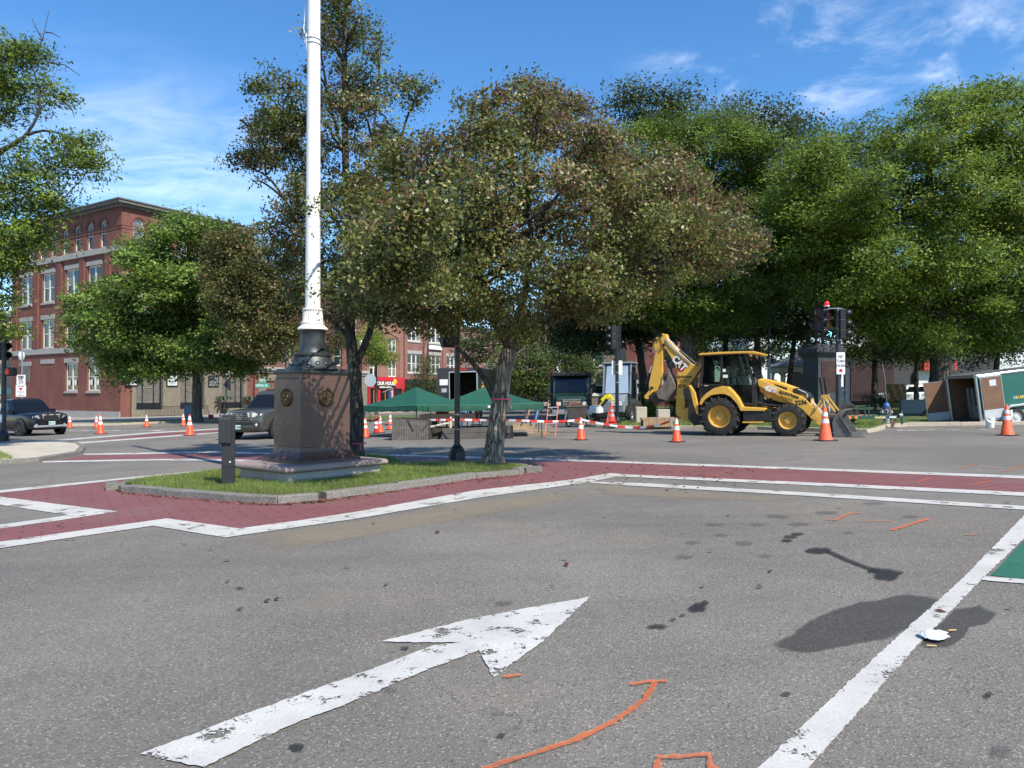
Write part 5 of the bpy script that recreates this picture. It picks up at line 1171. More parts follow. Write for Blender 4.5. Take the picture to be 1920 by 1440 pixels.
b = MB(); b.prism([(-6, 4.62), (-2, 5.9), (1.2, 4.62)], -.2, 6); b.build('white_roof', TRIM, ts)
# ------------------------------------------------------------------ trees
LEAF_GLOSS = leaf_mat('leaf_glossy', 0.43, 0.30, 0.5); LEAF_SOFT = leaf_mat('leaf_soft', 0.5, 0.32, 0.35)
BARK_NEAR = bark_mat('bark_furrowed', (0.045, 0.037, 0.028), (0.40, 0.34, 0.26), 15, 1.0)
BARK_DK = bark_mat('bark_dark', (0.022, 0.019, 0.016), (0.105, 0.09, 0.072), 9, 0.8)
BARK_MID = bark_mat('bark_mid', (0.05, 0.042, 0.034), (0.19, 0.165, 0.13), 7, 0.8)
def branch_pts(a, c, n, sag, rg):
    """slightly crooked curve from a to c"""
    a, c = np.array(a, float), np.array(c, float); L = np.linalg.norm(c - a); out = []
    off = rg.normal(0, L * .05, 3); off[2] += sag * L
    for i in range(n + 1):
        t = i / n; out.append(a + (c - a) * t + off * math.sin(math.pi * t) + (rg.normal(0, L * .012, 3) if 0 < i < n else 0))
    return out
def make_tree(name, label, trunk, limbs, lobes, leaf, seed, bark=None, lmat=None, group=None, n_leaf=40000, clump=.35, per=45, flat=.6, cols=None, twigs=True, cat='tree', shell=.5, droop=0.0, asp=.5, up=.55, extra=None, topcol=None, density_twig=1.0, spread=1.08):
    """trunk: [(x,y,z,r)...]; limbs: list of [(x,y,z,r)...]; lobes: [(centre, rx, ry, rz, weight)]; leaf: mean leaf length"""
    rg = np.random.default_rng(seed); base = np.array(trunk[0][:3])
    t = thing(name, label, cat, loc=Vector(base), tilt=False, group=group)
    b = MB(); loc = lambda p: Vector((p[0] - base[0], p[1] - base[1], p[2] - base[2]))
    def smooth_path(path, sub=4):
        A = np.array(path, float); out = []
        for i in range(len(A) - 1):
            p0, p1, p2, p3 = A[max(i - 1, 0)], A[i], A[i + 1], A[min(i + 2, len(A) - 1)]
            for k in range(sub):
                s = k / sub; out.append(.5 * ((2 * p1) + (-p0 + p2) * s + (2 * p0 - 5 * p1 + 4 * p2 - p3) * s * s + (-p0 + 3 * p1 - 3 * p2 + p3) * s ** 3))
        out.append(A[-1]); return out
    tp = smooth_path(trunk, 5)
    r0 = trunk[0][3]; pts, rad = [], []
    pts.append(loc(tp[0]) - Vector((0, 0, .15))); rad.append(r0 * 1.5)
    for i, p in enumerate(tp): pts.append(loc(p)); rad.append(p[3] * (1 + .38 * math.exp(-(p[2] - base[2]) / .22)) * (1 + .03 * math.sin(i * 2.1)))
    b.tube(pts, rad, 16); b.build('trunk', bark or BARK_MID, t, smooth=True); b = MB()
    nodes = [np.array([*p[:3], p[3]]) for p in tp[len(tp) // 3:]]
    for lm in limbs:
        lp = smooth_path(lm, 4); b.tube([loc(p) for p in lp], [max(p[3], .012) for p in lp], 9); nodes += [np.array(p) for p in lp[1:]]
    # clumps of leaves fill the lobes, denser towards the outside
    W = np.array([l[4] for l in lobes], float); W /= W.sum(); n_cl = max(20, int(n_leaf / per)); cls = []
    for (c, rx, ry, rz, w), k in zip(lobes, rg.multinomial(n_cl, W)):
        d = rg.normal(0, 1, (k, 3)); d /= np.linalg.norm(d, axis=1)[:, None]; q = rg.uniform(0, 1, k) ** shell
        cls.append(np.array(c) + d * q[:, None] * np.array([rx, ry, rz]) * spread + rg.normal(0, .12, (k, 3)) * np.array([rx, ry, rz]))
    CL = np.concatenate(cls); n_cl = len(CL)
    # secondary boughs: lobe centres joined to the nearest limb, then twigs to the clumps
    ND = np.array(nodes)
    for c, rx, ry, rz, w in lobes:
        c = np.array(c); below = ND[:, :3] + np.array([0, 0, 0]); k = np.argmin(np.linalg.norm(below - c, axis=1) + np.maximum(0, below[:, 2] - c[2]) * 1.5)
        L = np.linalg.norm(ND[k, :3] - c)
        if L < .25: continue
        bp = branch_pts(ND[k, :3], c, 5, .06, rg); rr = min(ND[k, 3] * .7, .03 + .018 * L)
        b.tube([loc(p) for p in bp], [rr * (1 - .7 * i / 5) + .008 for i in range(6)], 7)
        nodes += [np.array([*p, rr * .4]) for p in bp[2:]]
    ND = np.array(nodes)
    if twigs:
        sel = rg.choice(n_cl, int(min(n_cl, 2600) * density_twig), replace=False) if n_cl > 60 else np.arange(n_cl)
        for i in sel:
            k = np.argmin(np.linalg.norm(ND[:, :3] - CL[i], axis=1)); L = np.linalg.norm(ND[k, :3] - CL[i])
            if L < .1 or L > 4: continue
            bp = branch_pts(ND[k, :3], CL[i], 3, .08, rg); r_ = max(.006, .010 * L ** .7)
            b.tube([loc(p) for p in bp], [r_ * 1.3, r_, r_ * .7, r_ * .35], 4, caps=False)
    if extra: extra(b, loc, rg)
    b.build('branches', BARK_DK if bark in (None, BARK_NEAR) else bark, t, smooth=True)
    # leaves
    n = n_cl * per; ctr = np.repeat(CL, per, 0); cs = np.repeat(rg.uniform(.6, 1.35, n_cl), per)
    P_ = ctr + np.clip(rg.normal(0, 1, (n, 3)), -1.45, 1.45) * (cs * clump)[:, None] * np.array([1, 1, flat]); P_[:, 2] -= droop * rg.uniform(0, 1, n) * clump
    cn = rg.normal(0, 1, (n_cl, 3)); cn /= np.linalg.norm(cn, axis=1)[:, None]; nrm = rg.normal(0, .46, (n, 3)) + np.repeat(cn, per, 0) * .62 + np.array([0, 0, up]); out = P_ - np.mean(CL, 0); out /= np.linalg.norm(out, axis=1)[:, None] + 1e-6; nrm += out * .35
    nrm /= np.linalg.norm(nrm, axis=1)[:, None]
    a = np.cross(nrm, rg.normal(0, 1, (n, 3))); a /= np.linalg.norm(a, axis=1)[:, None] + 1e-9; q = np.cross(nrm, a)
    s = leaf * rg.uniform(.6, 1.35, n); s3 = s[:, None]
    V = np.empty((n, 4, 3)); bend = nrm * s3 * .12
    V[:, 0] = P_ - a * s3 * .5; V[:, 1] = P_ + q * s3 * asp * .5 - bend - a * s3 * .06; V[:, 2] = P_ + a * s3 * .5 + nrm * s3 * .05; V[:, 3] = P_ - q * s3 * asp * .5 - bend - a * s3 * .06
    pal = np.array(cols); cc = rg.integers(0, len(pal), n_cl); own = rg.uniform(0, 1, n) < .55
    ci = np.where(own, np.repeat(cc, per), rg.integers(0, len(pal), n)); C = pal[ci] * rg.uniform(.72, 1.3, (n, 1)) * np.repeat(rg.uniform(.66, 1.32, (n_cl, 1)), per, 0)
    if topcol is not None:
        f = topcol[1](P_, rg)[:, None]; alt = np.array(topcol[0])[rg.integers(0, len(topcol[0]), n)] * rg.uniform(.7, 1.3, (n, 1)); C = np.where(rg.uniform(0, 1, (n, 1)) < f, alt, C)
    C *= 1.4; V -= base
    cr = np_mesh('crown', V.reshape(-1, 3), np.arange(n * 4).reshape(n, 4), lmat or LEAF_SOFT, t, np.repeat(C, 4, 0)); tag(cr, kind='stuff')
    return t
def lobe(px, py, d, rx, rz, ry=None, w=None):
    c = P(px, py, d); k = d / FPX; a, z = rx * k, rz * k; y = ry if ry else (a + z) / 2
    return (tuple(c), a, y, z, w if w else (a * z * y) ** .72)
def auto_lobes(outline, d, n, r0, r1, deep, seed):
    """irregular puffs of foliage filling a crown outline (pixels) and its depth"""
    rr = random.Random(seed); X = [p[0] for p in outline]; Y = [p[1] for p in outline]; cx_, cy_ = (min(X) + max(X)) / 2, (min(Y) + max(Y)) / 2; hw, hh = (max(X) - min(X)) / 2, (max(Y) - min(Y)) / 2; out = []; pts = []
    while len(out) < n:
        cand = np.array([(rr.uniform(min(X), max(X)), rr.uniform(min(Y), max(Y))) for _ in range(14)]); cand = cand[inside(outline, cand[:, 0], cand[:, 1])]
        if len(cand) == 0: continue
        k = 0 if not pts else int(np.argmax([min((c[0] - p[0]) ** 2 + (c[1] - p[1]) ** 2 for p in pts) for c in cand])); x, y = cand[k]; pts.append((x, y))
        q = min(1, ((x - cx_) / hw) ** 2 + ((y - cy_) / hh) ** 2); dd = deep * math.sqrt(1 - .9 * q) * (rr.uniform(-1, .55)); s = rr.uniform(r0, r1)
        x = cx_ + (x - cx_) * .93; y = cy_ + (y - cy_) * .93
        out.append(lobe(x, y, d + dd, s * rr.uniform(.9, 1.35), s * rr.uniform(.55, .85), s * d / FPX))
    return out
def limb(pts, d0, r0, r1):
    """pts: (px, py[, depth])"""
    n = len(pts); out = []
    for i, p in enumerate(pts): q = P(p[0], p[1], p[2] if len(p) > 2 else d0); out.append((*q, r0 + (r1 - r0) * (i / (n - 1)) ** .8))
    return out
def trunk_of(base, pts, d, r0, r1):
    return [(*base, r0)] + limb(pts, d, r0 * .92, r1)
# colours
OLIVE = [(0.078, 0.086, 0.020), (0.105, 0.100, 0.028), (0.058, 0.070, 0.018), (0.13, 0.115, 0.040), (0.072, 0.084, 0.026)]
BROWNS = [(0.150, 0.078, 0.040), (0.120, 0.062, 0.036), (0.185, 0.115, 0.055), (0.105, 0.055, 0.036), (0.145, 0.060, 0.038)]
GREEN = [(0.066, 0.105, 0.016), (0.085, 0.128, 0.020), (0.052, 0.088, 0.018), (0.105, 0.142, 0.026), (0.058, 0.096, 0.022)]
LOCUST = [(0.100, 0.150, 0.016), (0.128, 0.180, 0.018), (0.076, 0.122, 0.018), (0.155, 0.198, 0.023), (0.080, 0.130, 0.025)]
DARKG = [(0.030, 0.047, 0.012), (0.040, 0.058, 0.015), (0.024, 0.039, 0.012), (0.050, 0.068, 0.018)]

# island pear in front, spreading brown-green crown
t5b = gp(924, 869, H_K); D = t5b.y
tr = trunk_of(t5b, [(931, 800), (941, 725), (955, 655)], D, .20, .165)
lb = [limb([(955, 655), (930, 580), (885, 490), (820, 400), (790, 310)], D, .12, .03), limb([(957, 650), (985, 545), (995, 440), (985, 330), (985, 190)], D, .11, .02),
      limb([(956, 655), (1010, 615), (1085, 572), (1190, 510), (1290, 440), (1390, 410)], D, .15, .03), limb([(935, 765), (905, 705), (862, 655), (800, 600), (720, 560, D - 1.5)], D, .075, .03),
      limb([(956, 652), (900, 560, D - 1), (800, 480, D - 1.6), (700, 420, D - 2), (640, 400, D - 2.2)], D, .11, .03), limb([(990, 480), (1060, 380), (1150, 320), (1240, 300)], D, .07, .02), limb([(985, 400), (950, 300), (915, 220), (905, 170)], D, .05, .015)]
lo = auto_lobes([(590, 560), (600, 480), (640, 400), (680, 320), (740, 260), (800, 255), (850, 270), (875, 190), (920, 150), (1000, 140), (1060, 180), (1110, 165), (1130, 230), (1200, 290), (1290, 280), (1340, 340), (1400, 390), (1450, 440), (1400, 500), (1300, 530), (1230, 560), (1160, 600), (1090, 590), (1010, 590), (980, 640), (930, 620), (860, 610), (780, 625), (700, 615), (640, 600)], D, 168, 25, 50, 3.5, 8)
lo += [lobe(722, 520, D - 4.6, 80, 46, .7, .5), lobe(755, 450, D - 5.0, 66, 46, .6, .42), lobe(792, 400, D - 5.2, 56, 46, .5, .34), lobe(690, 470, D - 4.2, 46, 50, .5, .3), lobe(600, 400, D - 3.2, 14, 22, .2), lobe(604, 535, D - 3.3, 12, 22, .2), lobe(800, 520, D - 4.2, 60, 40, .8, .4), lobe(1120, 590, D - 1.2, 38, 22, .5), lobe(985, 625, D - 1.2, 26, 30, .4)]
def brown5(P_, rg):
    z = (P_[:, 2] - 3.0) / 6.0; nz = .5 + .5 * np.sin(P_[:, 0] * 1.3 + 1) * np.sin(P_[:, 2] * 1.6 + P_[:, 1]); return np.clip(.05 + .50 * z + .5 * (nz - .5) + .05 * (P_[:, 0] - 1), .03, .85)
make_tree('pear_tree', 'spreading brown-green tree leaning on the right of the flagpole island', tr, lb, lo, .074, 11, BARK_NEAR, LEAF_GLOSS, n_leaf=150000, clump=.17, per=42, flat=.7, cols=[(c[0] * 1.3, c[1] * 1.4, c[2] * 1.15) for c in OLIVE], topcol=(BROWNS, brown5), shell=.45, spread=1.0, asp=.62, up=.35, group='trees on the flagpole island')
rib = mat('survey_ribbon', (0.80, 0.10, 0.20), 0.6, var=.05)
q = P(939, 748, D); t_ = thing('ribbon', 'pink survey ribbon tied round the leaning trunk', 'ribbon', Frame((q.x, q.y, q.z), 0, tilt=False))
b = MB(); b.lathe([(.232, -.012), (.236, 0), (.232, .012)], 24, caps=False); b.build('band', rib, t_); b = MB(); b.add([(.20, -.13, .0), (.225, -.11, .0), (.23, -.12, -.20), (.21, -.14, -.20)], [(0, 1, 2, 3)]); b.build('tail', rib, t_)

# tall pear behind the monument
t4b = gp(664, 858, H_K); D = t4b.y
tr = trunk_of(t4b, [(668, 780), (664, 700), (655, 600), (655, 450), (648, 300), (646, 120), (650, -40), (652, -130)], D, .20, .03)
lb = [limb([(664, 690), (700, 600), (715, 480), (735, 350), (760, 230), (790, 165)], D, .10, .015), limb([(656, 620), (610, 520), (560, 420), (510, 340), (470, 315)], D, .08, .015), limb([(652, 420), (690, 320), (705, 200), (715, 80)], D, .06, .015),
      limb([(655, 460), (600, 360), (560, 270), (520, 200)], D, .06, .012), limb([(648, 300), (620, 200), (600, 90), (590, 20)], D, .05, .012), limb([(660, 640), (620, 600), (560, 560), (520, 500)], D, .06, .015)]
lo = auto_lobes([(640, -120), (700, -60), (710, 20), (735, 80), (720, 130), (780, 135), (810, 165), (765, 225), (745, 300), (760, 380), (740, 480), (740, 580), (690, 620), (600, 620), (540, 560), (515, 490), (480, 440), (500, 370), (445, 335), (440, 245), (490, 205), (480, 130), (530, 125), (560, 170), (590, 60), (600, -60)], D, 105, 14, 30, 1.9, 9)
def brown4(P_, rg): return np.clip(.10 + .22 * np.sin(P_[:, 0] * 2 + P_[:, 2] * 1.1), .05, .55)
make_tree('pear_tree', 'tall thin-crowned tree standing behind the flagpole', tr, lb, lo, .08, 12, BARK_DK, LEAF_GLOSS, n_leaf=44000, clump=.16, per=32, flat=.8, cols=OLIVE + GREEN[:2], topcol=(BROWNS, brown4), shell=.5, spread=1.0, asp=.6, up=.3, group='trees on the flagpole island', density_twig=1.0)
q = P(670, 831, D); t_ = thing('ribbon', 'pink survey ribbon low on the trunk behind the monument', 'ribbon', Frame((q.x, q.y, q.z), 0, tilt=False))
b = MB(); b.lathe([(.215, -.01), (.22, 0), (.215, .01)], 20, caps=False); b.build('band', rib, t_); b = MB(); b.add([(.10, -.2, .0), (.13, -.19, .0), (.12, -.2, -.18), (.10, -.21, -.18)], [(0, 1, 2, 3)]); b.build('tail', rib, t_)

# oak before the brick block
q = gp(369, 788, .12); D = q.y
tr = trunk_of(q, [(369, 750), (368, 690), (366, 620), (360, 540), (352, 460)], D, .36, .08)
lb = [limb([(367, 690), (320, 660), (250, 640), (180, 625)], D, .14, .03), limb([(367, 680), (420, 650), (480, 640), (530, 630)], D, .14, .03), limb([(364, 620), (300, 580), (240, 540), (215, 500)], D, .12, .03), limb([(362, 600), (420, 560), (450, 520)], D, .1, .03), limb([(355, 520), (310, 470), (280, 440)], D, .08, .02)]
make_tree('oak_tree', 'broad green oak standing in front of the brick corner block', tr, lb, auto_lobes([(110, 600), (170, 560), (200, 500), (240, 440), (300, 410), (345, 395), (400, 405), (440, 450), (470, 520), (540, 600), (550, 650), (480, 690), (400, 700), (300, 690), (220, 705), (150, 660)], D, 66, 25, 46, 5.0, 2), .25, 13, BARK_MID, LEAF_SOFT, n_leaf=85000, clump=.55, per=50, flat=.5, cols=[tuple(v * 1.4 for v in c) for c in GREEN], shell=.4, asp=.6, droop=.2, up=.7, spread=1.0)
# brownish tree between oak and flagpole
q = gd(540, 47, .1); D = q.y
tr = trunk_of(q, [(541, 730), (535, 650), (520, 560), (500, 480)], D, .2, .05)
lb = [limb([(535, 660), (480, 600), (440, 540), (425, 480)], D, .1, .02), limb([(530, 640), (560, 570), (565, 520)], D, .08, .02)]
lo = [lobe(430, 455, D, 48, 32, 1.3), lobe(490, 500, D, 68, 55, 2), lobe(450, 560, D, 62, 55, 1.9), lobe(530, 590, D, 60, 60, 1.9), lobe(570, 530, D, 36, 60, 1.2), lobe(480, 635, D, 65, 36, 1.8), lobe(400, 500, D, 25, 36, 1)]
make_tree('pear_tree', 'brown-tinged tree between the oak and the flagpole', tr, lb, lo, .19, 14, BARK_MID, LEAF_SOFT, n_leaf=30000, clump=.38, per=28, cols=OLIVE + [(0.10, 0.12, 0.03)], topcol=(BROWNS, lambda P_, rg: np.full(len(P_), .14)), asp=.6)

# tree at the left edge of the picture
q = gd(-95, 23.5, .1); D = q.y
tr = trunk_of(q, [(-93, 760), (-92, 640), (-95, 500), (-98, 360), (-100, 200)], D, .26, .06)
lb = [limb([(-95, 420), (-40, 330), (20, 272), (80, 245), (140, 260)], D, .11, .02), limb([(-96, 450), (-20, 300), (40, 262), (75, 200), (60, 120)], D - .3, .09, .02), limb([(-94, 560), (-30, 480), (60, 420), (110, 380)], D, .1, .02), limb([(-93, 600), (-40, 560), (0, 540), (30, 560)], D, .06, .02), limb([(-98, 330), (-40, 220), (0, 130), (40, 80)], D, .09, .02)]
lo = [lobe(52, 92, D, 42, 36, .7), lobe(-10, 150, D, 78, 80, 1.3), lobe(75, 160, D, 42, 46, .7), lobe(-90, 120, D, 80, 110, 1.5), lobe(120, 185, D, 20, 18, .4), lobe(135, 262, D, 40, 32, .7), lobe(90, 300, D, 60, 46, .9), lobe(165, 290, D, 30, 34, .6), lobe(175, 312, D, 14, 26, .4), lobe(30, 350, D, 80, 52, 1.2), lobe(100, 370, D, 38, 42, .7), lobe(-40, 400, D, 80, 80, 1.3), lobe(40, 445, D, 68, 42, 1.0), lobe(10, 495, D, 62, 34, .9), lobe(-10, 570, D, 52, 40, .8), lobe(5, 620, D, 32, 22, .5), lobe(-110, 250, D, 70, 120, 1.6), lobe(-140, 420, D, 80, 120, 1.6)]
def dead(b, loc, rg):
    for pts in ([(60, 110), (80, 75), (86, 45), (92, 20)], [(84, 60), (98, 62), (112, 70)], [(80, 75), (66, 50), (60, 35)], [(96, 118), (122, 122), (150, 142)], [(70, 105), (96, 118), (110, 108)], [(120, 190), (135, 205), (140, 220)]):
        b.tube([loc(P(*p, D)) for p in pts], [.022, .016, .01, .006][:len(pts)], 5)
make_tree('maple_tree', 'sunlit green tree with bare twigs at the left edge', tr, lb, lo, .135, 15, BARK_DK, LEAF_SOFT, n_leaf=46000, clump=.30, per=60, flat=.45, cols=LOCUST + GREEN, shell=.6, asp=.42, extra=dead, up=.5)

# the common: two tall locusts in front, darker trees behind them
q = gd(1292, 41.5, .12); D = q.y
tr = trunk_of(q, [(1292, 740), (1292, 680), (1285, 620), (1290, 540), (1310, 440), (1330, 330)], D, .55, .10)
lb = [limb([(1288, 640), (1240, 600), (1190, 560), (1150, 540)], D, .2, .05), limb([(1288, 620), (1350, 560), (1410, 500), (1460, 430)], D, .22, .05), limb([(1290, 560), (1250, 440), (1220, 350)], D, .16, .04), limb([(1300, 500), (1370, 400), (1400, 300)], D, .14, .04), limb([(1262, 690), (1240, 640), (1215, 600)], D, .25, .1)]
make_tree('locust_tree', 'tall fine-leaved green tree behind the digger boom', tr, lb, auto_lobes([(1120, 330), (1170, 260), (1230, 215), (1300, 200), (1380, 215), (1450, 250), (1500, 300), (1540, 380), (1520, 480), (1500, 560), (1440, 600), (1330, 625), (1230, 620), (1130, 600), (1090, 520), (1100, 420)], D, 150, 28, 52, 5.5, 3), .175, 16, BARK_MID, LEAF_SOFT, n_leaf=150000, clump=.42, per=60, flat=.42, cols=LOCUST[:3] + GREEN[:3], shell=.35, spread=.95, asp=.42, droop=.35, up=.8, group='park trees')
q = gd(1768, 36.5, .12); D = q.y
tr = trunk_of(q, [(1768, 740), (1766, 680), (1762, 620), (1760, 540), (1750, 420), (1740, 300)], D, .72, .12)
lb = [limb([(1762, 610), (1700, 540), (1650, 460), (1620, 370)], D, .26, .05), limb([(1764, 630), (1830, 560), (1880, 480), (1920, 400)], D, .26, .05), limb([(1760, 520), (1800, 420), (1830, 300), (1850, 220)], D, .2, .04), limb([(1755, 480), (1700, 380), (1670, 290)], D, .18, .04), limb([(1768, 660), (1840, 610), (1920, 560)], D, .2, .05)]
make_tree('locust_tree', 'largest park tree, feathery bright green, above the trailer', tr, lb, auto_lobes([(1440, 440), (1460, 360), (1490, 300), (1530, 255), (1580, 235), (1640, 230), (1700, 180), (1760, 165), (1810, 140), (1870, 150), (1930, 130), (2050, 170), (2100, 400), (2050, 600), (1930, 650), (1820, 655), (1740, 660), (1650, 640), (1560, 600), (1510, 540)], D, 200, 28, 54, 5.5, 4), .175, 17, BARK_DK, LEAF_SOFT, n_leaf=210000, clump=.42, per=60, flat=.42, cols=LOCUST, shell=.35, spread=.95, asp=.42, droop=.35, up=.8, group='park trees')
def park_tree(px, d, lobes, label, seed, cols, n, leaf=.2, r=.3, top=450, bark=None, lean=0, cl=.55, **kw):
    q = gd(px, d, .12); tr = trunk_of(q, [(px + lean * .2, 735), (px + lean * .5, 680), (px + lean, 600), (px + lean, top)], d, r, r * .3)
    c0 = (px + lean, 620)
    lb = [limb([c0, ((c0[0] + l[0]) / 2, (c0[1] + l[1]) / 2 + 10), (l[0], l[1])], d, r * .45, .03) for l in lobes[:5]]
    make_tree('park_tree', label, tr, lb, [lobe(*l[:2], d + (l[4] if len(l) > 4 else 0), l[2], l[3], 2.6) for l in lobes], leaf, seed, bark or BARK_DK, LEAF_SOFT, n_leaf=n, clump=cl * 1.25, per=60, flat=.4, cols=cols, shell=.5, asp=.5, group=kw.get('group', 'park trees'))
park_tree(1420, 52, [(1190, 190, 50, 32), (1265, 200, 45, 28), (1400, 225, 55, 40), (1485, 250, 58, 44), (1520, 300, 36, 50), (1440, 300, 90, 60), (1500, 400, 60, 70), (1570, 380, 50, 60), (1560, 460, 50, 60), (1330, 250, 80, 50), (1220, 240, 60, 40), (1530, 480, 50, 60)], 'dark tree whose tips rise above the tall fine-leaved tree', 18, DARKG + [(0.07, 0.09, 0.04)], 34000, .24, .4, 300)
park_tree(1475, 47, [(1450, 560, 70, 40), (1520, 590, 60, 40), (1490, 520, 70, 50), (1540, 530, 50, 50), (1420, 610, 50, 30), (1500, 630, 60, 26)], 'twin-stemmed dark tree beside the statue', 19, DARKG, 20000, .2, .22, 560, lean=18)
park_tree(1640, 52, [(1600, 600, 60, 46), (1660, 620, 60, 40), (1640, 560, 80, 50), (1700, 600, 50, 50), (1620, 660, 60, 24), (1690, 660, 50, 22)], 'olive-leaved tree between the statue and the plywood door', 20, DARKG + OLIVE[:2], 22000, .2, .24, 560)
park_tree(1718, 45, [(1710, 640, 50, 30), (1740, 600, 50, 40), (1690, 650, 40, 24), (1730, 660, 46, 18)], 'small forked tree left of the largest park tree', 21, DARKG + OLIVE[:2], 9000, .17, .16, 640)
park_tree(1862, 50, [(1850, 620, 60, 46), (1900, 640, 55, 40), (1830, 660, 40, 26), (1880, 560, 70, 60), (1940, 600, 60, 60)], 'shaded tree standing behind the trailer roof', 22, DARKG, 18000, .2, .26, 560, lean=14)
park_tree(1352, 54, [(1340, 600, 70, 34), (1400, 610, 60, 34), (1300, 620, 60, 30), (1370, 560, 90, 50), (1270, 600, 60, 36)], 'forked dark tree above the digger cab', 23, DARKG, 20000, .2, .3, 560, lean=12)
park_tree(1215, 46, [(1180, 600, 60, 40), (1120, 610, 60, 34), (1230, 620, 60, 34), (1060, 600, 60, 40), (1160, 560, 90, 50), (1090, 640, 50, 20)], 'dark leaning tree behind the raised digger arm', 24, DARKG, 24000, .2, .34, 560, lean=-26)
park_tree(1010, 60, [(1000, 690, 52, 40), (1055, 672, 50, 32), (975, 730, 40, 26), (1090, 695, 34, 34), (1030, 725, 50, 26), (950, 690, 30, 40)], 'small sunlit tree behind the green tent and dark truck', 25, GREEN + DARKG, 22000, .19, .14, 700, BARK_MID, group='street trees')
park_tree(803, 82, [(800, 680, 12, 16), (802, 705, 24, 16), (800, 728, 36, 16), (800, 745, 34, 14), (770, 728, 14, 10)], 'thin dark young tree before the triple windows', 26, DARKG + OLIVE[:2], 9000, .16, .1, 680, group='street trees', cl=.42)
park_tree(706, 66, [(708, 640, 22, 26), (700, 665, 26, 20), (716, 672, 18, 14), (690, 640, 16, 26)], 'small bright green tree before the pub windows', 27, LOCUST, 9000, .15, .12, 660, group='street trees', cl=.4)
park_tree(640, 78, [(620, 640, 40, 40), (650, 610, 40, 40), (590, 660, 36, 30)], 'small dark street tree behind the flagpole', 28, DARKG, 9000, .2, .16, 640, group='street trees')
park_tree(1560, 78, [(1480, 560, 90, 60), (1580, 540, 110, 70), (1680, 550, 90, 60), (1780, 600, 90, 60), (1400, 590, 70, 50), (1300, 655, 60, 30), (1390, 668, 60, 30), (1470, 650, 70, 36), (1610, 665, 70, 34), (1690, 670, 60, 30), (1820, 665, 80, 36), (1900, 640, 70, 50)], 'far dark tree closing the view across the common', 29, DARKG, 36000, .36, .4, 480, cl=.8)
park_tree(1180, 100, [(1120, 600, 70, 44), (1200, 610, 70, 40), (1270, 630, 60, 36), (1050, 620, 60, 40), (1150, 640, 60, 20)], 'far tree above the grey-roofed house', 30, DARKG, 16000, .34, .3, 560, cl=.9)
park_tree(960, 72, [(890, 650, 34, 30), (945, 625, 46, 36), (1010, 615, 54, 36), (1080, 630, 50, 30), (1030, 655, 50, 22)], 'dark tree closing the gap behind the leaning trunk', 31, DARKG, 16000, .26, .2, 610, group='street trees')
# shrubs at the foot of the trees
def shrub(px, d, w, h, label, seed, cols, n=2500):
    q = gd(px, d, .1); rg = np.random.default_rng(seed)
    tr = [(q.x, q.y, q.z, .05), (q.x + .05, q.y, q.z + h * .3, .04), (q.x, q.y, q.z + h * .6, .02)]
    lo = [((q.x + rg.uniform(-w, w) * .35, q.y + rg.uniform(-.3, .3), q.z + h * rg.uniform(.4, .65)), w * .45, w * .4, h * .42, 1.0) for _ in range(4)]
    make_tree('shrub', label, tr, [], lo, .09, seed, BARK_DK, LEAF_SOFT, n_leaf=n, clump=.16, per=20, cols=cols, cat='shrub', group='park shrubs')
shrub(1205, 44, 1.3, 1.4, 'shrub right of the grey digger cab', 41, LOCUST, 4000)
shrub(1262, 46, 2.2, 1.3, 'low bush behind the digger bucket', 42, DARKG + GREEN)
shrub(1440, 40, 3.0, 1.2, 'dark bush behind the digger bonnet', 43, DARKG, 5000)
shrub(1800, 46, 2.4, 1.6, 'bush behind the trailer door', 44, GREEN, 4000)
shrub(1640, 48, 3.0, 1.1, 'low bush behind the iron fence', 45, DARKG)
# ------------------------------------------------------------------ vehicles
YEL = mat('machine_yellow', (0.72, 0.40, 0.06), 0.42, var=.07, scale=4, dirt=(0.50, 0.31, 0.09), dscale=2.4, damt=0.35)
YEL2 = mat('rim_yellow', (0.62, 0.36, 0.06), 0.5, var=.1, scale=6, dirt=(0.25, 0.17, 0.08), dscale=5, damt=0.6)
MBLK = mat('machine_black', (0.014, 0.014, 0.015), 0.5, var=.2, scale=5, dirt=(0.05, 0.045, 0.04), dscale=3, damt=0.5)
BSTEEL = mat('bucket_steel', (0.16, 0.16, 0.155), 0.55, 0.5, var=.25, scale=4, bump=.08, dirt=(0.20, 0.13, 0.075), dscale=1.8, damt=0.85)
DIRTY = mat('dirty_steel', (0.19, 0.15, 0.115), 0.75, 0.2, var=.3, scale=5, bump=.2, dirt=(0.10, 0.085, 0.07), dscale=4, damt=0.7)
CHROME = mat('chrome', (0.75, 0.76, 0.78), 0.12, 1.0, var=.03)
CABGL = glass_mat('cab_glass', (0.72, 0.80, 0.77), 0.85)
CARGL = glass_mat('car_glass', (0.40, 0.45, 0.48), 0.35, (0.010, 0.012, 0.016))
RX = Matrix.Rotation(R(90), 4, 'X')
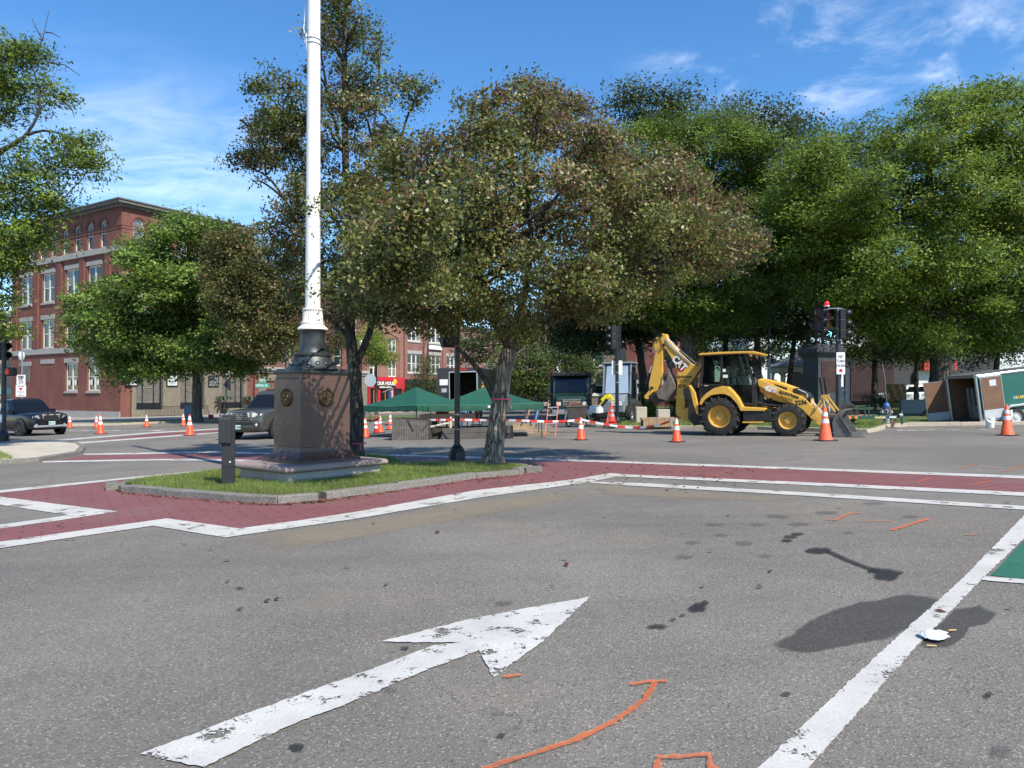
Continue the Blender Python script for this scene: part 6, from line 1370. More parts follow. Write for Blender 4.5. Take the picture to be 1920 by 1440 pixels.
def wheel(parent, c, rad, wid, rim_r, side, tm=None, rm=None, lugs=0, spokes=0, dish=.6):
    """wheel with its axle along local y; side -1: outer face towards -y"""
    M = Matrix.Translation(c) @ (Matrix.Rotation(R(90), 4, 'X') if side < 0 else Matrix.Rotation(R(-90), 4, 'X'))
    b = MB(); h = wid / 2
    b.lathe([(rim_r, -h * .8), (rim_r * 1.06, -h * .95), (rad * .86, -h), (rad * .965, -h * .86), (rad, -h * .5), (rad, h * .5), (rad * .965, h * .86), (rad * .86, h), (rim_r * 1.06, h * .95), (rim_r, h * .8)], 36, M=M, caps=False)
    for i in range(lugs):
        for sgn in (-1, 1):
            a = 2 * math.pi * (i + (.5 if sgn > 0 else 0)) / lugs; Mx = M @ Matrix.Rotation(a, 4, 'Z') @ Matrix.Translation((rad * .985, 0, sgn * h * .5)) @ Matrix.Rotation(R(28) * sgn, 4, 'X')
            b.cbox((0, 0, 0), (rad * .11, rad * .10, h * 1.05), Mx); b.cbox((-rad * .06, 0, sgn * h * .47), (rad * .15, rad * .10, h * .14), Mx)
    w = b.build('wheel', tm or RUB, parent, smooth=True)
    b = MB(); b.lathe([(rim_r * 1.02, h * .80), (rim_r * .99, h * .86), (rim_r * .93, h * .80), (rim_r * .90, h * dish), (rim_r * .62, h * (dish - .12)), (rim_r * .40, h * (dish - .05)), (rim_r * .37, h * (dish + .22)), (rim_r * .20, h * (dish + .26)), (0, h * (dish + .26))], 30, M=M, caps=False)
    if spokes == 0:
        for i in range(8):
            a = i / 8 * 6.283; b.lathe([(rim_r * .045, h * dish), (rim_r * .045, h * (dish + .14)), (0, h * (dish + .15))], 6, M=M @ Matrix.Translation((rim_r * .52 * math.cos(a), rim_r * .52 * math.sin(a), 0)), caps=False)
    b.build('rim', rm or STEEL, w, smooth=True)
    if spokes:
        s_ = MB()
        for i in range(spokes): s_.cbox((rim_r * .60, 0, h * .78), (rim_r * .62, rim_r * .20, h * .16), M @ Matrix.Rotation(2 * math.pi * i / spokes, 4, 'Z'))
        s_.build('spokes', rm or STEEL, w)
        s_ = MB(); s_.lathe([(0, h * .3), (rim_r * .88, h * .3), (rim_r * .88, h * .34), (0, h * .34)], 24, M=M); s_.build('brake_disc', MBLK, w)
    return w

# ---- backhoe loader
BK = Frame(gp(1349, 817.5), -28)
bk = thing('backhoe_loader', 'yellow backhoe loader parked along the kerb of the common', 'backhoe', BK)
A_ = lambda x, y, yo: BK.pl(1180 + x / 6.26, 610 + y / 6.26, yo)
B_ = lambda x, y, yo: BK.pl(1400 + x / 7.385, 660 + y / 7.385, yo)
W_ = lambda x, y, yo: BK.pl(1180 + x / 4.174, 600 + y / 4.174, yo)
def plate(name, pts, conv, y0, y1, m, parent=bk, bevel=.012, yref=None):
    b = MB(); b.prism([conv(x, y, y0 if yref is None else yref) for x, y in pts], y0, y1); return b.build(name, m, parent, bevel=bevel)
xr, zr = W_(703, 762, 0.0); xf, zf = W_(1238, 797, .1)
RR, RF = .665, .525
for y, s_ in ((.23, -1), (1.95, 1)): wheel(bk, (xr, y, RR), RR, .46, .38, s_, rm=YEL2, lugs=17, dish=.15)
for y, s_ in ((.27, -1), (1.90, 1)): wheel(bk, (xf, y, RF), RF, .34, .29, s_, rm=YEL2, lugs=15, dish=.2)
b = MB(); b.box((xr - .5, .75, .45), (xf + .45, 1.43, .86)); b.box((xf - .12, .45, .42), (xf + .12, 1.72, .60)); b.box((xr - .15, .46, .5), (xr + .15, 1.72, .8)); b.build('chassis', MBLK, bk, bevel=.02)
# cab: posts, roof, glass, lower body
cabx = lambda px, py, y=.36: BK.pl(px, py, y)
x0, zt = cabx(1316, 667); x1, _ = cabx(1404, 665); x2, zb_ = cabx(1420, 764); xs, _ = cabx(1352, 667); _, zm = cabx(1340, 722); xb, _ = cabx(1312, 722)
plate('roof', [(538, 272), (545, 262), (700, 250), (970, 243), (1025, 258), (1022, 270), (900, 262), (720, 268), (545, 277)], W_, .30, 1.86, YEL, bevel=.03)
def bars(name, segs, conv, y, w, m, parent=bk, th=.06):
    b = MB()
    for (ax, ay), (cx_, cy_) in segs:
        p, q_ = conv(ax, ay, y), conv(cx_, cy_, y); b.bar((p[0], y, p[1]), (q_[0], y, q_[1]), th, w, up=(0, 1, 0))
    return b.build(name, m, parent, bevel=.006)
for y in (.38, 1.80):
    f = lambda x, yy, _y: W_(x, yy, .38)
    fr = bars('cab_frame', [((580, 275), (565, 505)), ((722, 270), (728, 510)), ((905, 262), (965, 480)), ((965, 480), (970, 655)), ((565, 505), (728, 512)), ((728, 512), (800, 530)), ((800, 530), (890, 655)), ((890, 655), (975, 655)), ((580, 275), (905, 262)), ((860, 265), (925, 520))], f, y, .075, MBLK)
    for nm, poly in (('rear_pane', [(585, 280), (718, 275), (724, 505), (570, 500)]), ('door_pane', [(730, 272), (858, 268), (900, 420), (960, 500), (965, 648), (895, 648), (805, 528), (732, 508)]), ('quarter_pane', [(870, 268), (905, 266), (958, 470), (925, 440)])):
        b = MB(); b.prism([W_(x, yy, .38) for x, yy in poly], y - .004, y + .004); b.build(nm, CABGL, fr)
pw0, pw1 = W_(905, 262, .38), W_(1000, 455, .38)
b = MB(); b.prism([pw0, (pw0[0] + .03, pw0[1]), (pw1[0] + .0, pw1[1]), (pw1[0] - .03, pw1[1])], .42, 1.76); b.build('windscreen', CABGL, bk)
pr0 = W_(577, 280, .38)
b = MB(); b.prism([(pr0[0], pr0[1]), (pr0[0] + .02, pr0[1]), (pr0[0] - .03, zm), (pr0[0] - .05, zm)], .42, 1.76); b.build('rear_window', CABGL, bk)
b = MB(); b.box((xb - .05, .44, .85), (x2 - .05, 1.74, zm - .02)); b.build('cab_floor', MBLK, bk, bevel=.02)
sx_, sz_ = W_(690, 470, 1.0); b = MB(); b.box((sx_ - .25, .85, zm - .03), (sx_ + .25, 1.35, zm + .12)); b.box((sx_ - .3, .87, zm + .1), (sx_ - .16, 1.33, zm + .75)); b.build('seat', mat('seat_black', (0.03, 0.03, 0.033), 0.8), bk, bevel=.04)
b = MB(); q0 = W_(850, 500, 1.0); b.tube([(q0[0], 1.1, zm - .1), (q0[0] - .08, 1.1, zm + .25)], .03, 8); b.lathe([(.19, 0), (.21, .015), (.19, .03), (.17, .015), (.19, 0)], 24, M=Matrix.Translation((q0[0] - .1, 1.1, zm + .28)) @ Matrix.Rotation(R(-20), 4, 'Y'), caps=False); b.build('steering_wheel', MBLK, bk, smooth=True)
for k, (x, y, w_, h_) in enumerate(((742, 395, 26, 24), (752, 440, 38, 24))):
    b = MB(); b.prism([W_(x - w_ / 2, y - h_ / 2, .37), W_(x + w_ / 2, y - h_ / 2, .37), W_(x + w_ / 2, y + h_ / 2, .37), W_(x - w_ / 2, y + h_ / 2, .37)], .365, .370); b.build('notice', WHT, bk)
b = MB()
for yy in (.5, 1.65): q0 = W_(948, 268, .4); b.lathe([(.075, -.05), (.09, .02), (.085, .03), (0, .035)], 14, M=Matrix.Translation((q0[0], yy, q0[1])) @ Matrix.Rotation(R(90), 4, 'Y'))
b.build('work_lamp', mat('lamp_glass', (0.7, 0.7, 0.68), 0.2), bk, smooth=True)
# fenders
for y0, y1 in ((-.02, .50), (1.68, 2.2)):
    plate('fender', [(548, 655), (560, 620), (600, 575), (660, 535), (720, 518), (770, 522), (810, 560), (850, 610), (885, 680), (1060, 690), (1060, 712), (870, 712), (845, 660), (790, 600), (745, 580), (700, 580), (640, 590), (590, 625), (560, 668)], W_, y0, y1, YEL, yref=0.0, bevel=.015)
for y0, y1 in ((.03, .5), (1.7, 2.16)):
    plate('step_tank', [(890, 714), (1045, 714), (1045, 700), (1100, 700), (1115, 790), (1050, 796), (890, 790)], W_, y0, y1, MBLK, yref=.03)
    plate('step', [(885, 795), (1050, 795), (1050, 806), (885, 806)], W_, y0 - .04, y1, YEL, yref=.0, bevel=.004)
# bonnet
plate('bonnet', [(150, 380), (200, 365), (450, 415), (690, 500), (850, 575), (890, 640), (900, 740), (780, 760), (640, 740), (250, 640), (180, 560)], B_, .66, 1.54, YEL, yref=.66, bevel=.04)
plate('bonnet_grille', [(390, 445), (560, 495), (555, 540), (400, 480)], B_, .645, .656, MBLK, yref=.65, bevel=0)
plate('bonnet_nose', [(640, 505), (690, 500), (850, 570), (890, 640), (885, 740), (830, 640), (800, 600), (640, 565)], B_, .64, 1.56, MBLK, yref=.64, bevel=.02)
plate('nose_sticker', [(822, 570), (850, 572), (855, 632), (828, 632)], B_, .630, .637, WHT, yref=.63, bevel=0)
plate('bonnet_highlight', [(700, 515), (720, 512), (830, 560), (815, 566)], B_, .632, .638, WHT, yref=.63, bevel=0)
b = MB(); q0, q1 = B_(110, 520, .55), B_(105, 345, .55); b.tube([(q0[0], .62, q0[1] - .9), (q0[0], .62, q0[1]), (q1[0], .62, q1[1])], .085, 14); b.build('exhaust', mat('exhaust_grey', (0.13, 0.13, 0.13), 0.5, 0.4), bk, smooth=True)
b = MB()
for k in range(3):
    p = [B_(x, y + k * 14, .6) for x, y in ((190, 560), (230, 590), (240, 650), (290, 670), (350, 640))]; b.tube([(a, .6, c) for a, c in p], .018, 6)
p = [B_(x, y, .55) for x, y in ((160, 700), (300, 735), (420, 745), (640, 745))]; b.tube([(a, .55, c) for a, c in p], .05, 8); b.build('hoses', MBLK, bk, smooth=True)
# loader arms and linkage
arm = [(150, 395), (185, 380), (290, 425), (390, 470), (640, 570), (800, 640), (890, 730), (960, 800), (1045, 870), (1045, 1030), (1000, 1020), (930, 960), (850, 880), (760, 790), (650, 720), (420, 600), (200, 490), (160, 470)]
for y0, y1 in ((.44, .60), (1.60, 1.76)): plate('loader_arm', arm, B_, y0, y1, YEL, yref=.44, bevel=.015)
for y0, y1 in ((.36, .44), (1.76, 1.84)):
    b = MB(); c_ = B_(955, 920, .4); b.cyl((c_[0], y0, c_[1]), (c_[0], y1, c_[1]), .075, n=16); c_ = B_(185, 450, .4); b.cyl((c_[0], y0 + .03, c_[1]), (c_[0], y1 - .02, c_[1]), .05, n=14); b.build('pivot_pin', YEL2, bk, smooth=True)
    bars('linkage', [((955, 800), (1062, 615)), ((1062, 615), (1225, 830))], lambda x, y, _y: B_(x, y, .42), (y0 + y1) / 2 + .02, .13, YEL, th=.05)
    b = MB(); c_ = B_(1062, 618, .4); b.cyl((c_[0], y0 - .02, c_[1]), (c_[0], y1 + .02, c_[1]), .07, n=16); b.build('link_pin', YEL2, bk, smooth=True)
    p0, p1, p2 = B_(1020, 350, .42), B_(1060, 620, .42), B_(1100, 860, .42)
    b = MB(); b.cyl((p0[0], (y0 + y1) / 2 + .02, p0[1]), (p1[0], (y0 + y1) / 2 + .02, p1[1]), .055, n=12); b.build('tilt_cylinder', MBLK, bk, smooth=True)
    b = MB(); b.cyl((p1[0], (y0 + y1) / 2 + .02, p1[1]), (p2[0], (y0 + y1) / 2 + .02, p2[1]), .03, n=10); b.build('tilt_rod', CHROME, bk, smooth=True)
b = MB(); p0, p1 = B_(880, 640, 1.1), B_(1060, 880, 1.1); b.bar((p0[0], 1.1, p0[1]), (p1[0], 1.1, p1[1]), .05, .07, up=(0, 1, 0)); b.build('lift_rod', WHT, bk)
b = MB(); p0 = B_(1170, 960, .4); b.box((p0[0] - .08, .40, .12), (p0[0] + .16, 1.80, .62)); b.cyl((p0[0], .42, .52), (p0[0], 1.78, .52), .09, n=12); b.build('coupler', MBLK, bk, bevel=.02)
# loader bucket
yb0, yb1 = -.06, 2.26
B0, BM, BT, BL = B_(1190, 1168, yb0), B_(1186, 985, yb0), B_(1255, 880, yb0), B_(1462, 1178, yb0)
xl = BL[0] + .30
T2 = (BT[0] + .30, BT[1] + .18)
prof = [(B0[0] + .04, .02), (BM[0], BM[1]), (BT[0] - .06, BT[1]), (BT[0] + .08, BT[1] + .16), T2]
inn = [(T2[0], T2[1] - .03), (BT[0] + .11, BT[1] + .11), (BT[0] - .02, BT[1] - .02), (BM[0] + .05, BM[1]), (B0[0] + .10, .07), (xl - .05, .045), (xl, .02)]
b = MB(); b.prism(prof + inn, yb0 + .03, yb1 - .03); lbk = b.build('loader_bucket', BSTEEL, bk, bevel=.006)
sp_ = [(B0[0] + .03, .015), (BM[0] - .01, BM[1]), (BT[0] - .07, BT[1]), (BT[0] + .07, BT[1] + .17), (T2[0] - .02, T2[1] - .02), (BT[0] + .12, BT[1] - .03), (BL[0], .10), (BL[0], .015)]
for y0, y1 in ((yb0, yb0 + .028), (yb1 - .028, yb1)):
    b = MB(); b.prism(sp_, y0, y1); b.build('side_plate', BSTEEL, lbk, bevel=.004)
b = MB(); b.bar((BT[0] + .06, yb0 - .016, BT[1] - .02), (BL[0] - .03, yb0 - .016, .1), .025, .07, up=(0, 1, 0)); b.build('wear_bar', mat('wear_steel', (0.07, 0.07, 0.07), 0.6, 0.5), lbk)
b = MB(); b.box((BL[0] + .005, yb0 - .01, .012), (xl + .06, yb1 + .01, .038)); b.build('cutting_edge', DIRTY, lbk)
# backhoe boom, stick, bucket, stabilisers
boom = [(352, 115), (385, 95), (428, 103), (442, 150), (560, 290), (730, 450), (850, 490), (735, 655), (660, 750), (652, 960), (605, 1085), (545, 1055), (550, 780), (570, 590), (530, 450), (440, 300), (385, 238)]
YB0, YB1 = .95, 1.27
plate('boom', boom, A_, YB0, YB1, YEL, yref=.95, bevel=.02)
stick = [(292, 152), (320, 140), (345, 150), (395, 215), (388, 380), (385, 560), (345, 715), (325, 770), (270, 790), (225, 745), (222, 690), (268, 480), (298, 330), (280, 235)]
plate('stick', stick, A_, .99, 1.23, YEL, yref=.95, bevel=.02)
plate('bucket_link', [(250, 740), (275, 780), (235, 830), (222, 868), (180, 860), (175, 830)], A_, .93, .99, YEL, yref=.93, bevel=.006)
plate('bucket_link', [(250, 740), (275, 780), (235, 830), (222, 868), (180, 860), (175, 830)], A_, 1.23, 1.29, YEL, yref=.93, bevel=.006)
hb = plate('digging_bucket', [(312, 790), (370, 720), (432, 650), (458, 545), (500, 625), (530, 700), (532, 775), (440, 888), (340, 855)], A_, .84, 1.42, DIRTY, yref=.84, bevel=.01)
plate('bucket_ears', [(225, 825), (300, 790), (440, 888), (330, 912), (240, 868)], A_, .92, 1.32, MBLK, yref=.92, parent=hb)
b = MB()
for k in range(4): p0 = A_(455, 560, .84); b.bar((p0[0], .90 + k * .155, p0[1] - .04), (p0[0] - .02, .90 + k * .155, p0[1] + .17), .07, .05)
b.build('teeth', DIRTY, hb)
for x, y in ((372, 118), (402, 232), (262, 735), (300, 165), (205, 880)): c_ = A_(x, y, .93); b = MB(); b.cyl((c_[0], .90, c_[1]), (c_[0], 1.32, c_[1]), .055, n=14); b.build('pin', MBLK, bk, smooth=True)
def cyl_pair(name, a, m_, c, r1, r2, y):
    p0, p1, p2 = A_(*a, y), A_(*m_, y), A_(*c, y); b = MB(); b.cyl((p0[0], y, p0[1]), (p1[0], y, p1[1]), r2, n=10); r_ = b.build(name + '_rod', CHROME, bk, smooth=True); b = MB(); b.cyl((p1[0], y, p1[1]), (p2[0], y, p2[1]), r1, n=14); b.build(name, MBLK, bk, smooth=True)
cyl_pair('boom_cylinder', (430, 130), (590, 300), (790, 465), .062, .032, 1.11)
cyl_pair('stick_cylinder', (262, 480), (240, 560), (205, 690), .05, .03, 1.11)
b = MB()
for k in range(3):
    p = [A_(x, y, .93) for x, y in ((430, 150 + 12 * k), (480, 230 + 10 * k), (560, 300 + 12 * k), (650, 380 + 10 * k), (720, 440 + 8 * k))]; b.tube([(a, .92, c) for a, c in p], .013, 6)
p = [A_(x, y, .93) for x, y in ((285, 230), (275, 270), (290, 320), (320, 310), (345, 250))]; b.tube([(a, .93, c) for a, c in p], .013, 6); b.build('boom_hoses', mat('hose_grey', (0.30, 0.30, 0.30), 0.4, 0.5), bk, smooth=True)
plate('swing_frame', [(600, 1000), (690, 960), (800, 1000), (820, 1130), (770, 1160), (640, 1118), (600, 1090)], A_, .80, 1.40, YEL, yref=.8)
plate('rear_frame', [(690, 800), (860, 760), (860, 1150), (760, 1180), (690, 1100)], A_, .5, 1.7, MBLK, yref=.5)
for y0, y1 in ((.18, .34), (1.86, 2.02)):
    plate('stabiliser_arm', [(690, 700), (715, 700), (770, 790), (800, 930), (812, 1040), (790, 1048), (745, 900), (715, 760)], A_, y0, y1, YEL, yref=.2)
    plate('stabiliser_pad', [(636, 738), (705, 732), (715, 760), (735, 870), (665, 880), (652, 850)], A_, y0 - .06, y1 + .06, MBLK, yref=.2)
# lettering
INKM = mat('decal_black', (0.012, 0.012, 0.012), 0.5, var=0)
def decal(s, conv, x, y, yo, size, m, deg=0, sx=1.0, bold=0.0, shear=0.0):
    p = conv(x, y, yo); return text(s, bk, (p[0], yo, p[1]), size, m, rot=(math.pi / 2, R(deg), 0), sx=sx, bold=bold, shear=shear)
plate('logo_ground', [(548, 385), (585, 388), (650, 485), (628, 535), (570, 530), (552, 498), (565, 480), (528, 430)], A_, .942, .948, INKM, yref=.945, bevel=0)
plate('logo_red', [(558, 505), (628, 525), (650, 490), (652, 505), (632, 540), (566, 533)], A_, .936, .9415, INKR, yref=.94, bevel=0)
decal('CAT', A_, 585, 445, .938, .36, WHT, deg=48, bold=.016, sx=.86)
b = MB(); p = [A_(*q_, .934) for q_ in ((575, 470), (596, 452), (602, 485))]; b.prism(p, .931, .934); b.build('logo_triangle', YEL, bk)
decal('RHWhite', A_, 645, 606, .945, .135, INKM, sx=1.05, bold=.003); decal('2236', A_, 618, 712, .945, .16, INKM, bold=.004)
b = MB()
for k in range(3): p0, p1 = A_(585, 640 + k * 14, .947), A_(700, 640 + k * 14, .947); b.box((p0[0], .944, p0[1]), (p1[0], .948, p0[1] + .012))
b.build('decal_lines', INKM, bk)
decal('420', B_, 320, 512, .434, .25, WHT, deg=19, bold=.012, shear=.15); 
plate('model_badge', [(350, 520), (400, 522), (428, 550), (415, 572), (340, 548)], B_, .430, .436, INKR, yref=.435, bevel=0); decal('XE', B_, 390, 545, .428, .11, WHT, deg=19, bold=.004)
decal('RHWhite', B_, 585, 592, .434, .15, INKM, deg=17, bold=.004, sx=1.1); decal('2236', B_, 752, 700, .434, .19, INKM, deg=-2, bold=.005)
b = MB()
for k in range(2): p0, p1 = B_(460, 600 + k * 18, .437), B_(640, 655 + k * 18, .437); b.bar((p0[0], .435, p0[1]), (p1[0], .435, p1[1]), .004, .012, up=(0, 1, 0))
b.build('decal_lines', mat('decal_brown', (0.16, 0.10, 0.03), 0.6), bk)
plate('warning_label', [(588, 826), (636, 822), (636, 852), (588, 852)], A_, .942, .947, mat('label_yellow', (0.8, 0.6, 0.05), 0.5), yref=.945, bevel=0)

# ---- cars
def loft(mb, secs, cap=True):
    n = len(secs[0]); vs = [p for s_ in secs for p in s_]; fs = []
    for i in range(len(secs) - 1):
        for j in range(n - 1): fs.append((i * n + j, i * n + j + 1, (i + 1) * n + j + 1, (i + 1) * n + j))
        fs.append((i * n + n - 1, i * n, (i + 1) * n, (i + 1) * n + n - 1))
    if cap: fs.append(tuple(range(n - 1, -1, -1))); fs.append(tuple((len(secs) - 1) * n + j for j in range(n)))
    mb.add(vs, fs)
def lerp3(a, c, t): return tuple(a[i] + (c[i] - a[i]) * t for i in range(3))
def suv(name, label, frame, L, W, H, paint, belt, hood, glass, style, group=None):
    """x forward, z up; origin on the ground under the middle"""
    t = thing(name, label, 'car', frame, group=group); hl, w = L / 2, W / 2; cl = .26; R_ = .395
    ax_f, ax_r = hl - .92, -hl + 1.02
    st = [(hl, .42, .78, .86, w * .74), (hl - .06, .30, hood - .18, hood - .12, w * .86), (hl - .25, cl, hood - .10, hood - .02, w * .95), (hl - .9, cl, hood - .02, hood + .03, w * .985), (hl - 1.35, cl, belt - .05, hood + .06, w), (.2, cl, belt - .02, belt + .02, w),
          (-hl + 1.0, cl, belt, belt + .02, w), (-hl + .3, cl + .03, belt, belt + .03, w * .97), (-hl + .05, .34, belt - .02, belt, w * .92), (-hl, .45, belt - .1, belt - .06, w * .86)]
    b = MB(); secs = []
    for x, zb, zs, zt_, hw in st:
        half = [(hw * .90, zb), (hw * .985, zb + .12), (hw * 1.0, (zb + zs) * .5), (hw * .985, zs - .04), (hw * .93, zs + .02), (hw * .62, zt_), (0, zt_ + .015)]
        secs.append([(x, -y, z) for y, z in half] + [(x, y, z) for y, z in reversed(half[:-1])])
    loft(b, secs); body = b.build('body', paint, t, smooth=True); body.modifiers.new('s', 'SUBSURF').levels = 2; body.modifiers['s'].render_levels = 2
    # cabin
    xw0, xw1, xr1, xr0 = hl - 1.42, hl - 2.15, -hl + .45, -hl + .10; wb, wr = w * .93, w * .77; zb2 = belt - .02
    c = MB(); rows = []
    for x0_, x1_ in ((xw0, xw1), (0, 0), (xr0, xr1)): pass
    bot = [(xw0, -wb * .92, zb2 + .05), (xw0 - .25, -wb, zb2), (xr0 + .2, -wb, zb2), (xr0, -wb * .93, zb2), (xr0, wb * .93, zb2), (xr0 + .2, wb, zb2), (xw0 - .25, wb, zb2), (xw0, wb * .92, zb2 + .05)]
    top = [(xw1, -wr * .95, H - .05), (xw1 - .18, -wr, H - .035), (xr1 + .1, -wr, H - .03), (xr1, -wr * .93, H - .06), (xr1, wr * .93, H - .06), (xr1 + .1, wr, H - .03), (xw1 - .18, wr, H - .035), (xw1, wr * .95, H - .05)]
    mid = [lerp3(bb, tt, .86) for bb, tt in zip(bot, top)]; mid = [(p[0], p[1] * 1.02, p[2]) for p in mid]
    c.add(bot + mid + top, [(i, (i + 1) % 8, 8 + (i + 1) % 8, 8 + i) for i in range(8)] + [(8 + i, 8 + (i + 1) % 8, 16 + (i + 1) % 8, 16 + i) for i in range(8)])
    rc = [(p[0] * .97, p[1] * .8, H) for p in top]; c.add(top + rc, [(i, (i + 1) % 8, 8 + (i + 1) % 8, 8 + i) for i in range(8)] + [tuple(8 + i for i in range(8))])
    cab = c.build('cabin', paint, t, smooth=True)
    def pane(nm, A, B, Cc, Dd, s0, s1, t0, t1, off):
        q = [lerp3(lerp3(A, B, s), lerp3(Dd, Cc, s), v) for s, v in ((s0, t0), (s1, t0), (s1, t1), (s0, t1))]; m_ = MB(); m_.add([tuple(p[i] + off[i] for i in range(3)) for p in q], [(0, 1, 2, 3)]); return m_.build(nm, glass, cab)
    pane('windscreen', bot[0], bot[7], mid[7], mid[0], .03, .97, .06, .97, (.014, 0, .010))
    pane('rear_window', bot[3], bot[4], mid[4], mid[3], .06, .94, .15, .95, (-.014, 0, .008))
    for sg, i0, i1 in ((-1, 1, 2), (1, 6, 5)):
        for s0, s1 in ((.03, .36), (.39, .66), (.69, .95)):
            pane('side_window', bot[i0], bot[i1], mid[i1], mid[i0], s0, s1, .10, .95, (0, sg * .012, .004))
    # trim
    dk = MBLK
    for sg in (-1, 1):
        m_ = MB(); p0 = (xw0 - .28, sg * wb * .99, belt + .10); m_.cbox((p0[0], sg * (wb + .10), p0[2]), (.14, .22, .17)); m_.cbox((p0[0], sg * (wb + .0), p0[2] - .07), (.08, .1, .04)); m_.build('mirror', paint, t, bevel=.04)
        m_ = MB(); m_.bar((xw1 - .35, sg * wr * .86, H + .035), (xr1 + .2, sg * wr * .86, H + .035), .04, .035); m_.build('roof_rail', dk, t, bevel=.01)
        for xd in (.28, -.85): m_ = MB(); m_.cbox((xd, sg * (w + .012), belt - .16), (.18, .02, .035)); m_.build('door_handle', style.get('handle', paint), t)
        m_ = MB(); m_.box((ax_r + .45, sg * w - .02, cl - .02), (ax_f - .45, sg * w + .02, cl + .10)); m_.build('sill', dk, t, bevel=.02)
        for xa in (ax_f, ax_r):
            m_ = MB(); m_.lathe([(.0, 0), (R_ + .075, 0), (R_ + .075, .012), (0, .012)], 32, M=Matrix.Translation((xa, sg * (w * .985), R_ + .02)) @ Matrix.Rotation(R(90) * -sg, 4, 'X')); m_.build('wheel_arch', MBLK, t)
            wheel(t, (xa, sg * (w - .085), R_), R_, .24, .27, sg, rm=style['rim'], spokes=style.get('spokes', 6))
        m_ = MB(); xh = hl - .10; zh = hood - .20; m_.prism([(-.30, zh - .09), (.06, zh - .10), (.075, zh + .02), (-.02, zh + .07), (-.34, zh + .08)], 0, .02); 
        hlm = m_.build('headlight', style['lamp'], t, bevel=.008); hlm.location = (hl - .20, sg * w * .60, 0); hlm.rotation_euler = (0, 0, R(90 - 22 * sg * 0) if sg > 0 else R(90)); hlm.rotation_euler[2] = R(90)
        hlm.scale = (sg * 1.0, 1, 1); hlm.location = (hl - .035, sg * w * .66, 0); hlm.rotation_euler[2] = R(90 + 14 * sg)
        m_ = MB(); m_.lathe([(0, .03), (.05, .02), (.06, 0)], 14, M=Matrix.Translation((hl - .02, sg * w * .66, .52)) @ Matrix.Rotation(R(90), 4, 'Y'), caps=False); m_.build('fog_lamp', style['lamp'], t, smooth=True)
        m_ = MB(); m_.box((-hl - .005, sg * w * .62 - .1, belt - .35), (-hl + .12, sg * w * .62 + .14, belt - .03)); m_.build('tail_lamp', mat('tail_red', (0.35, 0.02, 0.02), 0.25), t, bevel=.03)
    return t, hl, w
CHARC = mat('car_grey_metal', (0.105, 0.10, 0.088), 0.30, 0.55, var=.05, scale=3, coat=.8)
CBLACK = mat('car_black', (0.006, 0.007, 0.010), 0.22, 0.0, var=.05, scale=3, coat=.3)
CWHITE = mat('car_white', (0.70, 0.71, 0.72), 0.3, var=.03, coat=.6)
LAMPG = mat('headlamp_glass', (0.72, 0.72, 0.70), 0.12, 0.3, var=.3, scale=14)
PLATEM = mat('licence_plate', (0.55, 0.68, 0.68), 0.5, var=.05); PLINK = mat('plate_ink', (0.03, 0.12, 0.12), 0.6, var=0)
def plate_no(t, hl, z, s, y=0.0, tilt=0.0):
    b = MB(); b.box((hl + .012, y - .155, z - .078), (hl + .022, y + .155, z + .078)); p_ = b.build('licence_plate', PLATEM, t)
    text(s, p_, (hl + .026, y, z), .095, PLINK, rot=(math.pi / 2, 0, math.pi / 2), bold=.002)
q = gd(455, 28.8); fs = Frame(q, -108)
o_ = fs.M @ Vector((-2.5, 0, 0)); fs = Frame((o_.x, o_.y, SLOPE * o_.x), -108)
t, hl, w = suv('suv', 'charcoal grey SUV with chrome grille waiting behind the monument', fs, 5.2, 2.03, 1.90, CHARC, 1.16, 1.17, CARGL, {'rim': CHROME, 'spokes': 5, 'lamp': LAMPG})
b = MB(); b.box((hl - .05, -.50, .76), (hl + .02, .50, 1.06)); gr = b.build('grille', MBLK, t, bevel=.02)
for z in (.80, .87, .94, 1.01): b = MB(); b.box((hl + .022, -.47, z - .014), (hl + .034, .47, z + .014)); b.build('grille_bar', CHROME, gr)
for sg in (-1, 1): b = MB(); b.box((hl - .04, sg * .52 - .03, .74), (hl + .036, sg * .52 + .03, 1.08)); b.build('grille_surround', CHROME, gr, bevel=.01)
b = MB(); b.box((hl - .05, -.55, 1.065), (hl + .036, .55, 1.10)); b.build('grille_surround', CHROME, gr, bevel=.01)
b = MB()
for rx, rz, dz in ((.13, .095, 0), (.045, .09, 0), (.10, .035, .045)):
    b.tube([(hl + .045, rx * math.cos(a), .92 + dz + rz * math.sin(a)) for a in [i / 24 * 2 * math.pi for i in range(25)]], .011, 6, caps=False)
b.build('emblem', CHROME, gr, smooth=True)
b = MB(); b.box((hl - .06, -.95, .42), (hl + .05, .95, .72)); bp_ = b.build('bumper', CHARC, t, bevel=.05); b = MB(); b.box((hl + .05, -.62, .58), (hl + .058, .62, .68)); b.build('air_intake', MBLK, bp_)
for sg in (-1, 1): b = MB(); b.box((hl + .05, sg * .78 - .13, .50), (hl + .056, sg * .78 + .13, .66)); b.build('fog_recess', MBLK, bp_)
for sg in (-1, 1): b = MB(); b.lathe([(0, .02), (.05, .015), (.06, 0)], 14, M=Matrix.Translation((hl + .057, sg * .76, .58)) @ Matrix.Rotation(R(90), 4, 'Y'), caps=False); b.build('fog_light', LAMPG, bp_, smooth=True)
plate_no(t, hl + .05, .50, '467 4163', -.10)
q = gp(100, 819); fp_ = Frame(q, -30); o_ = fp_.M @ Vector((-2.2, -.0, 0)); o_ = gd(92, 36.2); o_ = Vector((o_.x, o_.y, 0)) + Vector((-.87 * 2.25, .5 * 2.25, 0)); fp_ = Frame((o_.x, o_.y, SLOPE * o_.x), -30)
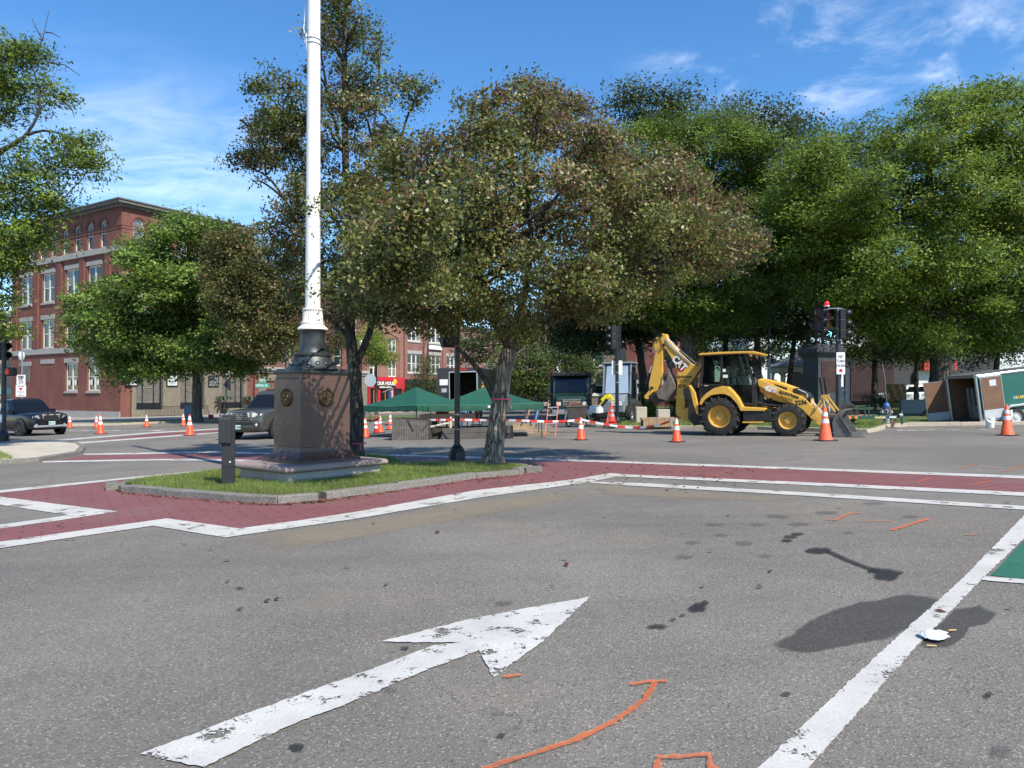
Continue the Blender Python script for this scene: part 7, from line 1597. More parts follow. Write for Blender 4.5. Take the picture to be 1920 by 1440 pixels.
t, hl, w = suv('suv', 'black SUV turning at the left edge beside the brick block', fp_, 4.95, 1.98, 1.78, CBLACK, 1.10, 1.12, CARGL, {'rim': MBLK, 'spokes': 6, 'lamp': mat('headlamp_dim', (0.32, 0.33, 0.35), 0.12, 0.3, var=.5, scale=12)})
b = MB(); b.prism([(-.60, 1.06), (-.42, .70), (.42, .70), (.60, 1.06)], hl - .03, hl + .03, Matrix.Rotation(R(-90), 4, 'Z') @ Matrix.Rotation(0, 4, 'X'))
b.v = [(hl + (0.03 if i < 4 else -.03), y, z) for i, (y, z) in enumerate([(-.60, 1.06), (-.42, .70), (.42, .70), (.60, 1.06)] * 2)]; gr = b.build('grille', MBLK, t, bevel=.01)
for y in (-.32, 0, .32): b = MB(); b.box((hl + .03, y - .11, .985), (hl + .036, y + .11, 1.02)); b.build('grille_slot', mat('grille_light', (0.45, 0.42, 0.35), 0.4), gr)
b = MB(); b.box((hl - .05, -.78, .40), (hl + .05, .78, .50)); b.build('skid_plate', mat('skid_silver', (0.45, 0.45, 0.46), 0.35, 0.6), t, bevel=.03)
plate_no(t, hl + .045, .60, '358 2210', .02)
fw_ = Frame(gd(1700, 58, .12), 176); t, hl, w = suv('suv', 'white SUV parked beyond the common by the low wall', fw_, 4.7, 1.9, 1.62, CWHITE, 1.02, 1.03, CARGL, {'rim': STEEL, 'spokes': 6, 'lamp': LAMPG})

# ---- black box truck with its roller door open
q = gd(860, 45, .05); fT = Frame(q, 80); t = thing('box_truck', 'black box truck with open roller door behind the green tents', 'truck', fT)
TBLK = mat('truck_black', (0.020, 0.022, 0.026), 0.35, var=.1, scale=2, coat=.3); hw = 1.28; BZ, TZ = .95, 3.18
b = MB(); b.box((0, -hw, BZ), (5.6, -hw + .05, TZ)); b.box((0, hw - .05, BZ), (5.6, hw, TZ)); b.box((0, -hw + .05, TZ - .06), (5.6, hw - .05, TZ)); b.box((0, -hw + .05, BZ), (5.6, hw - .05, BZ + .08)); b.box((5.52, -hw + .05, BZ + .08), (5.6, hw - .05, TZ - .06)); b.build('box', TBLK, t, bevel=.02)
b = MB(); b.box((-.03, hw - .72, BZ), (.0, hw - .0, TZ)); b.box((-.03, -hw, BZ), (0, -hw + .08, TZ)); b.box((-.03, -hw + .08, TZ - .30), (0, hw - .72, TZ)); b.build('rear_frame', TBLK, t, bevel=.01)
b = MB(); b.box((-.05, hw - .78, BZ), (-.033, hw - .73, TZ - .28)); b.box((-.05, -hw + .06, BZ), (-.033, -hw + .12, TZ - .28)); b.box((-.05, -hw + .06, TZ - .279), (-.033, hw - .73, TZ - .22)); b.build('door_frame', mat('door_frame_alu', (0.55, 0.56, 0.55), 0.4, 0.5), t)
b = MB(); b.box((-.042, hw - .66, 2.15), (-.033, hw - .15, 2.5)); b.build('notice', WHT, t); b = MB(); b.box((-.042, hw - .58, 1.72), (-.033, hw - .26, 1.95)); b.build('notice', mat('notice_grey', (0.4, 0.42, 0.43), 0.5), t)
b = MB(); b.box((-.04, -.6, TZ - .14), (-.032, .3, TZ - .06)); b.build('lamp_bar', mat('lamp_red', (0.5, 0.02, 0.01), 0.3), t)
for k in range(3): b = MB(); b.box((3.0 + k * .8, -.6, BZ + .09), (3.6 + k * .8, .5, BZ + .7 + .25 * k)); b.build('cargo', mat('cargo_dark', (0.08, 0.07, 0.06), 0.8), t)
b = MB(); b.box((5.7, -1.05, .6), (7.6, 1.05, 2.5)); b.build('cab', TBLK, t, bevel=.12); b = MB(); b.box((0.2, -.9, .55), (5.6, .9, .93)); b.build('chassis', MBLK, t)
text('RH', t, (1.2, -hw - .006, 2.35), .5, WHT, rz=0)
b = MB(); b.tube([(.9, -hw - .01, 1.9), (1.0, -hw - .01, 2.05), (1.3, -hw - .01, 2.1), (1.4, -hw - .01, 2.0)], .05, 6); b.build('logo_swirl', mat('logo_orange', (0.7, 0.35, 0.02), 0.5), t)
for x in (1.2, 6.5):
    for sg in (-1, 1): wheel(t, (x, sg * .98, .45), .45, .30, .27, sg, rm=MBLK)
# ---- dark green truck facing the camera
q = gd(1072, 40, .0); fG = Frame(q, -94); t = thing('truck', 'dark green truck with a black box body facing the camera', 'truck', fG); DGRN = mat('truck_green', (0.012, 0.035, 0.026), 0.3, var=.1, coat=.5)
b = MB(); b.box((-5.2, -1.13, .85), (-1.0, 1.13, 2.72)); b.build('box', MBLK, t, bevel=.03); b = MB(); b.box((-1.0, -1.05, 2.50), (-.2, 1.05, 2.70)); b.build('wind_visor', MBLK, t, bevel=.03)
b = MB(); b.prism([(-1.0, .7), (.05, .7), (.0, 1.50), (-.22, 1.55), (-.50, 2.48), (-1.0, 2.50)], -.98, .98); cabm = b.build('cab', DGRN, t, bevel=.05)
b = MB(); b.add([(-.205, -.88, 1.60), (-.205, .88, 1.60), (-.475, .80, 2.42), (-.475, -.80, 2.42)], [(0, 1, 2, 3)]); b.build('windscreen', CARGL, cabm)
b = MB(); b.prism([(.0, .65), (.95, .65), (.98, 1.25), (.85, 1.42), (.0, 1.52)], -.80, .80); b.build('bonnet', DGRN, t, bevel=.06)
b = MB(); b.box((.97, -.48, .86), (1.0, .48, 1.26)); g_ = b.build('grille', MBLK, t)
for z in (.90, .98, 1.06, 1.14, 1.22): b = MB(); b.box((1.0, -.46, z - .012), (1.012, .46, z + .012)); b.build('grille_bar', CHROME, g_)
for sg in (-1, 1):
    b = MB(); b.box((.9, sg * .68 - .12, .92), (.995, sg * .68 + .12, 1.12)); b.build('headlight', LAMPG, t, bevel=.03)
    b = MB(); b.box((-.35, sg * 1.22 - .1, 1.55), (-.25, sg * 1.22 + .1, 2.05)); b.bar((-.3, sg * 1.2, 1.6), (-.3, sg * .95, 1.5), .03, .03); b.build('mirror', MBLK, t, bevel=.02)
    wheel(t, (.35, sg * .86, .42), .42, .28, .25, sg, rm=STEEL); wheel(t, (-3.6, sg * .86, .42), .42, .3, .25, sg, rm=MBLK)
b = MB(); b.box((.86, -1.02, .48), (1.12, 1.02, .74)); b.build('bumper', CHROME, t, bevel=.03)
v_ = thing('hi_vis_vest', 'fluorescent vest lying behind the dark truck windscreen', 'vest', Frame(fG.M @ Vector((-.62, -.35, 1.72)), -94))
b = MB(); b.prism([(-.24, 0), (.24, 0), (.22, .42), (.10, .5), (0, .40), (-.10, .5), (-.22, .42)], -.03, .03, Matrix.Rotation(R(90), 4, 'Z')); b.build('vest', mat('hivis', (0.45, 0.62, 0.03), 0.7, emit=None), v_, bevel=.02)
# ---- grey municipal tractor with a cab
q = gd(1162, 38, .0); fM = Frame(q, -112); t = thing('cab_tractor', 'grey cab tractor with big reflecting windscreen behind the signal pole', 'tractor', fM); GREYT = mat('tractor_grey', (0.20, 0.235, 0.25), 0.4, var=.1)
SKYGL = mat('sky_reflection_glass', (0.50, 0.55, 0.57), 0.12, 0.35, var=.1, scale=1.5)  # whitish sky reflection painted into the windscreen colour
b = MB(); b.prism([(-1.0, .95), (.42, .95), (.50, 1.5), (.22, 3.0), (-.85, 3.0)], -.70, .70); b.build('cab', mat('cab_inside', (0.04, 0.05, 0.055), 0.6), t, bevel=.03)
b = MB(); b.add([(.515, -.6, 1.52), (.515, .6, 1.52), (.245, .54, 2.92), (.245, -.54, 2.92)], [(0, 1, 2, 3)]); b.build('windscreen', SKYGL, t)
for sg in (-1, 1):
    b = MB(); b.bar((.52, sg * .69, 1.45), (.22, sg * .69, 3.0), .08, .08); b.bar((-.9, sg * .69, .95), (-.85, sg * .69, 3.0), .08, .08); b.build('pillar', GREYT, t, bevel=.01)
    b = MB(); b.add([(.40, sg * .712, 1.25), (-.80, sg * .712, 1.25), (-.78, sg * .712, 2.85), (.17, sg * .712, 2.85)], [(0, 1, 2, 3)]); b.build('side_pane', CABGL, t)
    b = MB(); b.cbox((.42, sg * .95, 2.35), (.08, .18, .34)); b.bar((.40, sg * .72, 2.6), (.42, sg * .95, 2.5), .03, .03); b.build('mirror', MBLK, t, bevel=.02)
    wheel(t, (-.75, sg * .74, .55), .55, .32, .3, sg, rm=STEEL, lugs=12); wheel(t, (.75, sg * .70, .45), .45, .28, .25, sg, rm=STEEL, lugs=12)
b = MB(); b.box((-1.05, -.78, 3.0), (.32, .78, 3.10)); b.build('roof', GREYT, t, bevel=.04)
b = MB(); b.prism([(.43, .55), (1.25, .55), (1.3, 1.15), (.9, 1.42), (.43, 1.48)], -.55, .55); b.build('nose', GREYT, t, bevel=.06); b = MB(); b.box((1.29, -.1, .92), (1.305, .45, 1.12)); n_ = b.build('notice', WHT, t)
text('78-084', n_, (1.309, .17, 1.02), .12, INKR, rot=(math.pi / 2, 0, math.pi / 2)); b = MB(); b.box((-1.3, -.5, .4), (1.2, .5, .9)); b.build('chassis', MBLK, t, bevel=.03)
# ---- small yellow excavator
q = gd(1132, 35.5, .0); fE = Frame(q, -20); t = thing('mini_excavator', 'mini excavator with a bright yellow boom beside the dark truck', 'excavator', fE); BY = mat('excavator_yellow', (0.80, 0.62, 0.02), 0.45, var=.05)
for sg in (-1, 1):
    b = MB(); b.prism([(-.65, .12), (-.5, .0), (.5, .0), (.65, .12), (.6, .34), (-.6, .34)], sg * .42 - .11, sg * .42 + .11); b.build('track', RUB, t, bevel=.03)
b = MB(); b.box((-.5, -.42, .38), (.35, .42, .62)); b.build('engine', MBLK, t, bevel=.04); b = MB(); b.box((-.62, -.40, .50), (-.05, .40, .95)); b.build('counterweight', WHT, t, bevel=.08)
E = lambda px, py, y=0.0: fE.pl(px, py, y)
def seg(nm, pts, wd, m_, y=0.0):
    b = MB(); c_ = [E(*p, y) for p in pts]
    for k in range(len(c_) - 1): b.bar((c_[k][0], y, c_[k][1]), (c_[k + 1][0], y, c_[k + 1][1]), .14, wd, up=(0, 1, 0))
    b.build(nm, m_, t, bevel=.015)
seg('boom', [(1117, 771), (1133, 753), (1143, 742.5)], .13, BY); seg('boom_top', [(1128, 751), (1136, 742.5), (1146, 741)], .09, BY, .05); seg('stick', [(1143, 742.5), (1150, 752)], .12, BY); seg('boom_cylinder', [(1122, 768), (1139, 748)], .04, MBLK, -.09)
p_ = E(1118, 773); b = MB(); b.prism([(p_[0] - .12, p_[1] - .2), (p_[0] + .06, p_[1] - .28), (p_[0] + .12, p_[1] + .05), (p_[0] - .05, p_[1] + .1)], -.2, .2); b.build('bucket', DIRTY, t, bevel=.01)
# ---- dark hopper
t = thing('hopper', 'dark open steel hopper in front of the green truck', 'hopper', Frame(gd(1081, 34.5), 0)); HS = mat('hopper_steel', (0.06, 0.05, 0.045), 0.7, 0.3, var=.3)
b = MB(); k = 34.5 / FPX; b.prism([(-16 * k, .30), (16 * k, .30), (20 * k, .95), (-20 * k, .95)], -.4, .5); b.build('tub', HS, t, bevel=.01); b = MB(); b.box((-20.5 * k, -.43, .95), (20.5 * k, .53, .99)); b.build('rim', mat('hopper_rim', (0.16, 0.14, 0.12), 0.6, .4), t)
for sg in (-1, 1): b = MB(); b.bar((sg * 17 * k, -.35, .95), (sg * 25 * k, -.45, .15), .05, .05); b.build('leg', STEEL, t); wheel(t, (sg * .35, .1, .15), .15, .08, .09, -1)
b = MB(); b.tube([(-.35, -.3, .99), (-.3, -.3, 1.10), (.2, -.2, 1.12), (.28, -.2, 1.0)], .03, 6); b.build('chain', mat('rust_red', (0.35, 0.11, 0.07), 0.8), t)
# ---- enclosed trailer, nose up, doors open
tq = gp(1843, 797); fR = Frame((tq.x, tq.y, tq.z), 0, pitch=6.0)
t = thing('cargo_trailer', 'green enclosed cargo trailer tipped nose-up with its rear doors open', 'trailer', fR); TGR = mat('trailer_green', (0.018, 0.115, 0.088), 0.4, var=.06, scale=1.5, dirt=(0.02, 0.08, 0.06), damt=.4)
PLY = mat('plywood_brown', (0.17, 0.088, 0.048), 0.7, var=.15, scale=3); ALUM = mat('trailer_alu', (0.50, 0.52, 0.53), 0.30, 0.8, var=.1, scale=5); TW, TL, Z0, Z1 = 2.0, 4.6, .12, 1.92
b = MB(); b.box((0.02, .0, Z0 + .3), (TL, .04, Z1)); b.box((.02, TW - .04, Z0), (TL, TW, Z1)); b.box((TL - .04, .04, Z0), (TL, TW - .04, Z1)); b.build('side_panel', TGR, t)
b = MB(); b.box((0.02, .04, Z0), (TL - .04, TW - .04, Z0 + .08)); b.box((.02, .04, Z1 - .05), (TL - .04, TW - .04, Z1)); b.build('floor', mat('trailer_inside', (0.05, 0.035, 0.028), 0.8), t)
b = MB(); b.box((.05, TW - .07, Z0 + .08), (TL - .05, TW - .042, Z1 - .06)); b.build('lining', PLY, t)
b = MB(); b.box((0.02, -.012, Z0), (TL, -.001, Z0 + .29)); b.build('kick_strip', ALUM, t)
b = MB(); b.tube([(-.02, .03, Z1 + .02), (TL, .03, Z1 + .02)], .075, 12); b.tube([(-.02, TW - .03, Z1 + .02), (TL, TW - .03, Z1 + .02)], .075, 12); b.tube([(-.02, .03, Z1 + .02), (-.02, TW - .03, Z1 + .02)], .075, 12); b.build('roof_edge', ALUM, t, smooth=True)
b = MB(); b.box((-.04, .0, Z1 + .03), (TL, TW, Z1 + .08)); b.build('roof', ALUM, t, bevel=.03)
for y_ in (.03, TW - .03): b = MB(); b.tube([(-.03, y_, Z0 - .02), (-.03, y_, Z1)], .06, 10); b.build('corner_post', ALUM, t, smooth=True)
def door(nm, parent, mk):
    """door leaf 1.0 x 1.62 seen from inside: plywood panel, white lower board, metal edge"""
    d_ = MB(); d_.box((0, -.02, 0), (1.0, .02, 1.66)); o = d_.build(nm, ALUM, parent); d_ = MB(); d_.box((.03, -.03, .36), (.97, -.022, 1.63)); d_.build('plywood', PLY, o); d_ = MB(); d_.box((.03, -.03, .02), (.97, -.022, .35)); d_.build('kick_board', mat('kick_white', (0.50, 0.51, 0.50), 0.6, var=.15, scale=4, dirt=(.25, .22, .18)), o); return o
d1 = door('open_door', t, 0); d1.location = (-.10, TW - .0, Z0 + .05); d1.rotation_euler = (0, 0, R(180)); d1.scale = (.94, -1, 1)
d2 = door('folded_door', t, 1); d2.location = (.06, -.06, Z0 + .1); d2.scale = (.86, 1, 1)
b = MB(); b.box((.42, -.032, 1.28), (.72, -.028, 1.52)); b.build('notice', mat('notice_white', (0.55, 0.58, 0.66), 0.6), d2)
for k in range(4): b = MB(); b.box((.35, .40 + k * .30, Z0 + .09), (.42, .44 + k * .30, 1.45)); b.build('cargo_panel', mat('panel_grey', (0.30, 0.31, 0.31), 0.5, .2), t)
for k in range(5): b = MB(); b.box((.12, .15 + k * .14, Z0 + .09), (.17, .18 + k * .14, .75)); b.build('cargo_slat', mat('panel_grey', (0.30, 0.31, 0.31), 0.5, .2), t)
b = MB(); b.box((.6, .2, Z0 + .09), (.66, 1.85, 1.35)); b.build('cargo_board', mat('cargo_board', (0.10, 0.10, 0.105), 0.6), t)
for xw in (1.28, 2.15): wheel(t, (xw, -.02, .16), .36, .22, .21, -1, rm=mat('rim_white', (0.6, 0.6, 0.58), 0.4, .3), spokes=0)
fp = [(.70, .10), (.86, .56), (1.05, .66), (2.5, .66), (2.72, .10)]; inn_ = [(2.62, .10), (2.42, .58), (1.1, .58), (.95, .50), (.80, .10)]
b = MB(); b.prism(fp + inn_, -.20, -.015); b.build('mudguard', ALUM, t, bevel=.01)
text('R.H.White', t, (1.95, -.006, 1.38), .34, WHT, align='LEFT', bold=.008); text('CONSTRUCTION', t, (1.95, -.006, 1.17), .13, WHT, align='LEFT', bold=.002)
for i, ch in enumerate('R5160'): text(ch, t, (1.38 + i * .085, -.006, .92), .15, mat('decal_cyan', (0.2, 0.55, 0.75), 0.5) if i == 0 else mat('decal_gold', (0.75, 0.55, 0.08), 0.5), bold=.005)
# ---- flat trailer with tongue
q = gp(1655, 800, .1); fF = Frame((q.x, q.y + .6, q.z), 0); t = thing('flat_trailer', 'dark green equipment trailer with coupler and spare wheel behind the loader bucket', 'trailer', fF); k = q.y / FPX
Fx = lambda px: (px - 1655) * k; Fz = lambda py: (800 - py) * k; DG2 = mat('frame_green', (0.015, 0.06, 0.045), 0.5, var=.15)
b = MB(); b.box((Fx(1600), -.05, Fz(786)), (Fx(1702), .03, Fz(780))); b.box((Fx(1600), 1.2, Fz(786)), (Fx(1690), 1.28, Fz(780))); b.build('beam', DG2, t, bevel=.006)
b = MB(); b.box((Fx(1590), .0, Fz(781)), (Fx(1650), 1.3, Fz(779))); b.build('deck', mat('deck_wood', (0.25, 0.16, 0.09), 0.8, var=.3), t)
for px in (1636, 1644): b = MB(); b.box((Fx(px) - .02, -.03, Fz(780)), (Fx(px) + .02, .02, Fz(765))); b.build('upright', DG2, t)
b = MB(); b.bar((Fx(1610), -.02, Fz(766)), (Fx(1652), -.02, Fz(765)), .03, .05); b.build('rail', DG2, t)
for px in (1606, 1618): b = MB(); b.lathe([(.0, 0), (.06, 0), (.06, .02), (0, .02)], 14, M=Matrix.Translation((Fx(px), -.055, Fz(783))) @ RX); b.build('reflector', mat('reflector_orange', (0.8, 0.2, 0.03), 0.3), t)
text('rhwhite', t, (Fx(1664), -.06, Fz(783.5)), .13, mat('decal_gold2', (0.7, 0.6, 0.25), 0.5), bold=.004); b = MB(); b.box((Fx(1669), -.056, Fz(785)), (Fx(1676), -.052, Fz(781.5))); b.build('decal', mat('decal_blue', (0.06, 0.10, 0.3), 0.5), t)
b = MB(); b.box((Fx(1682), -.056, Fz(785)), (Fx(1695), -.052, Fz(782))); b.build('decal', mat('decal_pale', (0.55, 0.65, 0.6), 0.5), t)
b = MB(); b.lathe([(.035, 0), (.07, 0), (.07, .12), (.035, .12), (.035, 0)], 18, M=Matrix.Translation((Fx(1700), -.08, Fz(781))) @ Matrix.Rotation(R(75), 4, 'Y'), caps=False); b.build('coupler', mat('coupler_white', (0.30, 0.31, 0.30), 0.5), t, smooth=True)
b = MB(); b.bar((Fx(1689), .02, Fz(806)), (Fx(1684), .02, Fz(764)), .05, .06); b.bar((Fx(1672), .02, Fz(804)), (Fx(1694), .02, Fz(804)), .12, .05); b.bar((Fx(1696), .02, Fz(788)), (Fx(1689), .02, Fz(803)), .06, .06); b.build('jack', mat('jack_rust', (0.16, 0.11, 0.09), 0.7, .4), t)
b = MB(); b.bar((Fx(1707), .0, Fz(798)), (Fx(1707), .0, Fz(771)), .06, .07); b.build('winch_post', DG2, t)
wheel(t, (Fx(1611), .3, Fz(775)), .40, .16, .24, -1, rm=MBLK)
b = MB(); b.box((Fx(1605), .3, Fz(779)), (Fx(1628), .8, Fz(772))); b.build('orange_crate', mat('crate_orange', (0.60, 0.25, 0.10), 0.7), t, bevel=.01)
# ------------------------------------------------------------------ cones
CONE_O = mat('cone_orange', (0.90, 0.075, 0.016), 0.5, var=.08, scale=6, dirt=(0.40, 0.10, 0.05), dscale=6, damt=.35)
CONE_F = mat('cone_faded', (0.74, 0.10, 0.03), 0.6, var=.15, scale=6, dirt=(0.30, 0.12, 0.08), dscale=5, damt=.5)
CONE_W = mat('cone_white', (0.78, 0.78, 0.77), 0.4, var=.06, dirt=(0.45, 0.43, 0.40), dscale=8, damt=.3)
def cone_proto(h, m, top_band=True, tall=False):
    t = thing('traffic_cone', 'x', 'traffic cone'); r0, r1 = h * .185, h * .035
    rad = lambda z: r0 + (r1 - r0) * (z - .04) / (h - .04)
    b = MB(); bs = h * .255; b.box((-bs, -bs, .0), (bs, bs, .035)); b.build('base', RUB, t, bevel=.02)
    b = MB(); b.lathe([(r0 * 1.12, .034), (r0 * 1.08, .055), (r0, .07), (rad(h * .985), h * .985), (r1 * .6, h), (0, h)], 28); b.build('body', m, t, smooth=True)
    for z0, z1 in (((.50, .65), (.74, .92)) if not tall else ((.52, .64), (.72, .84))):
        b = MB(); b.lathe([(rad(z0 * h) + .004, z0 * h), (rad(z1 * h) + .004, z1 * h)], 28, caps=False); b.build('band', CONE_W, t, smooth=True)
    return t
protos = {'s': cone_proto(.76, CONE_O), 't': cone_proto(.93, CONE_O), 'f': cone_proto(1.02, CONE_F, tall=True)}
used = set()
def cone(kind, px, py, label, deg=0, h=0.0, sc=1.0, loc=None):
    if kind not in used: o = protos[kind]; used.add(kind)
    else: o = copy_tree(protos[kind])
    q = loc or gp(px, py); o.location = (q[0], q[1], SLOPE * q[0] + h); o.rotation_quaternion = TILT @ Quaternion((0, 0, 1), R(deg)); o.scale = (sc,) * 3
    tag(o, label, 'traffic cone', 'orange traffic cones round the works'); return o
cone('s', 131, 802.5, 'orange cone beside the nose of the black SUV', 10)
cone('s', 181, 802.5, 'small far cone just behind a taller cone right of the black SUV', 20)
cone('t', 188.5, 813.5, 'taller orange cone standing before a smaller one right of the black SUV', 5)
cone('s', 275, 800.5, 'orange cone alone before the low iron railing', 0)
cone('s', 344, 798.5, 'small cone just left of the oak trunk', 15)
cone('t', 356, 816.5, 'tall orange cone on the far red crossing before the oak', 0)
cone('s', 413, 793.0, 'orange cone mostly hidden behind the charcoal post', 0)
cone('s', 685, 821, 'orange cone right beside the trunk behind the monument', 8)
cone('s', 713, 811.5, 'orange cone behind the red and white tube marker', 0)
cone('s', 732, 806, 'orange cone against the left end of the boarded pit box', 30)
cone('s', 804.5, 822, 'orange cone in front of the boarded pit box, tape on top', 0)
cone('s', 1089.5, 825, 'orange cone in front of the hopper, tape tied to its tip', 4)
cone('s', 1269, 829, 'clean orange cone before the rear of the backhoe', 45)
cone('f', 1548, 826.5, 'faded tall cone standing in front of the loader bucket', 12)
cone('f', 1889, 816.5, 'faded tall cone with peeling tape in front of the trailer', 30, sc=.93)
b = MB(); b.add([(.05, -.10, .62), (.12, -.12, .66), (.10, -.13, .86), (.03, -.09, .84)], [(0, 1, 2, 3)])
cc = [o for o in bpy.data.objects if o.parent is None and o.get('label', '').startswith('faded tall cone with peeling')][0]; pt_ = b.build('peeling_tape', CONE_W, cc); pt_.modifiers.new('t', 'SOLIDIFY').thickness = .004
# red-white tube marker
t = thing('tube_marker', 'red and white tube marker among the left cones', 'marker', Frame(gp(705, 813), 0))
REDM = mat('marker_red', (0.60, 0.03, 0.04), 0.5); b = MB(); b.lathe([(.16, 0), (.16, .03), (.08, .05)], 20); b.build('base', RUB, t); b = MB(); b.cyl((0, 0, .04), (0, 0, .70), .085, .08, 20); b.build('tube', REDM, t, smooth=True)
for z in (.22, .40): b = MB(); b.lathe([(.088, z), (.087, z + .11)], 20, caps=False); b.build('band', CONE_W, t, smooth=True)
# stack of cones and folded sign by the signal pole
t = thing('cone_stack', 'stack of red cones with grey bands beside the dark signal pole', 'cones', Frame(gd(1147, 32.5, .1), 0))
for i in range(3): b = MB(); b.lathe([(.25, .02 + .10 * i), (.16, .05 + .10 * i), (.03, .80 + .10 * i), (0, .80 + .10 * i)], 22); b.build('cone', mat('stack_red', (0.72, 0.07, 0.045), 0.5), t, smooth=True)
for z in (.42, .62): b = MB(); b.lathe([(.155 - z * .10 + .02, z), (.155 - (z + .11) * .10 + .02, z + .11)], 22, caps=False); b.build('band', mat('band_grey', (0.36, 0.38, 0.42), 0.5), t, smooth=True)
t = thing('folded_sign', 'folded orange work sign leaning by the cone stack', 'sign', Frame(gd(1136, 33, .1), 0)); k = 33 / FPX
b = MB(); b.bar((0, 0, 0), (8 * k, .1, 33 * k), .04, .10, up=(0, 1, 0)); b.build('leg', CONE_O, t); b = MB(); b.bar((.1, .05, 0), (5 * k, .1, 14 * k), .03, .12, up=(0, 1, 0)); b.build('panel', CONE_W, t)
# ------------------------------------------------------------------ barrier tape
TR = mat('tape_red', (0.72, 0.06, 0.035), 0.5, var=.05); TWm = mat('tape_white', (0.80, 0.79, 0.78), 0.5, var=.05)
def tape(label, pts, width=.075, stripe=.26):
    """pts: (px, py, depth); a ribbon with red and white stripes"""
    W3 = [P(*p) for p in pts]; dense = []
    for i in range(len(W3) - 1):
        p0, p1, p2, p3 = W3[max(i - 1, 0)], W3[i], W3[i + 1], W3[min(i + 2, len(W3) - 1)]
        n = max(2, int((p2 - p1).length / .065))
        for k in range(n):
            s = k / n; dense.append(.5 * ((2 * p1) + (-p0 + p2) * s + (2 * p0 - 5 * p1 + 4 * p2 - p3) * s * s + (-p0 + 3 * p1 - 3 * p2 + p3) * s ** 3))
    dense.append(W3[-1]); b = MB(); acc = 0
    for i in range(len(dense) - 1):
        a, c = dense[i], dense[i + 1]; tw = .35 * math.sin(i * .11); tw2 = .35 * math.sin((i + 1) * .11); b.cur = int(acc / stripe) % 2
        u1 = Vector((0, math.sin(tw), math.cos(tw))) * width / 2; u2 = Vector((0, math.sin(tw2), math.cos(tw2))) * width / 2
        b.add([a - u1, c - u2, c + u2, a + u1], [(0, 1, 2, 3)]); acc += (c - a).length
    o = b.build('barrier_tape', [TWm, TR]); return tag(o, label, 'barrier tape', 'red and white barrier tape')
tape('striped tape sagging from the tube marker to the boarded pit box', [(713, 795, 29.3), (745, 797, 28.5), (775, 795.5, 27.5), (804, 787.5, 26.9)])
tape('striped tape running level under the green tents', [(804, 787.5, 26.9), (857, 787, 26.2), (900, 787.6, 26.0), (960, 788, 25.6), (1020, 790, 25.3), (1060, 789.5, 25.0), (1089, 787, 24.8)])
tape('striped tape drooping from the hopper cone towards the backhoe', [(1089, 786, 24.8), (1105, 790, 24.7), (1150, 798, 24.2), (1190, 801.5, 23.8), (1230, 798, 23.3), (1268, 786, 22.9)])
tape('short striped tape behind the left cones', [(640, 797, 30.5), (685, 789, 29.8), (700, 789, 30.0), (713, 783.5, 30.5)])
# ------------------------------------------------------------------ green pop-up tents
TENT = mat('tent_green', (0.010, 0.076, 0.045), 0.65, var=.08, scale=2.5, bump=.06, bscale=3)
def tent(label, corners, peak_z, eave, leg_m, tag_px=None):
    """corners: four ground points in order; roof pyramid with hanging valance"""
    cx_ = sum((c.x for c in corners)) / 4; cy_ = sum((c.y for c in corners)) / 4; o3 = Vector((cx_, cy_, SLOPE * cx_))
    t = thing('pop_up_tent', label, 'tent', Frame(o3, 0, tilt=False), group='green pop-up tents over the works'); L = [Vector((c.x - cx_, c.y - cy_, SLOPE * (c.x - cx_))) for c in corners]
    b = MB(); n = 8; rows = []
    for i in range(4):
        a, c = L[i], L[(i + 1) % 4]; ring0 = []
        for k in range(n + 1):
            s = k / n; p = a.lerp(c, s); sag = -.04 * math.sin(math.pi * s); ring0.append(Vector((p.x, p.y, p.z + eave + sag)))
        vs = []
        for j in range(6):
            q = j / 5; bow = -.07 * math.sin(math.pi * q)
            for p in ring0: vs.append((p.x * (1 - q), p.y * (1 - q), p.z + (peak_z - p.z) * q + bow * (1 if 0 < q < 1 else 0)))
        b.add(vs, [(j * (n + 1) + k, j * (n + 1) + k + 1, (j + 1) * (n + 1) + k + 1, (j + 1) * (n + 1) + k) for j in range(5) for k in range(n)])
    b.build('canopy', TENT, t, smooth=False)
    for i in range(4):
        a, c = L[i], L[(i + 1) % 4]; d = (c - a).normalized(); nrm = Vector((d.y, -d.x, 0)); b = MB(); vs = []; m_ = 26
        if nrm.dot((a + c) / 2) < 0: nrm = -nrm
        for k in range(m_ + 1):
            s = k / m_; p = a.lerp(c, s); w_ = .02 * math.sin(k * 1.7) + .014 * math.sin(k * 3.1 + i); sag = -.04 * math.sin(math.pi * s)
            vs += [(p.x, p.y, p.z + eave + sag - .004), (p.x + nrm.x * (.02 + w_ * .5), p.y + nrm.y * (.02 + w_ * .5), p.z + eave - .12), (p.x + nrm.x * (.02 + w_), p.y + nrm.y * (.02 + w_), p.z + eave - .23 + .012 * math.sin(k * 1.1))]
        b.add(vs, [(k * 3 + j, (k + 1) * 3 + j, (k + 1) * 3 + j + 1, k * 3 + j + 1) for k in range(m_) for j in range(2)]); b.build('valance', TENT, t, smooth=True)
        b = MB(); b.tube([(a.x, a.y, a.z + eave + .005), ((a.x + c.x) / 2, (a.y + c.y) / 2, (a.z + c.z) / 2 + eave - .032), (c.x, c.y, c.z + eave + .005)], .012, 6); b.build('seam', mat('tent_seam', (0.06, 0.24, 0.15), 0.6), t, smooth=True)
        b = MB(); b.bar((a.x * .97, a.y * .97, a.z), (a.x * .97, a.y * .97, a.z + eave), .035, .035); b.build('leg', leg_m, t)
        b = MB(); b.cbox((a.x * .97, a.y * .97, a.z + .01), (.1, .1, .02)); b.build('foot', leg_m, t)
    return t
LEGM = mat('tent_leg', (0.04, 0.045, 0.045), 0.5, .4)
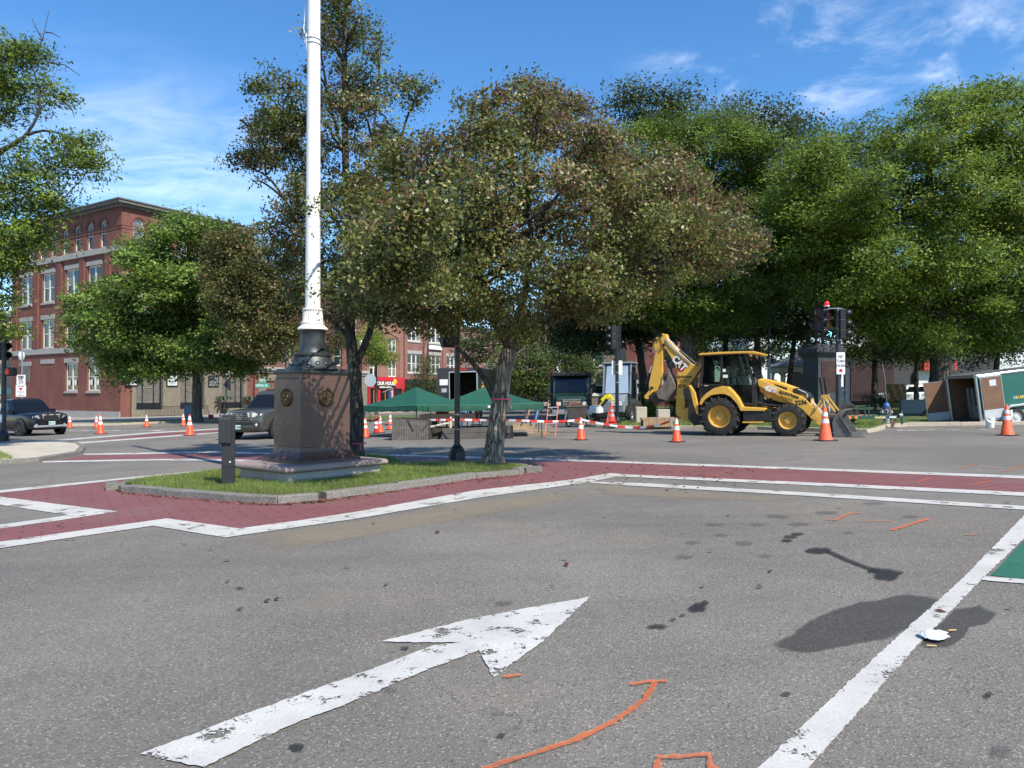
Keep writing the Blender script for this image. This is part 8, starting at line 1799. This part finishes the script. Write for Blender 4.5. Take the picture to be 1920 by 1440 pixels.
c0 = gd(804, 26.9); c1 = gd(1019, 26.9)
tR = tent('green pop-up tent on the right, behind the leaning trunk', [c0, c1, Vector((c1.x, c1.y + 3.0, 0)), Vector((c0.x, c0.y + 3.0, 0))], 1.92, 1.22, LEGM)
b = MB(); q = P(921, 762.5, 26.8) - tR.location; b.box((q.x - .12, q.y - .03, q.z - .035), (q.x + .12, q.y - .022, q.z + .035)); b.build('tag', WHT, tR)
n0 = gd(781, 27.4); n1 = gd(680, 29.2); n3 = Vector((n0.x - (n1.y - n0.y) * -1.0, n0.y, 0)); dd = Vector((n1.x - n0.x, n1.y - n0.y)); pr = Vector((dd.y, -dd.x)); n3 = Vector((n0.x + pr.x, n0.y + pr.y, 0)); n2 = Vector((n1.x + pr.x, n1.y + pr.y, 0))
tent('green pop-up tent on the left, corner towards the camera', [n1, n0, n3, n2], 1.93, 1.22, LEGM)
# ------------------------------------------------------------------ pit works
WOODG = mat('weathered_board', (0.135, 0.12, 0.105), 0.85, var=.3, scale=6, bump=.2); WOODD = mat('dark_timber', (0.050, 0.043, 0.036), 0.85, var=.3); WOODT = mat('tan_timber', (0.34, 0.24, 0.14), 0.85, var=.25, scale=5, bump=.2)
fX = Frame(gd(735, 26.6), -7); t = thing('pit_box', 'grey boarded box standing at the left of the pit', 'box', fX)
xb1, _ = fX.pl(803, 800); nb = 15
for i in range(nb):
    b = MB(); w_ = xb1 / nb; h_ = .78 - .10 * i / nb + random.uniform(-.012, .012); b.box((i * w_ + .006, random.uniform(-.008, .008), .0), ((i + 1) * w_ - .006, .035, h_)); b.build('board', WOODG, t)
b = MB(); b.box((-.01, .04, .64), (xb1, .09, .80)); b.box((0, .04, 0), (.05, 1.5, .78)); b.box((xb1 - .05, .09, 0), (xb1, 1.5, .72)); b.build('frame', WOODD, t); b = MB(); b.bar((.6, -.02, .72), (.8, -.02, .34), .02, .03); b.bar((1.35, -.02, .62), (1.12, -.02, .34), .02, .03); b.build('brace', WOODD, t)
b = MB(); b.box((.9, .5, .70), (2.9, 1.3, .90)); b.build('cover', mat('cover_rust', (0.05, 0.03, 0.025), 0.8), t)
fY = Frame(gd(829, 26.7), 0); t = thing('trench_box', 'long low grey steel trench box under the right tent', 'trench box', fY); TBX = mat('trench_grey', (0.085, 0.08, 0.072), 0.8, var=.25, scale=3, dirt=(0.14, 0.12, 0.09), damt=.5)
b = MB(); b.box((0, 0, .0), (1.72, .06, .20)); b.box((0, .01, .21), (1.72, .06, .40)); b.box((0, 1.6, 0), (1.72, 1.66, .40)); b.build('side_wall', TBX, t, bevel=.01); b = MB(); b.box((0, .06, .3), (.06, 1.6, .4)); b.box((1.66, .06, .3), (1.72, 1.6, .4)); b.build('spreader', TBX, t)
t = thing('pipe', 'pale diagonal pipe between the pit box and the trench box', 'pipe', Frame(gd(806, 26.8), 0)); b = MB(); b.tube([(0, 0, .44), (.62, .05, .56), (.72, .05, .56)], .04, 10); b.tube([(.74, .05, .38), (.76, .05, .80)], .05, 10); b.build('pipe_run', mat('pipe_pale', (0.50, 0.47, 0.38), 0.6), t, smooth=True)
b = MB(); b.box((.0, .1, 0), (.38, .8, .42)); tag(b.build('ballast', WOODD, thing('ballast_block', 'dark block between pit box and trench box', 'block', Frame(gd(812, 27.0), 0))))
t = thing('barrel', 'dark round barrel right of the leaning trunk', 'barrel', Frame(gd(951, 26.6), 0)); b = MB(); b.lathe([(.20, 0), (.22, .02), (.22, .2), (.225, .21), (.22, .22), (.22, .42), (.21, .45), (0, .45)], 22); b.build('drum', MBLK, t, smooth=True)
t = thing('white_box', 'white foam box on the edge of the trench box', 'box', Frame(gd(911, 28.0), 12)); b = MB(); b.box((-.14, -.12, .40), (.14, .12, .58)); b.build('tub', WHT, t, bevel=.02); b = MB(); b.box((-.155, -.135, .58), (.155, .135, .615)); b.build('lid', WHT, t, bevel=.01)
t = thing('red_cooler', 'red drinks cooler under the left side of the right tent', 'cooler', Frame(gd(826, 29.5), 0)); b = MB(); b.lathe([(.15, .62), (.17, .66), (.17, .90), (.15, .93)], 18); b.build('jug', mat('cooler_red', (0.62, 0.05, 0.05), 0.5), t, smooth=True); b = MB(); b.lathe([(.13, .93), (.15, .95), (.1, .98), (0, .985)], 18); b.build('lid', WHT, t, smooth=True); b = MB(); b.box((-.3, -.25, .58), (.3, .25, .62)); b.box((-.28, -.22, 0), (-.24, .22, .58)); b.box((.24, -.22, 0), (.28, .22, .58)); b.build('stand', WOODD, t)
t = thing('work_stand', 'low folding tray stand beside the jeans-clad worker', 'stand', Frame(gd(893, 28.6), 0))
for sg in (-1, 1): b = MB(); b.bar((sg * .14, 0, .35), (sg * .10, 0, .75), .03, .03); b.bar((sg * .14, .3, .35), (sg * .10, .3, .75), .03, .03); b.build('leg', STEEL, t)
b = MB(); b.box((-.2, -.05, .40), (.2, .35, .44)); b.box((-.14, -.02, .75), (.14, .32, .77)); b.build('tray', WHT, t)
for i, (px, py, L_, w_, h_, dz, m_, lab) in enumerate([(960, 806, 1.0, .22, .30, .0, WOODT, 'stout tan timber baulk at the pit edge'), (984, 809, 1.3, .16, .06, .0, WOODT, 'long thin plank lying in front of the pit'), (990, 800, 1.0, .14, .05, .25, WOODT, 'plank sloping over the pit edge'), (1002, 812, 1.7, .12, .05, 0, WOODD, 'dark plank lying by the ladder foot'), (965, 813, 1.4, .10, .05, 0, WOODT, 'pale plank nearest the road at the pit')]):
    q = gp(px, py); b = MB(); b.box((0, -w_ / 2, dz), (L_, w_ / 2, dz + h_)); o = b.build('timber', m_, bevel=.006); o.location = q; o.rotation_euler = (0, R([0, 0, 9, 0, 0][i]), R([3, -2, 4, -1, 2][i])); tag(o, lab, 'timber', 'timbers at the pit')
stain('dust_patch', [(955, 808), (1010, 804), (1075, 810), (1060, 818), (960, 818)], 0.006, DUST, 'sandy spoil round the pit edge')
b = MB(); b.lathe([(.05, 0), (.17, .02), (.20, .08), (.16, .15), (.05, .16)], 18); o = b.build('yellow_float', mat('float_yellow', (0.80, 0.55, 0.02), 0.4), smooth=True); o.location = gp(981, 806) + Vector((0, .4, .32)); o.scale = (1.1, .7, .6); tag(o, 'bright yellow float on the timber baulk', 'float')
b = MB(); b.tube([(0, 0, .35), (.12, .02, .55), (.2, 0, .45), (.32, .02, .58), (.42, 0, .36)], .03, 7); o = b.build('blue_hose', mat('hose_blue', (0.10, 0.30, 0.42), 0.5), smooth=True); o.location = gd(976, 28.5); tag(o, 'blue hose bundle behind the yellow float', 'hose')
# ladder
ORN = mat('ladder_orange', (0.80, 0.16, 0.075), 0.5, var=.08, dirt=(0.7, 0.6, 0.5), dscale=5, damt=.4)
fL = Frame(gd(1030, 25.6), 0); t = thing('ladder', 'orange fibreglass ladder rising out of the pit beside the tent', 'ladder', fL); Lp = lambda px, py: (fL.pl(px, py, 0))
for (a, c), m_ in ((((1021, 821), (1029, 757)), ORN), (((1040.5, 820), (1047.5, 754)), ORN)): p0, p1 = Lp(*a), Lp(*c); b = MB(); b.bar((p0[0], 0, p0[1]), (p1[0], .12, p1[1]), .03, .075, up=(0, 1, 0)); b.build('rail', m_, t, bevel=.005)
for py in (764.5, 779.5, 795): p0, p1 = Lp(1028 - (py - 757) * .11, py), Lp(1047 - (py - 754) * .11, py - 1); b = MB(); b.cyl((p0[0], .05, p0[1]), (p1[0], .05, p1[1]), .02, n=8); b.build('rung', STEEL, t, smooth=True)
# log / timber crib by the kerb
fC = Frame(gd(1232, 31.0, .1), 0); t = thing('timber_crib', 'low crib of upright sawn timbers on the grass by the digger bucket', 'timber crib', fC); k = 31 / FPX
for i in range(11): b = MB(); x = (-26 + i * 5) * k; hh = .30 + .03 * (i % 3); b.box((x, -.04 + .01 * (i % 2), 0), (x + 4.5 * k, .10, hh)); b.build('timber', WOODT, t)
b = MB(); b.box((-28 * k, .12, .30), (34 * k, .5, .38)); b.build('top_board', WOODT, t); b = MB(); b.box((-27 * k, .10, 0), (28 * k, .5, .29)); b.build('core', WOODD, t)
for i, (px, w_, h_, lab) in enumerate([(1203, .5, .75, 'grey concrete block left of the digging bucket'), (1245, .55, .62, 'grey concrete block under the digging bucket')]):
    b = MB(); b.box((-w_ / 2, 0, -.05), (w_ / 2, .5, h_)); o = b.build('concrete_block', CONCRETE, bevel=.03); o.location = gd(px, 34.5, .12); tag(o, lab, 'concrete block')
# ------------------------------------------------------------------ people
JEANS = mat('denim', (0.13, 0.21, 0.36), 0.85, var=.25, scale=8, bump=.2); SKIN = mat('skin', (0.48, 0.26, 0.17), 0.6, var=.06); HIVIS = mat('hivis_shirt', (0.62, 0.72, 0.03), 0.75, var=.08); BOOT = mat('boot', (0.07, 0.055, 0.04), 0.8); SHIRT = mat('shirt_grey', (0.20, 0.21, 0.22), 0.85); HAIR = mat('hair_brown', (0.05, 0.03, 0.02), 0.8); HAT = mat('hard_hat', (0.75, 0.75, 0.72), 0.35)
TANP = mat('tan_shorts', (0.30, 0.22, 0.14), 0.85)
def figure(parent, J, mats, name='body', scale=1.0, fingers=True):
    """one continuous body grown over joints J (name -> (x,y,z)); mats: part -> material"""
    rad = {'pelvis': .145, 'waist': .135, 'chest': .16, 'neck0': .10, 'neck': .058, 'head': .092, 'crown': .075, 'hipL': .095, 'hipR': .095, 'kneeL': .062, 'kneeR': .062, 'ankL': .045, 'ankR': .045, 'toeL': .042, 'toeR': .042, 'shL': .075, 'shR': .075, 'elL': .048, 'elR': .048, 'wrL': .032, 'wrR': .032, 'paL': .036, 'paR': .036}
    ed = [('pelvis', 'waist'), ('waist', 'chest'), ('chest', 'neck0'), ('neck0', 'neck'), ('neck', 'head'), ('head', 'crown')]
    for s in 'LR': ed += [('pelvis', 'hip' + s), ('hip' + s, 'knee' + s), ('knee' + s, 'ank' + s), ('ank' + s, 'toe' + s), ('neck0', 'sh' + s), ('sh' + s, 'el' + s), ('el' + s, 'wr' + s), ('wr' + s, 'pa' + s)]
    names = list(J); 
    zone = {}
    for a, c in ed:
        if c in ('waist', 'chest', 'neck0') or c.startswith('sh'): zone[(a, c)] = 'top'
        elif c.startswith(('hip', 'knee')): zone[(a, c)] = 'leg'
        elif c.startswith('ank'): zone[(a, c)] = 'shin'
        elif c.startswith('toe'): zone[(a, c)] = 'foot'
        elif c.startswith('el'): zone[(a, c)] = 'sleeve'
        else: zone[(a, c)] = 'skin'
    V = {n: Vector(J[n]) for n in names}
    if fingers:
        for s in 'LR':
            d = (V['pa' + s] - V['wr' + s]).normalized(); side = d.cross(Vector((0, 1, 0)) if abs(d.y) < .9 else Vector((1, 0, 0))).normalized()
            for i, (off, ln) in enumerate(((-.030, .062), (-.010, .074), (.010, .070), (.028, .056))):
                a_, c_ = 'f%s%da' % (s, i), 'f%s%db' % (s, i); V[a_] = V['pa' + s] + side * off + d * (ln * .55); V[c_] = V['pa' + s] + side * off * 1.05 + d * ln * .95 + Vector((0, .018, 0)); rad[a_] = .010; rad[c_] = .008
                ed += [('pa' + s, a_), (a_, c_)]; zone[('pa' + s, a_)] = zone[(a_, c_)] = 'skin'
            a_ = 'f%st' % s; V[a_] = V['wr' + s].lerp(V['pa' + s], .6) - side * .055 + d * .02; rad[a_] = .011; ed.append(('pa' + s, a_)); zone[('pa' + s, a_)] = 'skin'
    names = list(V); idx = {n: i for i, n in enumerate(names)}
    me = bpy.data.meshes.new(name); me.from_pydata([V[n] * scale for n in names], [(idx[a], idx[c]) for a, c in ed], []); o = bpy.data.objects.new(name, me); link(o, parent)
    sk = o.modifiers.new('skin', 'SKIN'); sk.use_smooth_shade = True
    for i, n in enumerate(names): me.skin_vertices[0].data[i].radius = (rad[n] * scale * (1.15 if n in ('pelvis', 'waist', 'chest') else 1), rad[n] * scale); 
    me.skin_vertices[0].data[idx['pelvis']].use_root = True
    sb = o.modifiers.new('sub', 'SUBSURF'); sb.levels = 2; sb.render_levels = 2
    bpy.context.view_layer.update(); dg = bpy.context.evaluated_depsgraph_get(); m2 = bpy.data.meshes.new_from_object(o.evaluated_get(dg)); o.modifiers.clear(); o.data = m2
    zones = ['top', 'leg', 'shin', 'foot', 'sleeve', 'skin']; m2.materials.clear()
    for z in zones: m2.materials.append(mats[z])
    E_ = [(V[a] * scale, V[c] * scale, zones.index(zone[(a, c)])) for a, c in ed]; mi = []
    for p in m2.polygons:
        c = p.center; best = (9e9, 0)
        for a, e, z in E_:
            ab = e - a; tt = max(0, min(1, (c - a).dot(ab) / max(ab.length_squared, 1e-9))); dist = (a + ab * tt - c).length
            if dist < best[0]: best = (dist, z)
        mi.append(best[1])
    m2.polygons.foreach_set('material_index', mi); m2.polygons.foreach_set('use_smooth', [True] * len(mi)); return o
def stand(a=0.0):
    J = {'pelvis': (0, 0, .95), 'waist': (0, .01, 1.10), 'chest': (0, .02, 1.30), 'neck0': (0, .02, 1.46), 'neck': (0, .0, 1.54), 'head': (0, -.02, 1.64), 'crown': (0, -.01, 1.73)}
    for s, x in (('L', 1), ('R', -1)): J.update({'hip' + s: (.10 * x, 0, .90), 'knee' + s: (.13 * x, -.03, .49), 'ank' + s: (.14 * x, .02, .09), 'toe' + s: (.16 * x, -.14, .045), 'sh' + s: (.19 * x, .02, 1.42), 'el' + s: (.25 * x, .05, 1.14), 'wr' + s: (.24 * x, -.05, .90), 'pa' + s: (.235 * x, -.08, .81)})
    return J
def bent(twist=0.0):
    J = {'pelvis': (0, .10, .92), 'waist': (0, -.02, 1.02), 'chest': (0, -.22, 1.06), 'neck0': (0, -.38, 1.04), 'neck': (0, -.46, 1.02), 'head': (0, -.55, .98), 'crown': (0, -.64, .97)}
    for s, x in (('L', 1), ('R', -1)): J.update({'hip' + s: (.10 * x, .10, .87), 'knee' + s: (.14 * x, -.04 - twist * x, .48), 'ank' + s: (.14 * x, .06 - .18 * (x > 0), .09), 'toe' + s: (.15 * x, -.12 - .18 * (x > 0), .045), 'sh' + s: (.18 * x, -.36, .99), 'el' + s: (.21 * x, -.42, .72), 'wr' + s: (.17 * x, -.48, .50), 'pa' + s: (.16 * x, -.50, .42)})
    return J
for px, dep, deg, tw_, lab, ms in ((873, 32.2, 165, .0, 'worker in blue jeans bending under the right tent', (SHIRT, JEANS, JEANS, BOOT, SHIRT, SKIN)), (847, 31.6, 215, .03, 'worker with bare shins bending behind the black signal pole', (SHIRT, TANP, SKIN, BOOT, SKIN, SKIN)), (1006, 34.8, -75, .02, 'worker in yellow vest and jeans bending at the right tent edge', (HIVIS, JEANS, JEANS, BOOT, SKIN, SKIN))):
    pt = thing('person', lab, 'person', Frame(gd(px, dep), deg), group='workers at the pit'); figure(pt, bent(tw_), dict(zip(('top', 'leg', 'shin', 'foot', 'sleeve', 'skin'), ms)))
    b = MB(); b.lathe([(.14, 0), (.118, .01), (.11, .07), (.06, .12), (0, .125)], 18, M=Matrix.Translation((0, -.62, .99)) @ Matrix.Rotation(R(60), 4, 'X')); b.build('hard_hat', HAT, pt, smooth=True)
    b = MB(); b.add([(-.012, -.60, .885), (.012, -.60, .885), (0, -.60, .855), (0, -.625, .89)], [(0, 1, 2), (0, 2, 3), (2, 1, 3)]); b.build('nose', SKIN, pt)
# ------------------------------------------------------------------ statue
DS = 34.5; q = gd(1541, DS, .12); fS = Frame(q, 12, tilt=False); t = thing('soldier_statue', 'dark bronze soldier statue on a tall grey stone pedestal', 'statue', fS)
k = DS / FPX; zS = lambda py: EYE + (740 - py) * k - q.z; SG = granite_mat('statue_granite', (0.042, 0.045, 0.048), (0.07, 0.074, 0.078), 0.7, 40); w_ = 24 * k  # granite colour darkened to carry the shadow of the park trees
b = MB(); sq_loft(b, [(w_ * 1.55, w_ * 1.55, -.1), (w_ * 1.55, w_ * 1.55, .28), (w_ * 1.3, w_ * 1.3, .30), (w_ * 1.3, w_ * 1.3, .55), (w_ * 1.12, w_ * 1.12, .66), (w_ * 1.02, w_ * 1.02, .72), (w_ * .98, w_ * .98, zS(672)), (w_ * 1.04, w_ * 1.04, zS(670)), (w_ * 1.28, w_ * 1.28, zS(662)), (w_ * 1.28, w_ * 1.28, zS(655)), (w_ * .95, w_ * .95, zS(650)), (w_ * .8, w_ * .8, zS(646))]); pd = b.build('pedestal', SG, t, bevel=.015)
b = MB(); b.box((-w_ * .72, -w_ * 1.03, zS(735)), (w_ * .72, -w_ * .97, zS(678))); b.build('plaque', mat('plaque_bronze', (0.07, 0.035, 0.025), 0.45, .4, var=.3), pd)
SB = mat('statue_bronze', (0.045, 0.026, 0.020), 0.5, .5, var=.3, scale=9); z0 = zS(646)
J = stand(); J.update({'elL': (.24, -.12, 1.16), 'wrL': (.06, -.24, 1.02), 'paL': (.02, -.26, 1.02), 'elR': (-.24, -.10, 1.14), 'wrR': (-.06, -.24, .98), 'paR': (-.02, -.26, .99)})
sb_ = figure(t, J, {z: SB for z in ('top', 'leg', 'shin', 'foot', 'sleeve', 'skin')}, 'soldier'); sb_.location = (-.12, 0, z0); sb_.scale = (1.18,) * 3
b = MB(); vs = []; n_ = 16
for z, r_ in ((.52, .31), (.75, .27), (1.0, .22), (1.2, .24), (1.40, .23), (1.47, .14)):
    for j in range(n_): a = 2 * math.pi * j / n_; rr = r_ * (1 + .05 * math.sin(3 * a + z * 5)); vs.append((rr * math.cos(a), rr * .72 * math.sin(a), z))
b.add(vs, [(i * n_ + j, i * n_ + (j + 1) % n_, (i + 1) * n_ + (j + 1) % n_, (i + 1) * n_ + j) for i in range(5) for j in range(n_)]); c_ = b.build('greatcoat', SB, t, smooth=True); c_.location = (-.12, 0, z0); c_.scale = (1.18,) * 3
b = MB(); b.lathe([(.13, 1.66), (.14, 1.67), (.10, 1.69), (.098, 1.78), (.085, 1.82), (0, 1.825)], 16); b.bar((0, -.27, .05), (.02, -.27, 1.35), .035, .05); b.cyl((.02, -.27, 1.3), (.03, -.27, 1.75), .012, n=8); b.cbox((0, .16, 1.25), (.3, .14, .34)); c_ = b.build('cap_rifle_pack', SB, t, smooth=False); c_.location = (-.12, 0, z0); c_.scale = (1.18,) * 3
# ------------------------------------------------------------------ bandstand
DG = 57; q = gd(1516, DG, .12); t = thing('bandstand', 'grey-roofed octagonal bandstand behind the statue', 'bandstand', Frame(q, 22.5, tilt=False)); k = DG / FPX; zG = lambda py: EYE + (740 - py) * k - q.z; RO = 72 * k
SHG = mat('bandstand_shingle', (0.24, 0.235, 0.22), 0.85, var=.15, scale=6, bump=.2); BWT = mat('bandstand_white', (0.50, 0.51, 0.50), 0.6)
b = MB(); ze, za = zG(690), zG(640); b.lathe([(RO, ze), (RO, ze + .10), (RO * .55, ze + (za - ze) * .38), (RO * .16, ze + (za - ze) * .86), (RO * .1, za), (0, za + .3)], 8); b.build('roof', SHG, t)
b = MB(); b.lathe([(RO * .9, ze - .35), (RO * .96, ze - .34), (RO * .97, ze - .003)], 8, caps=False); b.build('frieze', BWT, t)
for i in range(8):
    a = 2 * math.pi * i / 8; x, y = RO * .88 * math.cos(a), RO * .88 * math.sin(a); b = MB(); b.bar((x, y, .5), (x, y, ze - .3), .16, .16); b.build('post', BWT, t)
    for sg in (-1, 1):
        a2 = a + sg * .20; b = MB(); b.tube([(x, y, ze - 1.05), (x * .99 + RO * .03 * -math.sin(a) * sg, y * .99 + RO * .03 * math.cos(a) * sg, ze - .62), (RO * .86 * math.cos(a2), RO * .86 * math.sin(a2), ze - .36)], .06, 6); b.build('bracket', BWT, t)
    a2 = 2 * math.pi * (i + 1) / 8; b = MB(); b.bar((x, y, 1.35), (RO * .88 * math.cos(a2), RO * .88 * math.sin(a2), 1.35), .08, .1); b.bar((x, y, .7), (RO * .88 * math.cos(a2), RO * .88 * math.sin(a2), .7), .05, .08); b.build('railing', BWT, t)
b = MB(); b.lathe([(RO * 1.0, -.2), (RO * 1.0, .5), (RO * .98, .52), (0, .52)], 8); b.build('deck', CONCRETE, t)
# lamp pole left of the bandstand, seen over the backhoe
t = thing('lamp_pole', 'slim grey pole rising behind the digger bonnet', 'pole', Frame(gd(1442, 42, .12), 0, tilt=False)); b = MB(); b.cyl((0, 0, -.1), (0, 0, 3.2), .11, .09, 14); b.build('sleeve', mat('pole_pale', (0.36, 0.37, 0.37), 0.6), t, smooth=True); b = MB(); b.cyl((0, 0, 3.2), (0, 0, 6.5), .05, .045, 10); b.build('shaft', pole_m, t, smooth=True); b = MB(); b.lathe([(.05, 6.5), (.2, 6.6), (.22, 6.9), (.1, 7.1), (0, 7.15)], 14); b.build('lantern', GLOBE, t, smooth=True)
# ------------------------------------------------------------------ hydrant, bucket, wall, fence, draped bundle
t = thing('fire_hydrant', 'grey fire hydrant with a blue top beside the trailer coupler', 'hydrant', Frame(gd(1662, 29.6, .11), 0, tilt=False)); HB = mat('hydrant_blue', (0.03, 0.11, 0.30), 0.45); HG = mat('hydrant_grey', (0.24, 0.25, 0.26), 0.5)
b = MB(); b.lathe([(.17, -.05), (.17, .04), (.12, .06), (.115, .52), (.15, .54), (.15, .58), (.12, .60)], 20); b.build('barrel', HG, t, smooth=True); b = MB(); b.lathe([(.12, .60), (.135, .62), (.13, .74), (.09, .82), (.03, .85), (.03, .90), (0, .90)], 20); b.build('bonnet', HB, t, smooth=True)
for a in (0, 90, 180): b = MB(); b.lathe([(.06, 0), (.06, .16), (.085, .16), (.085, .21), (.03, .21), (.03, .25), (0, .25)], 14, M=Matrix.Translation((0, 0, .46)) @ Matrix.Rotation(R(a - 180), 4, 'Z') @ Matrix.Rotation(R(90), 4, 'Y')); b.build('outlet', HG, t, smooth=True)
b = MB(); b.tube([(.06, .1, .8), (.0, .1, 1.8), (-.1, .1, 2.4)], .012, 6); b.build('marker_rod', STEEL, t)
t = thing('bucket', 'white plastic bucket standing at the trailer corner', 'bucket', Frame(gp(1856.5, 802.5), 0)); b = MB(); b.lathe([(.125, 0), (.13, .01), (.15, .34), (.16, .345), (.16, .37), (.15, .375), (.15, .38)], 26, caps=False); b.lathe([(.0, .01), (.125, .01)], 26, caps=False); b.build('pail', WHT, t, smooth=True)
b = MB(); b.tube([(.16 * math.cos(a), -.06 - .10 * math.sin(a), .35 - .14 * math.sin(a)) for a in [i / 12 * math.pi for i in range(13)]], .005, 5); b.build('handle', STEEL, t)
t = thing('low_wall', 'low grey concrete wall behind the trailer coupler', 'wall', Frame(gd(1690, 41, .12), 0))
for i in range(3): b = MB(); b.box((i * 1.6, 0, -.1), (i * 1.6 + 1.58, .3, .66)); b.build('panel', mat('wall_concrete', (0.26, 0.265, 0.26), 0.85, var=.15, bump=.1), t, bevel=.01)
b = MB(); b.box((-.05, -.04, .662), (4.85, .34, .74)); b.build('coping', mat('wall_concrete', (0.26, 0.265, 0.26), 0.85), t, bevel=.01)
t = thing('iron_fence', 'black iron fence left of the low wall', 'fence', Frame(gd(1600, 42, .12), 0)); b = MB(); b.bar((0, 0, 1.0), (2.75, 0, 1.0), .04, .04); b.bar((0, 0, .15), (2.75, 0, .15), .04, .04); b.build('rail', BLK, t)
for i in range(24): b = MB(); b.bar((.03 + i * .117, 0, 0), (.03 + i * .117, 0, 1.15), .02, .02); b.build('picket', BLK, t)
t = thing('draped_bundle', 'brown canvas-draped bundle hanging on the iron fence', 'bundle', Frame(gd(1680, 41.6, .12), -6)); b = MB(); n_ = 12; vs = []
for i in range(n_ + 1):
    for j in range(n_ + 1):
        u, v = i / n_, j / n_; rr = random.Random(i * 31 + j); x = (u - .5) * (1.0 + .12 * (1 - v)); z = .60 + v * 1.02 - .05 * math.sin(u * 6.0) * (1 - v); y = -.12 * math.sin(math.pi * u) - .05 * math.sin(u * 17 + v * 5) - .04 * rr.random() - .10 * math.sin(math.pi * v); vs.append((x, y, z))
b.add(vs, [(i * (n_ + 1) + j, (i + 1) * (n_ + 1) + j, (i + 1) * (n_ + 1) + j + 1, i * (n_ + 1) + j + 1) for i in range(n_) for j in range(n_)]); o = b.build('canvas', mat('canvas_brown', (0.24, 0.135, 0.050), 0.8, var=.4, scale=4), t, smooth=True); o.modifiers.new('t', 'SOLIDIFY').thickness = .06
b = MB(); b.box((-.42, .05, .6), (.42, .35, 1.55)); b.build('core', mat('canvas_brown', (0.24, 0.135, 0.050), 0.8), t, bevel=.05)
# palms in pots by the third arch
for i, (u, lab) in enumerate(((10.6, 'potted palm left of the door under the gold-lettered sign'), (13.9, 'potted palm right of the door under the gold-lettered sign'))):
    w0 = fA.M @ Vector((u, -.9, .05)); t = thing('potted_palm', lab, 'plant', Frame(w0, 0, tilt=False)); b = MB(); b.lathe([(.22, 0), (.30, .5), (.32, .55), (.28, .55)], 16); b.build('pot', DKW, t, smooth=True); b = MB(); b.cyl((0, 0, .5), (0, 0, 1.5), .05, n=8); b.build('stem', BARK_DK, t)
    for k in range(12):
        a = k / 12 * 6.283; b = MB(); p = [Vector((0, 0, 1.45)), Vector((.3 * math.cos(a), .3 * math.sin(a), 1.95 - .02 * (k % 3))), Vector((.75 * math.cos(a), .75 * math.sin(a), 1.85)), Vector((1.0 * math.cos(a), 1.0 * math.sin(a), 1.45))]; sd = Vector((-math.sin(a), math.cos(a), 0)); vs = []
        for q_, w_ in zip(p, (.03, .14, .12, .01)): vs += [tuple(q_ - sd * w_), tuple(q_ + sd * w_)]
        b.add(vs, [(0, 1, 3, 2), (2, 3, 5, 4), (4, 5, 7, 6)]); b.build('frond', mat('frond', (0.03, 0.06, 0.02), 0.6), t)
# A-board, rake and mower by the oak
w0 = gp(354, 787, .12); t = thing('sandwich_board', 'small blue-grey sandwich board left of the oak trunk', 'sign', Frame(w0, 10, tilt=False)); b = MB(); b.bar((0, -.25, 0), (0, 0, 1.1), .6, .03); b.bar((0, .25, 0), (0, .01, 1.08), .6, .03); b.build('panel', mat('board_blue', (0.18, 0.25, 0.30), 0.6), t)
w0 = gp(393, 786, .12); t = thing('hand_tool', 'long-handled red tool propped right of the oak trunk', 'tool', Frame(w0, 0, tilt=False)); b = MB(); b.cyl((0, 0, .3), (-.62, .3, 1.75), .02, n=8); b.build('handle', STEEL, t); b = MB(); b.box((-.08, -.1, 0), (.25, .15, .35)); b.build('head', mat('tool_red', (0.22, 0.02, 0.03), 0.5), t, bevel=.03)
